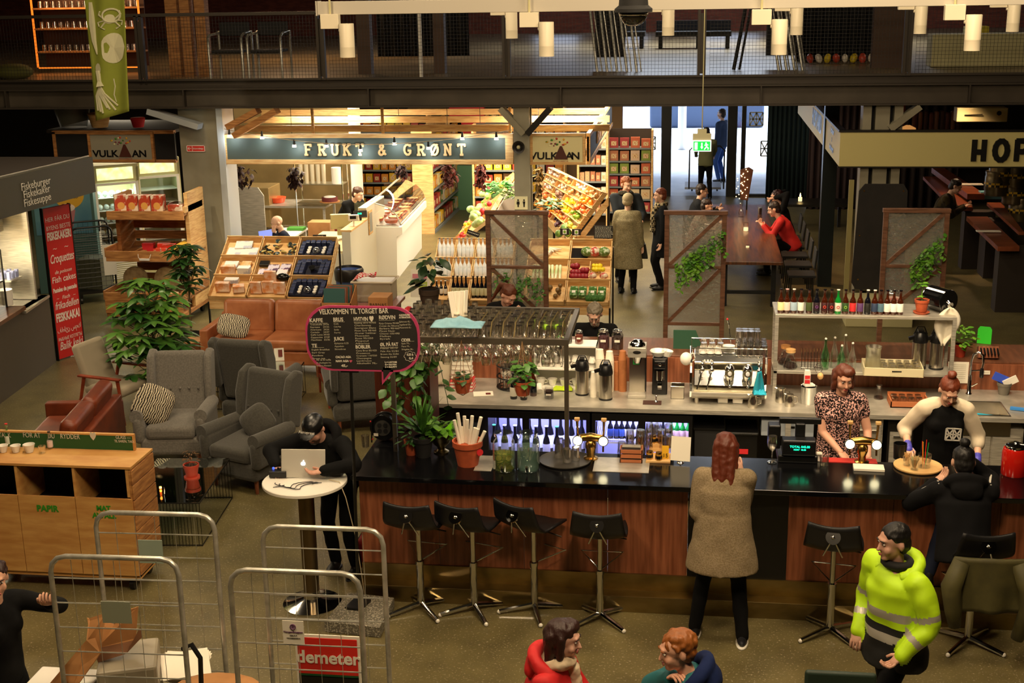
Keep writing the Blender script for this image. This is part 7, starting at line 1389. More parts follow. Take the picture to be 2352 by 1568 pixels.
for k,x in enumerate((-.4,-.19,.01,.21)):
 tt=TH_('cake_carton','printed fruit cake carton with arched window on the top tier, %s from the left'%ORD[k],'carton',(tl.x+x,tl.y+.12,1.662),(.5 if k==0 else 0));mk('carton',MB().box((0,0,.12),(.185,.14,.24)),m_cakeb,tt,bev=.004);mk('window',MB().cyl((0,-.074,.08),(0,-.07,.08),.055,n=16),mat('cake_slice','d8a050',.5),tt)
tt=TH_('wrapped_cake','plastic wrapped sliced cake alone at the right of the top tier','cake',(tl.x+.5,tl.y+.1,1.662));mk('cake',MB().box((0,0,.05),(.24,.13,.1)),m_cakeb,tt,bev=.015);mk('wrapper',MB().ell((0,0,.07),(.15,.09,.08),14,8),mGL,tt,sm=180)
rb=mat('red_carton','c8301c',.4,0,'e8d8c8',12,lo=.6,hi=.63)
for k in range(5):boxitem('red_carton','bright red cake carton stacked on the middle tier, %s in the stack'%ORD[k],'carton',(tl.x+.38+.04*(k%2)-.16*(k>2),tl.y-.02+.1*(k%2),1.025+.075*(k//2 if k<4 else 0)),(.2,.14,.07),rb,rot=(0,0,.1*k))
for k in range(9):boxitem('yellow_box','yellow cracker box in the row on the middle tier','box',(tl.x+.62-.003*k,tl.y-.27+k*.055,1.025),(.12,.045,.17),mat('cracker_yellow','e0b03a',.5),'yellow cracker boxes')
for k in range(3):boxitem('white_carton','red and white carton in front of the stacked red ones, %s'%ORD[k],'carton',(tl.x+.3+k*.09,tl.y-.25,1.025),(.07,.05,.13),mat('carton_rw','d8482c',.5,0,'efe4d4',10,lo=.5,hi=.54))
for k in range(7):boxitem('brown_bun','paper wrapped brown bun in the centre of the middle tier','bun',(tl.x-.02+(k%3)*.07,tl.y-.25+(k//3)*.1,1.025),(.07,.07,.05),mat('bun_brown','b08048',.6,0,'8a5a2c',8),'brown buns')
boxitem('red_tin','small red box behind the buns','box',(tl.x+.0,tl.y+.1,1.025),(.18,.1,.14),mat('sticker_red','c8232a'))
for k in range(6):boxitem('red_bag','flat red sweet bag at the left of the middle tier','bag',(tl.x-.42+(k%3)*.1,tl.y-.2+(k//3)*.16,1.025),(.09,.14,.03),mat('sticker_red','c8232a'),'flat red bags',rot=(0,.1,.4*k))
for k,(x,c)in enumerate(((-.2,'left'),(.3,'right'))):
 tt=TH_('flatbread_round','large round flatbread pack with an orange label, %s one on the bottom tier'%c,'flatbread',(tl.x+x,tl.y-.05,.62));mk('bread',MB().cyl((0,0,0),(0,.05,.02),.2,n=28),mat('flatbread','b8a680',.7,0,'8f7d58',12),tt,bev=.01);tt.rotation_euler=(R(-18),0,0);mk('orange_label',MB().box((0,-.006,0),(.06,.006,.17),ry=.5 if k else 0),mat('label_orange','e09a2a',.5),tt)
for k in range(12):boxitem('silver_pack','small silvery snack pack in the bottom tier','pack',(tl.x-.4+(k%6)*.09,tl.y-.42+(k//6)*.13,.405),(.08,.1,.03),mat('silver_pack','8f8f8a',.3,.5,'5a4a3a',14),'silvery packs',rot=(.2,0,k))
for k in range(5):boxitem('wrapped_bread','pale bread pack at the right of the bottom tier','bread',(tl.x+.3+(k%3)*.14,tl.y-.38+(k//3)*.2,.405),(.12,.16,.06),mat('bread_pale','c8a878',.6,0,'e8dcc0',8),'pale bread packs',rot=(0,0,k))
t=TH_('drinks_fridge','tall white glass door fridge lit inside beside the pallet shelf','fridge',(-9.75,21.1,0),R(35))
mk('body',MB().bb(-.4,.4,0,.6,.0,.45).bb(-.4,-.35,0,.6,.45,2.0).bb(.35,.4,0,.6,.45,2.0).bb(-.4,.4,.56,.6,.45,2.0).bb(-.4,.4,0,.6,1.75,2.05),m_cream,t,bev=.005);gr=MB()
for k in range(9):gr.bb(-.34,.34,-.01,0,.08+k*.035,.095+k*.035)
mk('vent_grille',gr,mWH,t);d=mk('door_frame',MB().bb(-.37,-.32,-.04,-.01,.46,1.75).bb(.32,.37,-.04,-.01,.46,1.75).bb(-.37,.37,-.04,-.01,.46,.5).bb(-.37,.37,-.04,-.01,1.71,1.75),mWH,t);mk('door_glass',MB().bb(-.32,.32,-.03,-.02,.5,1.71),m_pane,d);mk('handle',MB().bb(-.37,-.34,-.06,-.04,.95,1.15),mBK,d)
mk('light_box',MB().bb(-.3,.3,-.012,0,1.8,2.0),mat('fridge_sign','e8d878',.5,0,'d8e0b0',6,em=.9),t);mk('led_strip',MB().bb(-.3,.3,.05,.08,1.7,1.72),mat('cool_led','cfeee0',.5,em=5),t)
for z in(.6,.82,1.04,1.26,1.48):mk('shelf',MB().bb(-.35,.35,.04,.5,z,z+.01),mWH,t)
Mz=Matrix.Translation(t.location)@Matrix.Rotation(R(35),4,'Z')
for j in range(5):
 for k in range(6):
  p=Mz@V((-.28+k*.11,.12,.612+j*.22));fruit('yogurt_tub',mat('tub_white','d8dcd0',.4,0,'9ab0a8',9),.05,p+V((0,0,.055)),'white dairy tub on the %s fridge shelf'%ORD[j],'dairy tubs on the %s fridge shelf'%ORD[j],(1,1,1),cat='tub')
lamp('fridge_lamp','AREA',Mz@V((0,.1,1.69)),8,(.8,1,.9),.5,.05,Mz@V((0,.25,.5)))
dup(t,(-9.35,21.95,0),R(35),'second tall glass door fridge behind the first one')
t=TH_('ice_cream_freezer','tall cabinet with a sundae picture and yellow disc behind the roll cage','freezer',(-10.35,20.3,0),R(20));mk('body',MB().bb(-.5,.5,0,.6,0,1.95),mat('freezer_teal','3a5a56',.6),t,bev=.01)
mk('picture_panel',MB().bb(-.45,.45,-.01,0,1.0,1.9),mat('poster_teal','5a8a94',.6,0,'3f6f86',2),t);mk('yellow_disc',MB().cyl((.12,-.02,1.66),(.12,-.012,1.66),.24,n=28),mat('disc_yellow','c89a1c',.6),t)
mk('sundae_picture',MB().prism([(-.02,1.1),(.14,1.12),(.2,1.4),(-.08,1.38)],.012,.018,0,FACE).ell((.06,-.02,1.44),(.14,.006,.07),14,8,1).ell((.02,-.026,1.48),(.04,.004,.03),8,5,2).ell((.1,-.026,1.49),(.04,.004,.03),8,5,2).ell((-.03,-.02,1.08),(.08,.006,.04),8,5,2),[mat('sundae_pink','a86a70',.6),mat('sundae_cream','d8c8b8',.6),mat('berry_dark','6a1424',.5)],t)
word('il gelato',.09,mBK,t,(.12,-.024,1.62),shear=.3)
def rollcage(name,lab,loc,rz,w,d,h,m_,nx=7,nz=5,back=True):
 t=TH_(name,lab,'roll cage',loc,rz);r=.013
 def side(y):
  f=mk('side_frame',MB().tube([(-w/2,y,.2),(-w/2,y,h-.1)]+[(-w/2+.1-.1*math.cos(a_),y,h-.1+.1*math.sin(a_))for a_ in(R(30),R(60),R(90))]+[(w/2-.1+.1*math.sin(a_),y,h-.1+.1*math.cos(a_))for a_ in(0,R(30),R(60))]+[(w/2,y,h-.1),(w/2,y,.2)],r*1.25,8),m_,t,sm=60)
  g=MB()
  for k in range(nz):z=.3+(h-.42)*k/(nz-1)-.02;g.cyl((-w/2,y,z),(w/2,y,z),.0045,n=5)
  for k in range(1,nx):x=-w/2+w*k/nx;g.cyl((x,y,.25),(x,y,h-.02),.0022,n=5)
  mk('wire_grid',g,m_,f)
  return f
 fs=[side(0),side(d)]
 mk('base',MB().bb(-w/2,w/2,0,d,.16,.2),mDS,t)
 for x in(-w/2+.06,w/2-.06):
  for y in(.06,d-.06):mk('castor',MB().cyl((x-.015,y,.05),(x+.015,y,.05),.05,n=12).box((x,y,.12),(.05,.05,.07)),mDS,t)
 return t,fs
t,fs=rollcage('roll_cage','black wire roll cage with a paper sign in front of the sundae cabinet',(-9.55,19.6,0),R(30),.62,.6,1.25,mBK,8,12);mk('paper_sign',MB().bb(.14,.34,-.03,-.02,.45,.95),mPA,t);boxitem('plastic_tray','pile of trays inside the black roll cage','tray',(-9.7,19.9,.2),(.4,.4,.5),mat('tray_dim','4a4a38',.6))
m_fas=mat('olive_fascia','3d3a2a',.6)
A=at(200,360,Y=16.6);Bx=at(0,432,X=A.x-.25)
z1,z0=A.z,at(200,440,Y=16.6).z
A0=V((A.x,16.6,0));B0=V((A.x-.55,11.2,0))
t=TH_('stall_fascia','dark olive fascia board of the fish stall listing dishes in white','sign',(0,0,0))
n_=(B0-A0).cross(V((0,0,1))).normalized()*-.08
mk('fascia_board',MB().add([A0+V((0,0,z))for z in(z0,z1)]+[B0+V((0,0,z))for z in(z1,z0)]+[A0+n_+V((0,0,z))for z in(z0,z1)]+[B0+n_+V((0,0,z))for z in(z1,z0)],[(0,1,2,3),(7,6,5,4),(0,4,5,1),(1,5,6,2),(2,6,7,3),(3,7,4,0)]),m_fas,t)
mk('top_rail',MB().tube([A0+V((.02,0,z1+.01)),B0+V((.02,0,z1+.01))],.012),mST,t)
ang=math.atan2(A0.y-B0.y,A0.x-B0.x)
tp=lambda px_,py_:None
dirv=(A0-B0).normalized()
def onfas(px_,py_):
 d=_fw+_r2*((px_-1176)/FPX)-_u2*((py_-784)/FPX);o=V((0,0,CH));nn=V((dirv.y,-dirv.x,0));k=(A0-o).dot(nn)/d.dot(nn);return o+d*k
m_fl=mat('fascia_letters','cfcabc',.6)
for s_,px_,py_ in(('Fiskeburger',68,422),('Fiskekaker',70,440),('Fiskesuppe',72,459)):
 p=onfas(px_,py_)+V((dirv.y,-dirv.x,0))*.09;word(s_,.135,m_fl,t,p,(PI/2,0,ang))
mk('roof_panel',MB().slab([A0+V((-.1,0,z1)),A0+V((-4,0,z1)),B0+V((-4,0,z1)),B0+V((-.1,0,z1))],.05),m_dkwall,t)
t=TH_('stall_counter','grey fronted fish stall counter with a wooden top at the left edge','counter',(0,0,0))
cA=at(137,820,z=0);cB=at(0,935,z=0)
C1=V((-8.6,16.2,0));C2=V((-8.15,11.5,0))
mk('front',MB().add([C1,C2,C2+V((0,0,.95)),C1+V((0,0,.95))]+[p+V((-.1,0,0))for p in(C1,C2,C2+V((0,0,.95)),C1+V((0,0,.95)))],[(0,1,2,3),(7,6,5,4),(0,4,5,1),(1,5,6,2),(2,6,7,3),(3,7,4,0)]),mat('counter_grey','4a4236',.6),t)
E1=C1+V((-.0,-.9,0))
mk('wooden_top',MB().slab([V((-8.45,15.3,1.02)),V((-9.2,15.3,1.02)),V((-9.0,11.5,1.02)),V((-8.0,11.5,1.02))],.05),m_table,t)
mk('steel_top',MB().slab([C1+V((.02,0,.95)),C1+V((-.9,0,.95)),V((-9.2,15.3,.95)),V((-8.45,15.3,.95))],.03),mST,t)
t=TH_('steel_partition','tall brushed steel partition beside the red fish cake sign','partition',(-8.62,15.9,0));mk('panel',MB().bb(-.9,0,0,.04,.96,2.5),mST,t)
t=TH_('food_display','lit glass food case with yellow packs in the fish stall','display case',(-9.1,14.4,1.02));mk('case_frame',MB().bb(-.3,.45,.8,.84,0,.03).tube([(.45,.8,0),(.45,.8,.75)],.012).tube([(.45,.0,0),(.45,.0,.75)],.012).tube([(.45,0,.75),(.45,.8,.75)],.012).tube([(.45,0,.35),(.45,.8,.35)],.01).bb(-.3,-.28,0,.8,0,.75),mDS,t);mk('glass',MB().bb(.445,.45,0,.8,0,.75),m_pane,t);mk('shelf',MB().bb(-.28,.44,0,.8,.35,.36),mWH,t)
for k in range(8):boxitem('yellow_pack','yellow pack inside the lit food case of the fish stall','pack',(-9.0+.12*(k%3),14.5+.17*(k//3),1.05+.35*(k%2)),(.1,.12,.2),mat('pack_yellow2','d8b020',.5),'yellow packs in the food case')
lamp('case_lamp','AREA',(-8.95,14.8,1.8),40,(1,.85,.55),.5,.6,(-8.95,14.8,1));lamp('case_lamp','POINT',(-9.3,13.6,1.9),50,(1,.8,.5),.1)
mk('white_bucket',MB().lathe([(0,0),(.1,0),(.11,.2),(.1,.2),(0,.02)],n=18),mWH,label='white tub standing on the wooden top of the fish stall',cat='tub',loc=at(12,700,z=1.03),sm=50)
t=TH_('drying_glasses','tray of upturned glasses and blue bottles on the fish stall counter','glass tray',at(14,640,z=1.3));
mk('tray',MB().box((0,0,0),(.3,.3,.02)),mST,t)
for k in range(9):mk('glass',MB().lathe([(0,0),(.025,0),(.03,.1),(0,.1)],n=8),mat('blueish','8a90b8',.2),t,loc=(-.1+.1*(k%3),-.1+.1*(k//3),.01))
t=TH_('extract_hood','steel hood edge inside the fish stall','hood',(-9.4,15.5,1.9));mk('hood',MB().bb(-.6,.5,-.4,.3,0,.25),mST,t,bev=.01)
p0=V((-8.58,16.29,.04));p1=V((-8.33,16.97,.04))
def sgn(px_,py_):
 d=_fw+_r2*((px_-1176)/FPX)-_u2*((py_-784)/FPX);o=V((0,0,CH));dv=(p1-p0).normalized();nn=V((dv.y,-dv.x,0));k=(p0-o).dot(nn)/d.dot(nn);return o+d*k
c4=[sgn(136,822),sgn(193,790),sgn(155,456),sgn(97,480)]
p0=c4[0];t=TH_('red_menu_sign','tall red sign with white hand lettering listing fish cakes','sign',(p0.x,p0.y,0))
hz=(c4[3].z+c4[2].z)/2-.04;wv=((c4[1]-c4[0]).length+(c4[2]-c4[3]).length)/2;sa=math.atan2((c4[1]-c4[0]).y,(c4[1]-c4[0]).x);t.rotation_euler=(0,0,sa)
mk('sign_panel',MB().bb(0,wv,0,.04,.02,hz),mat('menu_red','c81f1c',.5),t);mk('edge',MB().bb(-.015,0,-.005,.045,.0,hz+.01).bb(wv,wv+.015,-.005,.045,0,hz+.01),mDS,t);
m_wl=mat('menu_white','e6d8cf',.7);yy=hz-.16
for s_,sz,off,sh,sxx in(('HER FÅR DU',.085,0,0,.9),('BYENS BESTE',.085,0,0,.85),('FISKEKAKER!',.15,.006,0,.62),('~    ~',.12,0,0,1),('Croquettes',.17,.002,.35,.75),('de poisson',.07,0,.3,.9),('Fish cakes',.12,.001,.1,.85),('Pasteles de pescado',.085,.003,0,.68),('~   Fisch   ~',.07,0,.2,1),('frikadellen',.15,.001,.3,.75),('FESKKAKA!',.16,.006,0,.62),('فطائر سمك',.1,0,0,.9),('РЫБНЫЕ КОТЛЕТЫ',.065,0,0,.85),('Balik keki',.16,.001,.3,.75),('~',.12,0,0,1),('MMM!',.09,.005,0,.8)):
 o=word(s_,sz,m_wl,t,(wv/2,-.005,yy),off=off,shear=sh,sx=1)
 bbx=o.dimensions.x
 if bbx>wv*.9:o.scale=(wv*.9/bbx,1,1)
 yy-=sz*.82+.045
t=TH_('sideboard','low wooden sideboard between sofa and bottle display','sideboard',(0,0,0));A=at(830,690,z=.8)
mk('top',MB().bb(-4.75,-3.85,15.6,17.0,.78,.82),m_walnut,t,bev=.004);mk('body',MB().bb(-4.7,-3.9,15.65,16.95,0,.78),m_redwood,t)
t=TH_('record_crate','cardboard record box with record sleeves on the sideboard','box',(-4.55,16.15,.82));mk('box',MB().bb(-.2,.2,-.15,.2,0,.01).bb(-.2,.2,-.15,-.14,0,.13).bb(-.2,.2,.19,.2,0,.3).prism([(-.15,0),(.2,0),(.2,.3),(-.15,.13)],-.2,-.19,0,MS).prism([(-.15,0),(.2,0),(.2,.3),(-.15,.13)],.19,.2,0,MS),m_card,t)
for k in range(7):mk('record_sleeve',MB().box((-.03+.01*k,-.1+k*.04,.17),(.28,.006,.28),rx=-.15),(mat('sleeve_teal','2f5a58',.6),mat('sleeve_grey','6f7068',.6,0,'a04a3a',6),mat('sleeve_rust','8a4a2a',.6))[k%3],t)
t=TH_('plastic_storage_box','translucent storage box with a red checked cloth on the sideboard','box',(-4.2,16.75,.82));mk('box',MB().bb(-.26,.26,-.18,.18,0,.28),mat('frosted_box','a89a84',.4,alpha=.75),t,bev=.02);mk('rim',MB().tube([(-.28,-.2,.28),(.28,-.2,.28),(.28,.2,.28),(-.28,.2,.28)],.014,6,close=True),mat('frosted_rim','c8bca4',.4),t)
mk('checked_cloth',MB().grid(lambda u,v:V(((u-.5)*.3,(v-.5)*.14-.05,.06*math.sin(u*5)*math.sin(v*3)+.1*u)),12,6),mat('red_check','c8303a',.8,0,'e8d8d0',40,kind='check',lo=.49,hi=.51),label='red and white checked cloth on the storage box',cat='cloth',loc=(-4.32,16.72,1.115),sm=180,solid=.01,fix=False)
t=TH_('cardboard_carton','brown carton lettered BARN on the sideboard','box',(-4.0,16.2,.82));mk('box',MB().box((0,0,.1),(.26,.3,.2)),m_card,t,bev=.004);word('BARNAS',.06,mDS,t,(0,-.152,.1))
t=TH_('board_game','purple board game box with a lime corner at the front of the sideboard','box',(-4.45,15.75,.82));mk('box',MB().box((0,0,.06),(.36,.26,.1),rz=.0),mat('game_purple','3a2a6a',.4,0,'6a3a8a',9),t,bev=.003);mk('lime_corner',MB().box((-.15,-.131,.06),(.05,.004,.09)),mat('board_green','22c41a'),t);mk('title_art',MB().ell((.02,0,.112),(.13,.08,.003),16,6),mat('game_art','c8602a',.5,0,'e0c040',14),t);word('SPILL',.04,mWH,t,(.0,-.133,.06))
t=TH_('waste_tub','black and blue round bin bag tub beside the display','bin',at(780,715,z=.0)+V((.1,.3,0)));mk('tub',MB().lathe([(0,0),(.19,0),(.22,.6),(.2,.6),(0,.05)],n=22),mat('tub_blue','26407a',.5),t,sm=50);mk('bin_bag',MB().lathe([(.225,.45),(.235,.6),(.21,.64),(.19,.55)],n=22),mBK,t,sm=60)
t=TH_('newspaper_stand','white newspaper sheet standing beside the bottle display','newspaper',at(965,650,Y=17.0));mk('sheet',MB().box((0,0,0),(.26,.01,.38),rx=-.2),mPA,t);mk('print',MB().box((0,-.012,.1),(.2,.004,.06),rx=-.2).box((0.03,-.0,-.02),(.14,.02,.08),1,rx=-.2),[mat('print_pink','c87a8a'),mat('print_lime','a8b84a')],t);mk('stand',MB().cyl((0,.05,-.15),(0,.05,-at(965,650,Y=17.0).z),.01),mDS,t)
t=potted('potted_plant','dark broad leafed plant with red stems in a basket behind the chalkboard',988,730,0,.13,.3,mat('basket_brown','3a2a1c',.8,bump=.5),leafmesh(34,.2,.42,.2,91,cz=.3,aspect=.55,droop=.7),mat('calathea','22401c',.4,0,'5a2a2c',5,lo=.55,hi=.75),Y=15.4);t.location.z=.82 if 0 else 1.0
mk('plant_stool',MB().lathe([(0,0),(.16,0),(.1,.3),(.12,.97),(0,.97)],n=14),m_redwood,label='dark red pedestal under the broad leafed plant',cat='pedestal',loc=(t.location.x,t.location.y,.0))
mk('red_cushion',MB().ell((0,0,.2),(.1,.2,.28),12,8),mat('sticker_red','c8232a'),label='bright red cushion beside the dark pedestal',cat='cushion',loc=(t.location.x-.25,t.location.y-.1,.62),sm=180)
def cslab(nm,pts,z,th,m_,lab,cat):return mk(nm,MB().slab([at(a_,b_,z=z)for a_,b_ in pts],th),m_,label=lab,cat=cat)
m_pubw=mat('pub_counter_wood','8a4a2e',.3,0,'5c2c18',3,(1,7,1),bump=.04)
t=TH_('pub_counter','stepped wooden pub counter running back at the right','counter',(0,0,0))
mk('upper_top',MB().slab([at(1390,0,z=1)if 0 else at(2262,445,z=1.25),at(2222,445,z=1.25),at(2140,385,z=1.25),at(2168,385,z=1.25)],.1),m_pubw,t)
mk('lower_top',MB().slab([at(2235,476,z=1.1),at(2190,476,z=1.1),at(2120,405,z=1.1),at(2170,405,z=1.1)],.06),m_pubw,t)
mk('front_top',MB().slab([at(2352,532,z=1.15),at(2340,532,z=1.15),at(2267,465,z=1.15),at(2300,465,z=1.15)],.05),m_pubw,t)
mk('near_top',MB().slab([at(2342,566,z=1.05),at(2292,566,z=1.05),at(2220,497,z=1.05),at(2268,497,z=1.05)],.07),m_pubw,t)
a_=at(2290,560,z=1.05);mk('end_panel',MB().bb(a_.x+.05,a_.x+.5,a_.y+.02,a_.y+.3,0,.98),m_dkwall,t);a_=at(2235,476,z=1.1);mk('end_panel',MB().bb(a_.x-.1,a_.x+.4,a_.y+.1,a_.y+.4,0,1.0),m_dkwall,t)
t=TH_('menu_clip','white menu with a clip on the near pub counter','menu',at(2270,532,z=1.06));mk('menu',MB().box((0,0,.01),(.36,.1,.015)),mPA,t)
t=TH_('menu_clip','white menu on the upper pub counter','menu',at(2230,424,z=1.26));mk('menu',MB().box((0,0,.01),(.4,.16,.015)),mPA,t)
boxitem('blue_box','pale blue plastic box on the pub counter','box',at(2275,455,z=1.15),(.38,.22,.12),mat('box_blue','5a8a94',.4))
for k,(px_,py_)in enumerate(((2290,420),(2330,440),(2300,395),(2330,400),(2345,480))):
 p=at(px_,py_,Y=22.5);t=TH_('beer_keg','steel beer keg with hazard tape behind the pub counter, %s'%ORD[k],'keg',p-V((0,0,.2)));mk('keg',MB().lathe([(0,0),(.19,0),(.2,.02),(.19,.06),(.2,.1),(.2,.3),(.19,.34),(.2,.38),(.19,.4),(0,.4)],n=20),mat('keg_steel','6a604a',.3,.9),t,sm=50);mk('hazard_tape',MB().lathe([(.203,.15),(.204,.152),(.204,.22)],n=20),mat('hazard','c8a01c',.5,0,'15120f',16,kind='check',lo=.49,hi=.51),t,fix=False)
mk('keg_rack',MB().bb(0,1.4,0,.5,0,.95),m_dkwall,label='dark cabinet under the beer kegs',cat='cabinet',loc=(at(2270,480,Y=22.3).x,22.3,0))
t=TH_('wall_unit','cream air unit box on the pub wall above the fascia','unit',at(2252,262,Y=24));mk('body',MB().box((0,0,0),(.85,.3,.24)),m_cream,t,bev=.01);mk('dial',MB().cyl((.28,-.16,.03),(.28,-.15,.03),.04,n=14),mDS,t);mk('handle',MB().tube([(-.3,-.16,0),(0,-.17,.01)],.008),mDS,t)
t=TH_('coat_row','row of clothes hanging on the brick pub wall above the fascia','clothes',at(2150,282,Y=26));
for k in range(9):mk('garment',MB().box((-.4+.1*k,0,-.05+.02*(k%3)),(.08,.15,.5)),mat('cloth_%d'%(k%3),('6a4a4a','8a6a60','4a3a3c')[k%3],.9),t,bev=.03)
mk('brick_pier',MB().box((0,0,.3),(.5,.3,1.2)),m_brick,label='brick pier above the left end of the HOPYARD fascia',cat='pier',loc=at(2045,275,Y=26.5)-V((0,0,.3)))
t=TH_('lampshade','round copper lampshade glowing above the pub fascia','lamp',at(2085,300,Y=25));mk('shade',MB().lathe([(.16,-.05),(.14,.05),(.04,.1),(0,.1)],n=18),mat('copper_glow','c88a4a',.5,em=.5),t,sm=60);mk('cord',MB().cyl((0,0,.1),(0,0,3.35-t.location.z),.006),mDS,t)
t=TH_('window_box','bright window pane seen above the pale fascia corner','window',at(1970,280,Y=30.2));mk('pane',MB().box((0,0,0),(.62,.02,.5)),mw_,t);mk('muntin',MB().box((0,-.02,0),(.02,.01,.5)).box((0,-.02,.05),(.62,.01,.02)),mDS,t)
t=TH_('blackboard','tall dark board with clipped corners in front of the right column','board',(2.4,19.2,.5));mk('board',MB().prism([(.0,.0),(.62,.0),(.68,.1),(.66,1.45),(.6,1.55),(.06,1.55),(-.02,1.45),(-.06,.1)],0,.03,0,FACE),m_board,t,bev=.004)
for x,z in((.03,.15),(.6,.15),(.02,.8),(.62,.8),(.05,1.45),(.6,1.45)):mk('screw',MB().cyl((x,-.035,z),(x,-.03,z),.012,n=8),m_brass,t)
mk('back_strip',MB().bb(-.16,-.09,.0,.04,-.3,1.6),mat('strip_olive','8a8050',.6),t)
mk('cream_bench_box',MB().bb(-.5,.45,-.2,.2,0,.42),m_cream,label='cream box standing under the dark board',cat='box',loc=(2.75,19.1,0),bev=.01)
struct('column_pub',MB().bb(2.08,2.3,21.5,21.7,0,3.3),mat('dark_teal_steel','1a2222',.4,.5))
def screen(xl,xr,Y,ztop,zmid,zb,flip,lab,ivy=None,zf=0):
 t=TH_('room_divider',lab,'room divider',(xl,Y,0));w=xr-xl;f=.055
 mk('frame',MB().bb(0,f,-.03,.03,zf,ztop).bb(w-f,w,-.03,.03,zf,ztop).bb(-.01,w+.01,-.035,.035,ztop-f*.5,ztop+.02).bb(f,w-f,-.02,.02,zb-.02,zb+.02).bb(f,w-f,-.03,.03,zmid-.018,zmid+.018),m_frame,t,bev=.004)
 for z0_,z1_,ll in((zmid+.018,ztop-f*.5,'upper'),(zb+.02,zmid-.018,'lower')):
  mk('glass_pane',MB().bb(f,w-f,-.004,.004,z0_,z1_),m_rain,t)
  a_,b_=((f,z0_),(w-f,z1_))if flip else((f,z1_),(w-f,z0_))
  d=V((b_[0]-a_[0],0,b_[1]-a_[1])).normalized();n=V((-d.z,0,d.x))*.02
  v=[]
  for yy in(-.02,.02):v+=[V((a_[0],yy,a_[1]))+n,V((a_[0],yy,a_[1]))-n,V((b_[0],yy,b_[1]))-n,V((b_[0],yy,b_[1]))+n]
  mk('diagonal_brace',MB().add(v,[(0,1,2,3),(7,6,5,4),(0,4,5,1),(1,5,6,2),(2,6,7,3),(3,7,4,0)]),m_frame,t)
 mk('foot',MB().bb(-.05,f+.05,-.2,.2,0,.04).bb(w-f-.05,w+.05,-.2,.2,0,.04),m_frame,t)
 if ivy:
  x0_,x1_,za,zb_,n,seed,mm=ivy;rd=random.Random(seed);fo=MB();st=MB()
  for k in range(n//9):
   s=rd.random();q=V((x0_+(x1_-x0_)*s,-.06,za+(zb_-za)*s*.0));q.z=za-(1-s if flip else s)*0
   q=V((x0_+(x1_-x0_)*s,-.05,za+(zb_-za)*s));pts=[q.copy()]
   for j in range(9):
    q=q+V((rd.uniform(-.03,.03),rd.uniform(-.012,.004),-rd.uniform(.015,.05)));pts.append(q.copy());leaf(fo,q,rd.uniform(PI,2*PI),rd.uniform(-.9,.2),rd.uniform(.035,.065),.8,.5,rd.uniform(-.6,.6))
   st.tube(pts,.0025,4)
  iv=TH_('ivy_plant','bright green ivy trailing over the %s'%ivy_lab[lab],'ivy',(xl,Y,0));mk('foliage',fo,mm,iv,fix=False,sm=180);mk('stem',st,m_leafd,iv)
ivy_lab={}
SY=15.2
def scr(pl,pr,pt,pm,pb,flip,lab,iv,il):
 ivy_lab[lab]=il;a_=at(pl,pt,Y=SY);b_=at(pr,pt,Y=SY);screen(a_.x,b_.x,SY,a_.z,at(pl,pm,Y=SY).z,at(pl,pb,Y=SY).z,flip,lab,iv)
w_=at(1258,487,Y=SY).x-at(1115,487,Y=SY).x;zt=at(1115,487,Y=SY).z;zm=at(1115,612,Y=SY).z;zb=at(1115,726,Y=SY).z
scr(1115,1258,487,612,726,False,'wooden framed textured glass divider in front of the bottle display',(.12,w_-.1,zm-.03,zm-.1,150,3,m_leaf),'left glass divider')
scr(1527,1670,487,612,742,True,'wooden framed textured glass divider in front of the long table',(.14,w_-.05,zm+.08,zm+.5,430,4,m_leafl),'middle glass divider')
scr(2030,2182,482,610,726,True,'wooden framed textured glass divider before the dark board',(.34,w_-.05,zm+.12,zm+.52,260,5,m_leafl),'right glass divider')
t=TH_('long_table','long heavy plank table running back toward the entrance','table',(0,0,0));X0,X1,Y0,Y1=.40,1.40,19.85,25.2
mk('table_top',MB().bb(X0,X1,Y0,Y1,.70,.75),m_table,t,bev=.006)
for x in(X0+.1,X1-.16):
 for y in(Y0+.2,Y1-.25):mk('leg',MB().bb(x,x+.07,y,y+.07,0,.7),mBM,t)
mk('footrail',MB().bb(X0+.1,X1-.1,Y0+.2,Y0+.25,.2,.25),mBM,t)
ch0=None
def blackchair(loc,rz,lab,grp=None):
 global ch0
 if ch0 is None:
  ch0=TH_('dining_chair',lab,'chair',loc,rz,grp);mk('seat',MB().box((0,0,.45),(.42,.42,.04)),mBM,ch0,bev=.01);mk('backrest',MB().box((0,-.2,.72),(.4,.03,.3),rx=.1),mBM,ch0,bev=.012)
  for x in(-.18,.18):
   for y in(-.18,.18):mk('leg',MB().cyl((x,y,0),(x*.9,y*.9,.44),.012,n=6),mDS,ch0)
  return ch0
 return dup(ch0,loc,rz,lab,grp)
for k in range(5):blackchair((1.72,20.4+k*.75,0),PI/2,'black chair right of the long table, %s from the near end'%ORD[k])
for k in range(3):blackchair((.08,21.6+k*.85,0),-PI/2,'black chair left of the long table, %s from the near end'%ORD[k])
for k,(px_,py_,r,h,lab)in enumerate(((1713,530,.045,.14,'glass candle jar with white sand on the long table'),(1717,568,.03,.04,'low glass tealight near the front of the long table'))):
 p=at(px_,py_,z=.75);t=TH_('candle_jar',lab,'candle',p);mk('glass',MB().lathe([(0,0),(r,0),(r,h),(r*.8,h)],n=16),mGL,t,sm=50);mk('wax',MB().cyl((0,0,.003),(0,0,h*.4),r*.9,n=14),mat('candle_glow','f0d8a0',.6,em=.8),t)
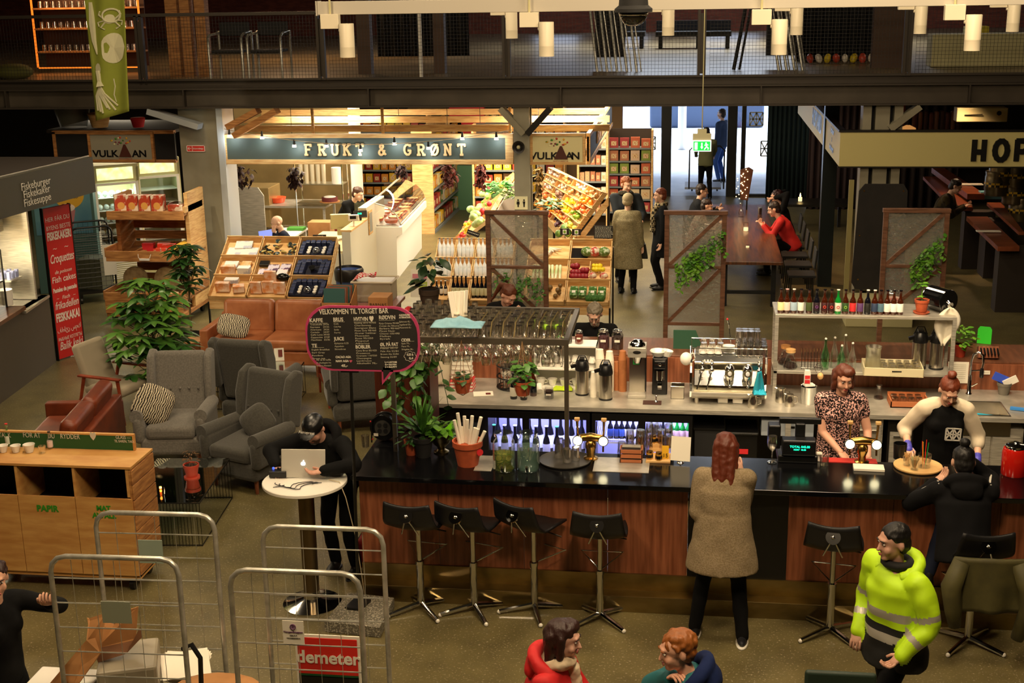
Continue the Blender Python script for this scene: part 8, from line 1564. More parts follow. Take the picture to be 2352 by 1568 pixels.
p=at(1712,450,z=.75);p=V((1.02,24.6,.75));t=TH_('light_ornament','wooden slat ornament wound with tiny lights on the long table','ornament',p);mk('slat_body',MB().prism([(-.12,.2),(.02,.18),(.1,.75),(.02,.8),(-.14,.75)],0,.04,0,FACE),mat('ornament_wood','5a3018',.6),t);mk('stand',MB().cyl((0,0,0),(0,0,.2),.015),mDS,t)
rd=random.Random(1);q=MB()
for k in range(30):s=k/30;q.ell(((-.14+.06*math.sin(k*2.4)+.1*s*0+(.08 if k%2 else .0)),-.05,.22+.56*s),.009,6,4)
mk('fairy_lights',q,mat('fairy_glow','ffe0a0',.5,em=6),t)
t=TH_('beer_glass','glass of dark beer beside the light ornament on the long table','glass',at(1745,492,z=.75));mk('glass',cup(.035,.045,.15),mGL,t,sm=50);mk('beer',MB().cyl((0,0,.005),(0,0,.12),.036,n=12),mat('beer_dark','3a1a0c',.2),t)
mk('carafe_glass',MB().lathe([(0,0),(.05,0),(.05,.12),(.02,.18),(.025,.25)],n=14),mGL,label='clear glass carafe on the long table',cat='carafe',loc=at(1702,498,z=.75),sm=50)
t=TH_('table_candle','glowing candle on the dark table deep under the gallery','candle',at(1838,455,Y=27));mk('candle',MB().cyl((0,0,-.06),(0,0,.02),.04,n=12),mat('candle_glow','f0d8a0'),t);mk('flame',MB().lathe([(0,.02),(.015,.05),(0,.11)],n=8),mat('flame','ffce70'),t)
mk('dark_table',MB().box((0,0,.72),(1.6,.8,.05)).box((-.6,0,.35),(.06,.06,.7)).box((.6,0,.35),(.06,.06,.7)),mDS,label='dark side table carrying the glowing candle',cat='table',loc=(at(1860,460,Y=27).x,27,at(1838,455,Y=27).z-.8-.01))
def curtain(px0,px1,Y,z1,lab,m_,z0=0):
 a_=at(px0,400,Y=Y).x;b_=at(px1,400,Y=Y).x
 mk('curtain',MB().grid(lambda u,v:V((a_+(b_-a_)*u,Y+.06*math.sin(u*60),z0+(z1-z0)*v)),int((b_-a_)*30),2),m_,label=lab,cat='curtain',sm=180,fix=False,solid=.01)
curtain(1760,1860,30.6,2.9,'dark teal curtain right of the entrance glazing',mat('curtain_teal','0d2224',.85));curtain(1855,2000,29.2,2.9,'long dusty mauve curtain behind the pub side panel',mat('curtain_mauve','3a2a2a',.9))
curtain(2000,2200,29.4,2.3,'dark brown curtain behind the right column',mat('curtain_brown','24160f',.9))
t=TH_('parked_seating','blue grey outdoor sofas beyond the open doorway','outdoor sofa',(-1.0,46,0));mk('seat',MB().bb(-.5,3.4,0,1.4,0,.8),mat('outdoor_blue','3f5068',.7),t,bev=.08);mk('backrest',MB().bb(-.5,3.4,1.2,1.6,.2,1.6),mat('outdoor_blue','3f5068'),t,bev=.08)
mk('white_post',MB().cyl((0,0,0),(0,0,4),.13,n=12),mWH,label='white round post standing outside beyond the doorway',cat='post',loc=(at(1566,330,Y=40).x,40,0),sm=40)
mk('outdoor_facade',MB().bb(-14,14,0,.3,0,9),mat('facade_grey','5f6672',.8,0,'4a5260',1),label='grey building front across the street outside',cat='building',loc=(0,56,0))
for k in range(6):mk('street_window',MB().bb(0,1.1,-.02,0,0,1.4),mat('dark_pane','1d2a3a',.2),label='dark window in the grey building across the street',cat='window',group='windows across the street',loc=(-4+2.2*k,55.98,1.2))
# ================================================================ LOUNGE AND FOREGROUND
c0=at(832,775,Y=9.2);cb=TH_('menu_board','black speech bubble chalk menu board with pink edge on a floor pole','menu board',c0);k_=1/317.
def uv(px_,py_):return((px_-832)*k_,(775-py_)*k_)
def rr(x0,y0,x1,y1,r,n=6):
 o=[]
 for cx,cy,a0 in((x1-r,y0+r,-90),(x1-r,y1-r,0),(x0+r,y1-r,90),(x0+r,y0+r,180)):
  for i in range(n+1):a=R(a0+90*i/n);o.append((cx+r*math.cos(a),cy+r*math.sin(a)))
 return o
def bub(g):
 o=[]
 for px_,py_ in((745-0,857),(877,855),(876,890),(904,851)):pass
 x0,y0=uv(695+g,857-g);x1,y1=uv(972-g,697+g);b_=rr(x0,y0,x1,y1,.19)
 a_=uv(877+g*.7,857-g);t_=uv(876+g*1.0,890-g*2.5);c_=uv(905-g,857-g)
 i=[j for j,p in enumerate(b_)if p[1]==min(q[1]for q in b_)]
 return[a_,t_,c_]+b_
def bubf(g):
 b_=bub(g);tail=b_[:3];body=b_[3:]
 return tail,body
for g,z0,z1,m_,nm in((0,0,.016,mat('board_pink','b23a66',.5),'pink_edge'),(5,.016,.019,m_board,'slate')):
 tl_,bd_=bubf(g);mk(nm,MB().prism(bd_,z0,z1,0,FACE).prism([(tl_[0][0],tl_[0][1]+.02),tl_[0],tl_[1],tl_[2],(tl_[2][0],tl_[2][1]+.02)],z0,z1,0,FACE),m_,cb)
def cw(s,px_,py_,h,w=None,m_=m_chalk,rz=-.035,off=.0):
 x,z=uv(px_,py_);o=word(s,h*k_*1.45,m_,cb,(x,-.021,z),(PI/2,0,0),ax='LEFT',off=off,name='chalk_text')
 o.rotation_euler=Euler((PI/2,0,0)).to_matrix().to_4x4().to_euler();o.rotation_euler=(PI/2,-.035,0)
 if w:o.scale=(w*k_/max(o.dimensions.x,.01),1,1)
 return o
for s_,x_,y_,h_,w_ in(('VELKOMMEN TIL TORGET BAR',732,713,12,168),('KAFFE',707,734,9,32),('BRUS',765,731,9,24),('HVITVIN ♥',815,729,9,48),('RØDVIN',876,724,9,39),('TE',709,796,8,13),('JUICE',765,778,8,25),('BOBLER',816,797,8,36),('ØL PÅ FAT',876,790,8,44),('CIDER',928,778,7,22),
 ('CACAO AGA',766,823,5,38),('NAM AGA',766,833,5,32),('45,-',779,844,6,16),('ALKOHOLFRIE',925,717,4,26),('ALTERNATIVER',925,723,4,28),('0,25 &',940,813,5,16),('0,4',945,822,5,10),('L = LAKTOSE',886,833,3.4,29),('G = GLUTEN',886,839,3.4,28),('S = SULFITT',886,845,3.4,29)):cw(s_,x_,y_,h_,w_,off=.0008)
m_ch2=mat('chalk_dim','aaa590',.9)
for x_,y_,w_,ls in((708,744,46,['Traktekaffe 29/36','Espresso    29/32','Americano   29/34','Cortado     34/37','Caffe Latte 39/42','Cappuccino  37/39','Macchiato   32/35']),(708,806,44,['English Breakfast','Earl Grey','Rooibos','Green tea']),(718,831,36,['All te & kaffe','er økologisk fra','Solberg Hansen!']),(766,741,26,['Cola','Cola Max','Solo','Farris']),(765,789,34,['Eplejuice 0,25','Appelsin','Sitronbrus']),(816,738,52,['Riesling 2015 95/450','Chardonnay','Sauvignon Blanc','Pinot Gris 98/460','Gruner Veltliner','Muscadet','Rose 95/450','Picpoul','Albarino']),(817,806,50,['Cava Brut 85/425','Prosecco','Cremant 110/550','Champagne','Lambrusco','Alkoholfri 70,-']),(876,738,48,['Rioja Crianza 95/450','Cotes du Rhone','Barbera 98/460','Pinot Noir','Chianti 105/490','Malbec','Syrah']),(876,799,44,['Pilsner 49/79','Pale Ale 52/84','Brown Ale 52/84','Sesong 55/89']),(925,733,28,['Eplemost 45,-','Ingefærøl 55,-','Musserende 65,-']),(928,786,28,['Eple 79,-','Pære 79,-','Bringebær 84,-'])):
 for i,l_ in enumerate(ls):cw(l_,x_,y_+i*(6.3 if len(ls)>4 else 7.2),3.9,w_*min(1,(len(l_)+4)/18),m_ch2)
q=MB()
for x_,y_,w_ in((707,740,44),(765,736,28),(815,735,46),(876,730,38),(876,796,44),(931,780,28),(927,724,30),(709,800,30)):x,z=uv(x_,y_);q.box((x+w_*k_/2,-.021,z),(w_*k_,.002,.002),ry=-.035)
mk('chalk_underline',q,m_ch2,cb)
q=MB();x,z=uv(948,817);q.tube([(x+.045*math.cos(a)*(1+.08*math.cos(8*a)),-.021,z+.038*math.sin(a)*(1+.1*math.cos(8*a)))for a in[2*PI*i/48 for i in range(48)]],.0012,4,close=True);mk('chalk_cloud',q,m_chalk,cb)
x,z=uv(803,832);mk('chalk_heart',MB().prism([(0,-.012),(.012,.003),(.007,.01),(0,.005),(-.007,.01),(-.012,.003)],0,.002,0,Matrix.Translation((x,-.02,z))@FACE),mat('chalk_pink','c0506a',.8),cb)
pb=at(824,1385,z=.1);pt=at(808,858,Y=9.25)
mk('pole',MB().cyl((pt.x-c0.x+.0,.03,-.24),(pb.x-c0.x,pb.y-9.2,.1-c0.z),.013,n=10).bb(pt.x-c0.x-.07,pt.x-c0.x+.07,-.005,.035,-.275,-.25),mBK,cb)
mk('foot_plate',MB().prism([(-.09,-.1),(.05,-.12),(.09,.05),(-.05,.09)],0,.012,0,Matrix.Translation((pb.x-c0.x,pb.y-9.2,.1-c0.z))),mBK,cb)
mk('stone_slab',MB().slab([at(745,1427,z=.09),at(872,1441,z=.09),at(905,1372,z=.09),at(800,1360,z=.09)],.085),mat('speckled_granite','5f5a4e',.6,0,'a8a290',70,lo=.5,hi=.62),label='square speckled stone slab under the chalkboard pole',cat='slab')
def stool(px_,py_,rz,lab,grp=None):
 p=at(px_,py_,z=0)
 global st0
 if 'st0' in globals():return dup(st0,p,rz,lab)
 t=TH_('bar_stool',lab,'bar stool',p,rz)
 def sf(u,v):
  x=(u-.5)*.44*(1-.16*abs(2*v-1)**2);s=v*2-1
  y=.2-.4*v if v<.7 else .2-.28-.09*(1-(1-v)/.3);
  z=.76+.03*(2*u-1)**2+(.02*(1-v/.3)if v<.3 else 0)*-1+(0 if v<.6 else .24*((v-.6)/.4)**1.3);y=.2-.42*min(v,.75)/.75-.05*max(0,v-.75)/.25;return V((x,y,z))
 mk('seat_shell',MB().grid(sf,14,18),mat('stool_black','111113',.45,spec=.4),t,sm=180,fix=False,solid=.018)
 mk('back_disc',MB().cyl((0,-.285,.93),(0,-.268,.92),.055,n=18).ell((0,-.29,.93),.014,8,6),mCH,t,sm=40)
 mk('support_rod',MB().tube([(0,-.29,.925),(-.07,-.2,.74)],.006).tube([(0,-.29,.925),(.07,-.2,.74)],.006),mCH,t);mk('height_lever',MB().tube([(.02,0,.73),(.2,.1,.66)],.006),mDS,t)
 mk('column',MB().cyl((0,0,.38),(0,0,.75),.022,n=12).cyl((0,0,.06),(0,0,.42),.03,n=14).cyl((0,0,.4),(0,0,.43),.036,n=14),mCH,t,sm=40)
 mk('foot_ring',MB().tube([(0,.02,.42),(-.17,.2,.5),(.17,.2,.5),(0,.02,.42)],.007),mCH,t)
 for a_ in(45,135,225,315):
  x,y=math.cos(R(a_)),math.sin(R(a_));l_=mk('foot_leg',MB().tube([(0,0,.06),(x*.29,y*.29,.022)],[.022,.018],8),mCH,t,sm=40);mk('foot_cap',MB().ell((x*.29,y*.29,.018),.018,8,6),mWH,l_,sm=180)
 st0=t;return t
for px_,py_,rz,lab in((968,1398,-.12,'black bar stool, leftmost at the walnut front'),(1090,1402,-.3,'black bar stool second from the left'),(1228,1402,-.5,'black bar stool third from the left, turned right'),(1378,1422,-.02,'black bar stool nearest the black front panel'),(1905,1455,-.15,'black bar stool behind the high visibility jacket'),(2222,1478,.1,'bar stool with an olive jacket over its back')):stool(px_,py_,rz,lab)
def pillow(w,h,d):
 def f(u,v):
  a=2*PI*u;b=PI*v;sx=math.copysign(abs(math.cos(a))**.55,math.cos(a))*math.sin(b)**.7;sz=math.copysign(abs(math.sin(a))**.55,math.sin(a))*math.sin(b)**.7
  return V((sx*w/2,math.cos(b)*d/2,sz*h/2))
 return MB().grid(f,24,10)
def rbox(name,c,d,m_,par,rot=(0,0,0),bev=.05,loc=None,**k):
 o=mk(name,MB().box((0,0,0),d),m_,par,loc=c,rot=rot,sm=50,**k);b=o.modifiers.new('bevel','BEVEL');b.width=bev;b.segments=4;return o
def wing(loc,rz,m_,lab,btn=True):
 t=TH_('wing_armchair',lab,'armchair',loc,rz)
 rbox('seat_base',(0,-.02,.24),(.66,.66,.2),m_,t);rbox('seat_cushion',(0,-.07,.41),(.52,.6,.15),m_,t,(R(3),0,0),.05)
 b=rbox('backrest',(0,.3,.74),(.56,.13,.74),m_,t,(R(-12),0,0),.055)
 for s_ in(-1,1):
  w=MB().prism([(-.02,.0),(.2,.02),(.25,.3),(.22,.52),(.1,.6),(.0,.58)],-.04,.04,0,Matrix.Translation((s_*.31,.36,.52))@Matrix.Rotation(R(-12),4,'X')@Matrix(((0,0,1,0),(-1,0,0,0),(0,1,0,0),(0,0,0,1))))
  o=mk('wing',w,m_,t,sm=50);bb_=o.modifiers.new('b','BEVEL');bb_.width=.03;bb_.segments=3
  rbox('armrest',(s_*.33,-.06,.44),(.12,.62,.3),m_,t,(R(3),0,0),.055);mk('arm_roll',MB().cyl((s_*.34,-.36,.585),(s_*.34,.22,.57),.07,n=14),m_,t,sm=40)
  for y in(-.27,.27):mk('leg',MB().cyl((s_*.27,y,0),(s_*.27,y,.15),.018,.024,8),m_walnut,t)
 if btn:
  for x in(-.2,-.1,0,.1,.2):mk('button',MB().ell((x,.21,.72),(.014,.01,.014),8,6),m_,t,sm=180)
 return t
wing((-5.45,12.75,0),R(8),m_greyl,'lighter grey wing armchair with a patterned cushion');wing((-4.42,12.15,0),R(-22),m_grey,'charcoal wing armchair nearest the laptop table')
wing((-4.95,13.95,0),R(172),m_grey,'charcoal wing armchair seen from behind, beyond the front pair',False);wing((-3.75,14.0,0),R(200),m_grey,'charcoal wing armchair mostly hidden behind the chalkboard',False)
m_zz=mat('zigzag_print','d4c9ae',.9,0,'2a2018',14,(1,.4,1.3),kind='wave',lo=.47,hi=.53)
mk('cushion',pillow(.42,.42,.2),[m_zz],label='cream patterned cushion leaning in the lighter armchair',cat='cushion',loc=(-5.62,12.55,.66),rot=(R(-10),R(30),R(30)),sm=180)
mk('cushion',pillow(.34,.34,.16),m_grey,label='small charcoal cushion in the front charcoal armchair',cat='cushion',loc=(-4.36,12.22,.62),rot=(R(-25),R(50),R(-20)),sm=180)
def sofa(loc,rz,w,m_,lab,n=2,leather=True):
 t=TH_('leather_sofa',lab,'sofa',loc,rz);d=.82
 rbox('base',(0,0,.25),(w-.1,d-.06,.18),m_,t,bev=.02)
 for s_ in(-1,1):rbox('armrest',(s_*(w/2-.055),0,.36),(.11,d,.52),m_leatherd if 0 else m_,t,bev=.02)
 rbox('back_frame',(0,d/2-.05,.44),(w-.1,.1,.5),m_,t,bev=.02);cw_=(w-.24)/n
 for i in range(n):
  x=-w/2+.12+cw_*(i+.5);rbox('seat_cushion',(x,-.06,.42),(cw_-.01,d-.16,.15),m_,t,bev=.045);rbox('back_cushion',(x,d/2-.17,.66),(cw_-.01,.17,.46),m_,t,(R(-12),0,0),.06)
  mk('piping',MB().tube([(x-cw_/2+.03,-d/2+.03,.37),(x+cw_/2-.03,-d/2+.03,.37)],.006),m_leatherd,t)
 for s_ in(-1,1):
  for y in(-.33,.33):mk('leg',MB().cyl((s_*(w/2-.12),y,0),(s_*(w/2-.12),y,.16),.015,.022,8),m_walnut,t)
 return t
sofa((-5.5,16.15,0),R(0),1.66,m_leather,'tan leather two seat sofa before the coffee display');sofa((-6.35,11.95,0),R(-80),1.7,m_leatherd,'dark tan leather sofa side on behind the waste cabinet')
mk('cushion',pillow(.42,.32,.14),m_zz,label='cream patterned cushion lying at the left end of the leather sofa',cat='cushion',loc=(-5.92,15.92,.64),rot=(R(-35),R(12),R(8)),sm=180)
t=TH_('log_stump','round wooden log used as a side table beside the sofa arm','log table',(-6.5,15.9,0));mk('bark',MB().lathe([(0,0),(.18,0),(.165,.2),(.175,.44),(0,.44)],n=22),mat('bark_brown','8a5a30',.85,0,'5f3a1c',9,(1,1,.3),bump=.3),t,sm=40);mk('cut_top',MB().cyl((0,0,.44),(0,0,.445),.168,n=22),mat('cut_wood','b98a56',.6,0,'94683c',14,kind='zigzag'),t)
def easy(loc,rz,m_,lab):
 t=TH_('easy_chair',lab,'armchair',loc,rz);w=mat('cherry_wood','8f3a1e',.4,0,'6f2812',6)
 rbox('seat_cushion',(0,0,.36),(.52,.56,.12),m_,t);rbox('backrest',(0,.3,.62),(.5,.1,.56),m_,t,(R(-18),0,0))
 for s_ in(-1,1):
  mk('armrest',MB().box((s_*.31,-.02,.55),(.06,.6,.025)),w,t,bev=.008);mk('leg',MB().tube([(s_*.31,-.28,.55),(s_*.31,-.33,0)],[.022,.014],8),w,t);mk('leg',MB().tube([(s_*.31,.2,.54),(s_*.31,.36,0)],[.022,.014],8),w,t)
  mk('side_rail',MB().box((s_*.31,0,.24),(.03,.6,.04)),w,t)
 return t
easy((-6.75,14.1,0),R(75),mat('beige_cushion','9a8f7a',.9),'easy chair with red wood arms and beige cushions behind the big plant');easy((-4.15,15.0,0),R(205),mat('beige_cushion','9a8f7a'),'easy chair with a wooden frame just left of the chalkboard')
def wiretable(loc,rz,w,d,h,lab):
 t=TH_('wire_table',lab,'coffee table',loc,rz);q=MB();n=int(w/.03)
 for i in range(n+1):x=-w/2+i*w/n;q.bb(x-.0025,x+.0025,-d/2,d/2,h-.012,h-.006).bb(x-.0025,x+.0025,-d/2,-d/2+.005,.0,h).bb(x-.0025,x+.0025,d/2-.005,d/2,0,h)
 mk('wire_top',q,mDS,t);mk('rim',MB().tube([(-w/2,-d/2,h),(w/2,-d/2,h),(w/2,d/2,h),(-w/2,d/2,h)],.006,5,close=True).tube([(-w/2,-d/2,.01),(w/2,-d/2,.01),(w/2,d/2,.01),(-w/2,d/2,.01)],.006,5,close=True),mDS,t);mk('glass_top',MB().bb(-w/2,w/2,-d/2,d/2,h+.002,h+.008),glassy('green_tint_glass',tint=(.35,.5,.35),gl=.25),t)
wiretable((-4.78,11.05,0),R(6),.72,1.15,.42,'black wire coffee table with glass top near the waste cabinet');wiretable((-5.3,14.75,0),R(4),1.15,.7,.4,'black wire coffee table with glass top in front of the leather sofa')
p=at(441,1095,z=.43);t=potted('potted_plant','red pot with a dry twiggy plant on the wire table',441,1095,.43,.075,.13,m_redpot,leafmesh(60,.08,.14,.035,51,cz=.13,aspect=.5),mat('dry_leaf','4a2a14',.7,0,'6a4a1c',9));mk('saucer',MB().cyl((0,0,-.005),(0,0,.012),.075,n=18),m_redpot,t)
t=TH_('tealight','dark glass tealight glowing on the wire table','candle',at(370,1135,z=.43));mk('glass',MB().lathe([(0,0),(.032,0),(.036,.07),(.03,.07),(.028,.01)],n=14),glassy('smoked_glass',tint=(.5,.25,.15),gl=.2),t,sm=50);mk('flame',MB().ell((0,0,.035),(.012,.012,.014),8,6),mat('flame','ffce70'),t)
t=TH_('table_card','small standing card on the rear wire table','card',at(642,828,z=.41));mk('card',MB().box((0,0,.08),(.12,.01,.16),rz=.3,rx=-.1),mPA,t);mk('photo',MB().box((.02,-.01,.1),(.05,.006,.09),rz=.3,rx=-.1),mat('pic_brown','6f2a20'),t)
def schefflera(loc,h,potm,n,L_,seed,m_,lab,R0,cz,H):
 t=TH_('floor_plant',lab,'floor plant',loc);mk('pot',pot_mb(.17,.3),potm,t,sm=40);mk('soil',MB().cyl((0,0,.25),(0,0,.27),.14,n=14),m_soil,t);rd=random.Random(seed);st=MB();f=MB()
 for i in range(n):
  th=rd.uniform(0,2*PI);s=rd.random();r=R0*(1-.45*s)*math.sqrt(rd.random());q=V((r*math.cos(th),r*math.sin(th),cz+H*s));b0=V((.02*math.cos(th),.02*math.sin(th),max(.3,q.z-.3)));st.tube([b0,b0.lerp(q,.5)+V((0,0,.03)),q],.004,4)
  k=rd.randint(6,8)
  for j in range(k):leaf(f,q,2*PI*j/k+th,rd.uniform(-.25,.2),L_*rd.uniform(.75,1.1),.34,.55,0,0,4)
 st.tube([(0,0,.25),(.02,.01,cz),(0,0,cz+H*.7)],[.016,.013,.008],7)
 mk('stem',st,m_bark,t);mk('foliage',f,m_,t,fix=False,sm=180);return t
schefflera((-6.45,14.55,0),1.5,mDS,85,.25,3,mat('umbrella_leaf','2c5a22',.38,0,'5f8f34',2.2,lo=.4,hi=.62),'big bushy umbrella plant behind the lighter wing armchair',.55,.45,1.1)
schefflera((-6.85,16.75,0),1.6,mDS,34,.2,8,m_leafd,'slim umbrella tree on a bare stem beside the pallet shelf',.27,.95,.6)
t=TH_('waste_cabinet','plywood waste sorting cabinet with green lettering and open tops','cabinet',(0,0,0));xl,xr=-6.0,-4.53;y0,y1,zt_=9.55,10.0,1.13
xs=[-6.0,-5.42,-4.98,-4.53];xs=[at(-160,1060,z=1.1).x]+[at(a,1060,Y=9.55).x for a in(33,165)]+[xr]
mk('top_board',MB().bb(xl,xr+.01,y0-.01,y1,zt_-.02,zt_),m_ply,t);mk('side_planks',MB().bb(xr-.02,xr,y0,y1,.14,zt_-.02),mPL,t)
for k in range(7):mk('side_plank',MB().bb(xr,xr+.012,y0,y1,.16+k*.135,.285+k*.135),mPL,t,bev=.004)
mk('floor_board',MB().bb(xl,xr,y0,y1,.12,.16),m_ply,t);mk('back_board',MB().bb(xl,xr,y1-.02,y1,.16,zt_-.02),mBM,t);mk('inner_shelf',MB().bb(xl,xr-.02,y0+.05,y1-.02,.7,.72),mBM,t)
for x in xs[1:3]:mk('partition',MB().bb(x-.011,x+.011,y0,y1-.02,.16,zt_-.02),m_ply,t)
mk('front_edge',MB().bb(xr-.045,xr-.02,y0,y0+.02,.86,zt_-.02),m_ply,t)
for a_,b_ in zip([xl]+xs[1:3],xs[1:3]+[xr-.0]):mk('door',MB().bb(a_+.003,b_-.003,y0-.018,y0,.16,.85),m_ply,t)
m_grn=mat('stencil_green','2f8a1c',.7);p=at(109,1168,Y=9.53);word('PAPIR',.075,m_grn,t,(p.x,9.529,p.z),off=.003);p=at(238,1170,Y=9.53);word('MAT',.06,m_grn,t,(p.x,9.529,p.z+.01),off=.003);word('AVFALL',.06,m_grn,t,(p.x,9.529,p.z-.055),off=.003)
mk('sign_strip',MB().bb(-6.0,-4.66,9.93,9.95,zt_,zt_+.13),mat('sign_green','25562a',.6),t,label='green strip with chalk writing');mk('strip_edge',MB().bb(-6.0,-4.66,9.925,9.955,zt_+.13,zt_+.145).bb(-4.66,-4.645,9.925,9.955,zt_,zt_+.145),m_ply,t)
for s_,px_,py_,h in(('TAKK',10,1000,.06),('FOR AT',72,1000,.065),('DU',117,1002,.06),('RYDDER',160,1003,.065),('♥',213,1003,.07),('GLASS —',282,1005,.045),('TIL BAREN, TAKK',285,1014,.032)):p=at(px_,py_,Y=9.92);word(s_,h,m_chalk,t,(p.x,9.925,p.z),sx=.72)
for x in(xl+.1,xr-.1):
 for y in(y0+.07,y1-.07):mk('castor',MB().cyl((x-.02,y,.05),(x+.02,y,.05),.05,n=12).box((x,y,.1),(.05,.05,.05)),mDS,t)
for k,(px_,lab)in enumerate(((8,'white mug at the left frame edge on the waste cabinet'),(37,'white handled mug beside it on the waste cabinet'),(68,'low white bowl cup on the waste cabinet'))):
 o=coffee_cup(at(px_,1038,z=zt_+.0),lab,None,1.05 if k<2 else 1.2,(0,0,2.8))
tumbler(at(98,1040,z=zt_),'small tumbler beside the white bowl on the waste cabinet',None,(.9,.9,.7),True)
bottle('wc',mGL,lm('d8c0b8'),mDS,at(116,1030,z=zt_),'clear bottle with a pale label and dark cap on the waste cabinet',h=.15,r=.024);bottle('wc2',m_glassg,lm('cfd8c8'),lm('c8232a'),at(20,1024,z=zt_),'clear bottle with a red cap at the left end of the waste cabinet',h=.2,r=.024)
p=at(700,1103,z=1.08);t=TH_('high_table','white round high table on a chrome trumpet base','table',(p.x,p.y,0));mk('table_top',MB().lathe([(0,1.055),(.335,1.055),(.34,1.06),(.34,1.08),(.335,1.085),(0,1.085)],n=44),mWH,t,sm=40);mk('column',MB().cyl((.0,0,.1),(0,0,1.055),.065,n=18),mat('column_bronze','6a5a40',.3,.9),t,sm=40);mk('base_disc',MB().lathe([(0,.0),(.24,0),(.24,.01),(.15,.03),(.07,.06),(.065,.12),(0,.12)],n=36),mCH,t,sm=40)
tp=V((p.x,p.y,1.087));q=at(705,1095,z=1.09)
t=TH_('laptop','silver laptop with a glowing apple mark, back to the camera','laptop',(q.x,q.y+.07,1.088),R(4));m_al=mat('aluminium','c4c0b4',.4,.15);mk('base',MB().box((0.03,.1,.008),(.36,.25,.014)),m_al,t,bev=.004);mk('lid',MB().box((-.03,-.06,.115),(.36,.008,.23),rx=R(-14)),m_al,t,bev=.004)
mk('glowing_mark',MB().ell((-.006,0,0),(.012,.002,.014),12,8).ell((.006,0,0),(.011,.002,.014),12,8).ell((.003,0,.021),(.004,.002,.007),8,6),mat('logo_glow','ffffff',em=2.5),t,loc=(-.03,-.068,.115),rot=(R(-14),0,0),sm=180)
t=TH_('dj_mixer','small black mixer with blue leds on the round table','mixer',at(640,1092,z=1.088));mk('body',MB().box((0,.05,.03),(.14,.22,.05),rz=.1),mBK,t,bev=.005)
for k in range(6):mk('knob',MB().cyl((-.04+.04*(k%3),.0+.06*(k//3),.055),(-.04+.04*(k%3),.0+.06*(k//3),.07),.009,n=8),mat('led_blue','4060ff',em=1)if k%3==0 else mDS,t)
t=TH_('laptop_cable','black cables tangled over the front of the round table','cable',(0,0,0));rd=random.Random(6)
for k in range(3):
 pts=[];
 for i in range(16):a=i*.55+k;pts.append(tp+V((-.2+.022*i+.03*math.sin(a*1.7),-.2+.05*math.sin(a)+.02*k+.1*(i/16)**2,.006+.002*k)))
 mk('cable',MB().tube(pts,.0035,5),mBK,t,sm=60)
mk('cable',MB().tube([tp+V((.2,.0,.008)),tp+V((.3,-.05,.01)),tp+V((.36,-.1,-.1)),tp+V((.4,.0,-.5)),tp+V((.42,.1,-1.05))],.004,5),mat('pale_cable','b9a888'),t,sm=60)
t=TH_('controller','black and white controller box under a cable on the round table','controller',at(770,1088,z=1.088));mk('body',MB().box((0,.02,.02),(.12,.16,.035)),mBK,t,bev=.004);mk('strip',MB().box((0,.03,.04),(.07,.02,.004)).box((0,-.01,.04),(.07,.02,.004)),mWH,t)
mk('paper_sheet',MB().box((0,0,.002),(.2,.24,.002),rz=.5),mPA,label='white paper under the black cap man’s hand on the round table',cat='paper',loc=at(752,1078,z=1.09)+V((-.03,.02,0)))
t=TH_('sports_bag','red and black bag standing on the floor at the bar end','bag',(-2.72,10.3,0));rbox('body',(0,0,.16),(.2,.34,.28),mat('bag_red_cloth','a8201c',.7),t);mk('side_panel',MB().box((-.102,0,.22),(.006,.26,.1)),mBK,t)
mk('speaker_box',MB().box((0,0,.35),(.16,.3,.7)),mBK,label='black box standing at the left end of the bar',cat='speaker',loc=(-2.85,9.85,0),bev=.01)if 0 else None
A1=at(110,1280,z=1.7);A2=at(475,1172,z=1.7)
c_,fs=rollcage('roll_cage','zinc roll cage at the left with torn cardboard inside',(-3.32,6.66,0),R(2),.78,.66,1.7,m_zinc,6,9);mk('info_plate',MB().bb(-.1,.08,-.008,-.004,1.28,1.42),mat('plate_grey','8a8f7a',.4),fs[0]);mk('info_plate',MB().bb(-.12,.04,-.008,-.004,1.36,1.52),mat('plate_mint','8a9a8a',.4),fs[1],loc=(0,.66,0))
c_,fs=rollcage('roll_cage','zinc roll cage right of the torn cardboard one',(-2.2,6.58,0),R(1),.76,.62,1.7,m_zinc,6,9)
t=TH_('company_card','white card with a purple ring mark on the right roll cage','card',(-2.22,6.56,1.33));mk('card',MB().box((0,0,0),(.125,.004,.145)),mPA,t);mk('ring_mark',MB().tube([(.016*math.cos(a*PI/6),-.004,.035+.016*math.sin(a*PI/6))for a in range(12)],.003,4,close=True).box((0,-.004,.035),(.012,.002,.012),ry=.8),mat('mark_purple','6a3a6a',.6),t);word('MorgenGruppen',.017,mat('mark_purple','6a3a6a'),t,(0,-.004,.003));word('under til 10',.009,mDS,t,(0,-.004,-.018));word('www.morgengruppen.no',.008,mDS,t,(0,-.004,-.035))
t=TH_('brand_sign','red sign reading demeter in white inside the right roll cage','sign',at(755,1530,Y=6.9));mk('panel',MB().box((0,0,0),(.4,.008,.42)),mPA,t);mk('red_field',MB().box((0,-.006,.07),(.37,.004,.24)),mat('demeter_red','d0241a',.5),t);mk('green_band',MB().box((0,-.006,-.06),(.37,.004,.02)),mat('dk_green','12502a',.5),t);mk('black_field',MB().box((0,-.006,-.13),(.37,.004,.13)),mBK,t);word('demeter',.115,mPA,t,(0,-.01,.06),off=.003)
def flap(nm,lab,pts,m_=m_card,cat='cardboard'):
 v=[V(p)for p in pts];n_=(v[1]-v[0]).cross(v[2]-v[0]).normalized()*.006;k=len(v)
 return mk(nm,MB().add(v+[p+n_ for p in v],[tuple(range(k)),tuple(range(k,2*k))[::-1]]+[((i+1)%k,i,k+i,k+(i+1)%k)for i in range(k)]),m_,label=lab,cat=cat)
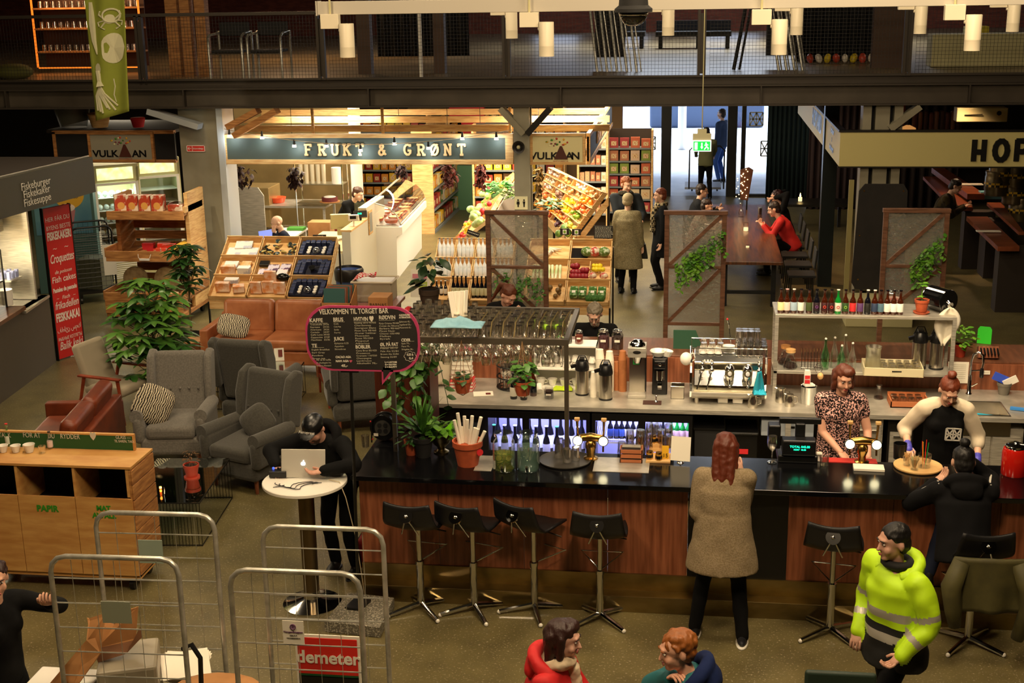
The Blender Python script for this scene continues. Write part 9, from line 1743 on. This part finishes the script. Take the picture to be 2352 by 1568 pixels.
def a3(l,Y):return[at(x,y,Y=Y+d)for x,y,d in l]
flap('cardboard_box','leaning folded brown carton at the front left',a3([(90,1600,-.1),(200,1470,0),(206,1420,.1),(244,1408,.1),(232,1500,0),(160,1600,-.1)],6.75));flap('cardboard_box','torn upright piece of brown cardboard',a3([(200,1418,.05),(262,1432,.1),(268,1408,.1),(318,1392,.1),(312,1470,.1),(215,1495,.0)],6.9));flap('cardboard_box','dark curved cardboard piece under the torn one',a3([(215,1490,.0),(308,1470,.1),(322,1438,.12),(326,1462,.12),(290,1500,.0),(225,1520,-.05)],6.88),mat('card_dark','6a4426',.8))
t=TH_('plastic_crate','pale translucent storage crate under the cardboard','crate',at(300,1555,Y=6.95));mk('body',MB().box((0,0,-.04),(.36,.4,.4),rz=.35),mat('frosted_box2','8f8672',.4),t,bev=.02)
mk('white_box',MB().box((0,0,0),(.42,.3,.3)),mWH,label='white box end at the bottom left edge',cat='box',loc=at(150,1610,Y=6.8),bev=.01)
t=TH_('paper_pile','loose pile of white papers in the left roll cage','papers',at(412,1530,Y=7.15));
for k in range(6):mk('sheet',MB().box((.01*k,.02*math.sin(k),-.02+.01*k),(.3,.24,.004),rz=.15*k-.3,rx=.25),mPA,t)
mk('black_strap',MB().tube([at(420,1490,Y=6.72),at(440,1480,Y=6.7),at(460,1510,Y=6.7),at(462,1568,Y=6.7)],.016,6),mBK,label='black strap looped on the left roll cage post',cat='strap')
mk('brown_sacks',MB().ell((0,0,0),(.3,.2,.05),14,8),m_card,label='brown paper sacks at the bottom edge of the left cage',cat='sack',loc=at(500,1585,Y=6.9),sm=180)
t=TH_('green_chair','dark green chair back at the bottom edge of the view','chair',at(1928,1600,Y=7.2)-V((0,0,.35)));rbox('backrest',(0,0,.35),(.42,.04,.34),mat('chair_green','1c2e22',.6),t,bev=.02);rbox('seat',(0,-.22,.1),(.42,.42,.05),mat('chair_green','1c2e22'),t,bev=.02)
for x in(-.18,.18):
 for y in(-.4,-.02):mk('leg',MB().cyl((x,y,.08),(x,y,-t.location.z),.014),mDS,t)
# ================================================================ UPPER GALLERY
GZ=3.5
def gchair(px_,lab):
 p=at(px_,185,z=GZ+.02);t=TH_('chrome_chair',lab,'chair',(p.x,20.15,GZ));w=.27
 for s_ in(-1,1):mk('leg',MB().tube([(s_*w,0,0),(s_*w,0,.66),(s_*(w-.0),.06,.7),(s_*(w-.05),.3,.72),(s_*w,.5,.75),(s_*w,.5,0)],.02,8),m_zinc,t,sm=60)
 mk('seat',MB().box((0,.25,.45),(.48,.46,.04)),mBM,t,bev=.01);mk('backrest',MB().box((0,.5,.78),(.5,.03,.22)),mBM,t,bev=.02);mk('crossbar',MB().cyl((-w,0,.42),(w,0,.42),.01),mCH,t)
gchair(513,'chrome framed black chair on the gallery, left of the pair');gchair(600,'chrome framed black chair on the gallery, right of the pair')
def gstack(px0,px1,pt0,n,lab):
 t=TH_('folded_chair_stack',lab,'folded chairs',(0,0,0))
 for k in range(n):
  a=at(px0+k*(px1-px0)/(n-1)+18,160,Y=21.6-k*.02);b=at(px0+k*(px1-px0)/(n-1)-8,18,Y=21.6-k*.02);mk('chrome_tube',MB().tube([V((a.x,21.5,GZ)),V((b.x,21.9,4.75))],.022,8).tube([V((a.x+.06,21.75,GZ)),V((b.x+.05,21.95,4.75))],.012,6),m_zinc,t,sm=60)
 mk('fabric_panel',MB().box((at((px0+px1)/2,90,Y=22).x,22.2,4.1),(.5,.04,.8)),mBM,t)
gstack(1355,1445,25,5,'stack of folded chrome chairs leaning on the gallery railing');gstack(1770,1825,25,4,'smaller stack of folded chairs behind the white spotlights')
mk('ladder',MB().tube([at(1685,160,Y=21.7),at(1715,5,Y=21.9)],.03,6).tube([at(1698,160,Y=21.7),at(1727,5,Y=21.9)],.02,6),mBM,label='dark folded ladder leaning on the gallery',cat='ladder')
t=TH_('bar_shelf','gallery bar shelf edged with orange light and rows of glasses','shelf',(at(210,180,Y=22.5).x,22.5,GZ));w=1.95;m_og=mat('orange_glow','d8641a',.5,em=1.3)
mk('back_panel',MB().bb(-w/2,w/2,.3,.32,.1,1.6),mat('bar_back','3a2012',.6),t);mk('glow_edge',MB().bb(-w/2-.03,-w/2,0,.02,.1,1.6).bb(w/2,w/2+.03,0,.02,.1,1.6).bb(-w/2,w/2,0,.02,.08,.1),m_og,t)
for z in(.35,.75,1.1):mk('shelf_board',MB().bb(-w/2,w/2,0,.3,z,z+.03),mPL,t)
tl=t.location
for j,z in enumerate((.38,.78,1.13)):
 for k in range(16):tumbler((tl.x-w/2+.1+k*.12,22.6,GZ+z),'tumbler on the orange lit gallery shelf, %s row'%ORD[j],'tumblers on the %s gallery shelf row'%ORD[j],1.2)
lamp('shelf_lamp','AREA',(tl.x,22.2,4.9),12,(1,.5,.2),1.5,.1,(tl.x,22.6,3.9))
for k,(a,b,c)in enumerate(((385,412,'left'),(418,440,'middle'),(452,475,'right'))):x0=at(a,100,Y=21.2).x;x1=at(b,100,Y=21.2).x;mk('timber_post',MB().bb(x0,x1,0,.2,GZ,6),mPL,label='brown timber post on the gallery left of the chrome chairs, %s of three'%c,cat='post',loc=(0,21.2,0))
for a,b,Y in((820,850,21.5),(995,1020,21.5),(2005,2080,22)):x0=at(a,100,Y=Y).x;x1=at(b,100,Y=Y).x;struct('gallery_pillar',MB().bb(x0,x1,Y,Y+.2,GZ,6),mat('pillar_brown','4a3526',.7))
curtain(880,1085,27,6.5,'dark pleated curtain on the gallery',mat('curtain_black','14161a',.9),GZ);curtain(1815,2000,24,6.5,'black pleated curtain behind the gallery right half',mat('curtain_black','14161a'),GZ)
for k,(px_,w_,lab)in enumerate(((1560,1.0,'dark lounge seats on the gallery near the brick wall'),(1440,.8,'dark table on the gallery beyond the folded chairs'),(2250,1.6,'white low cabinet on the gallery at the far right'),(1640,.7,'dark stool with a glint on the gallery behind the exit rod'))):
 p=at(px_,110 if k!=2 else 150,z=GZ+.01);mk(('lounge_seat','side_table','low_cabinet','stool')[k],MB().box((0,0,.3),(w_,.6,.1)).box((-w_*.4,0,.15),(.08,.5,.3)).box((w_*.4,0,.15),(.08,.5,.3)).box((0,.28,.42),(w_,.06,.3))if k!=2 else MB().box((0,0,.25),(w_,.5,.5)),mBM if k!=2 else m_cream,label=lab,cat=('seat','table','cabinet','stool')[k],loc=p)
mk('white_pole',MB().cyl((0,0,0),(0,0,1.1),.03,n=10),mWH,label='short white pole behind the gallery mesh',cat='pole',loc=(at(968,185,Y=20.6).x,20.6,GZ),sm=40)
for k in range(10):
 p=at(1860+k*20,150,Y=23.2);fruit('gallery_bottle',(mat('gb_red','b8402a',.4),mat('gb_white','d8d0c0',.4),mat('gb_yel','c8b020',.4))[k%3],.06,(p.x,23.2,GZ+.09),'small bright pack on the gallery behind the mesh','packs behind the gallery mesh',(1,1,1.4),cat='pack')
mk('yellow_cabinet',MB().box((0,0,.3),(.35,.3,.6)),mat('yel_cab','b8a81c',.5),label='yellow cabinet on the gallery at the right',cat='cabinet',loc=(at(2235,160,Y=23).x,23,GZ))
mk('cushion_pile',MB().ell((0,0,.12),(.35,.25,.14),14,8),mat('olive_cushion','5a5a24',.8),label='olive cushion on the gallery at the far left',cat='cushion',loc=(at(30,165,Y=21).x,21,GZ),sm=180)
for k,(px_,nm,m_,r,lab)in enumerate(((170,'plastic_sack',mat('clear_sack','5a5a50',.3,alpha=.6),.3,'cloudy plastic sack above the dim volcano sign'),(230,'straw_basket',m_pine,.18,'yellow basket below the green banner'),(318,'red_tin',mat('sticker_red','c8232a'),.12,'red tin with utensils above the dim volcano sign'))):
 p=at(px_,292,Y=20.3);mk(nm,MB().lathe([(0,0),(r*.7,0),(r,r*1.2),(r*.9,r*1.3),(0,r*1.3)],n=14),m_,label=lab,cat='container',loc=p,sm=50)
mk('stall_roof_board',MB().bb(at(110,300,Y=20.1).x,at(405,300,Y=20.1).x,20.05,21.6,-.05,0),m_dkwall,label='dark roof board of the dim volcano stall',cat='board',loc=(0,0,at(200,297,Y=20.1).z))
t=TH_('bomber_jacket','olive bomber jacket hanging over the rightmost stool','jacket',(0,0,0));p=at(2270,1275,Y=at(2222,1478,z=0).y-.27);m_ol=mat('olive_nylon','3b3718',.7,0,'4a4520',8,bump=.1);p.y-=.03
def jk(u,v):
 x=(u-.5)*(.5+.08*math.sin(v*3));return p+V((x,-.03-.05*math.cos(x*6)-.015*math.sin(u*14)*v,.02-.42*v-.05*abs(x)*(1-v)))
mk('body',MB().grid(jk,24,14),m_ol,t,sm=180,fix=False,solid=.03)
for s_,ln in((-1,.52),(1,.6)):mk('sleeve',MB().tube([p+V((s_*.2,-.05,-.02)),p+V((s_*.27,-.1,-.2)),p+V((s_*.26+.02,-.08,-.38)),p+V((s_*.22,-.08,-ln))],[.06,.075,.065,.045],10),m_ol,t,sm=180)
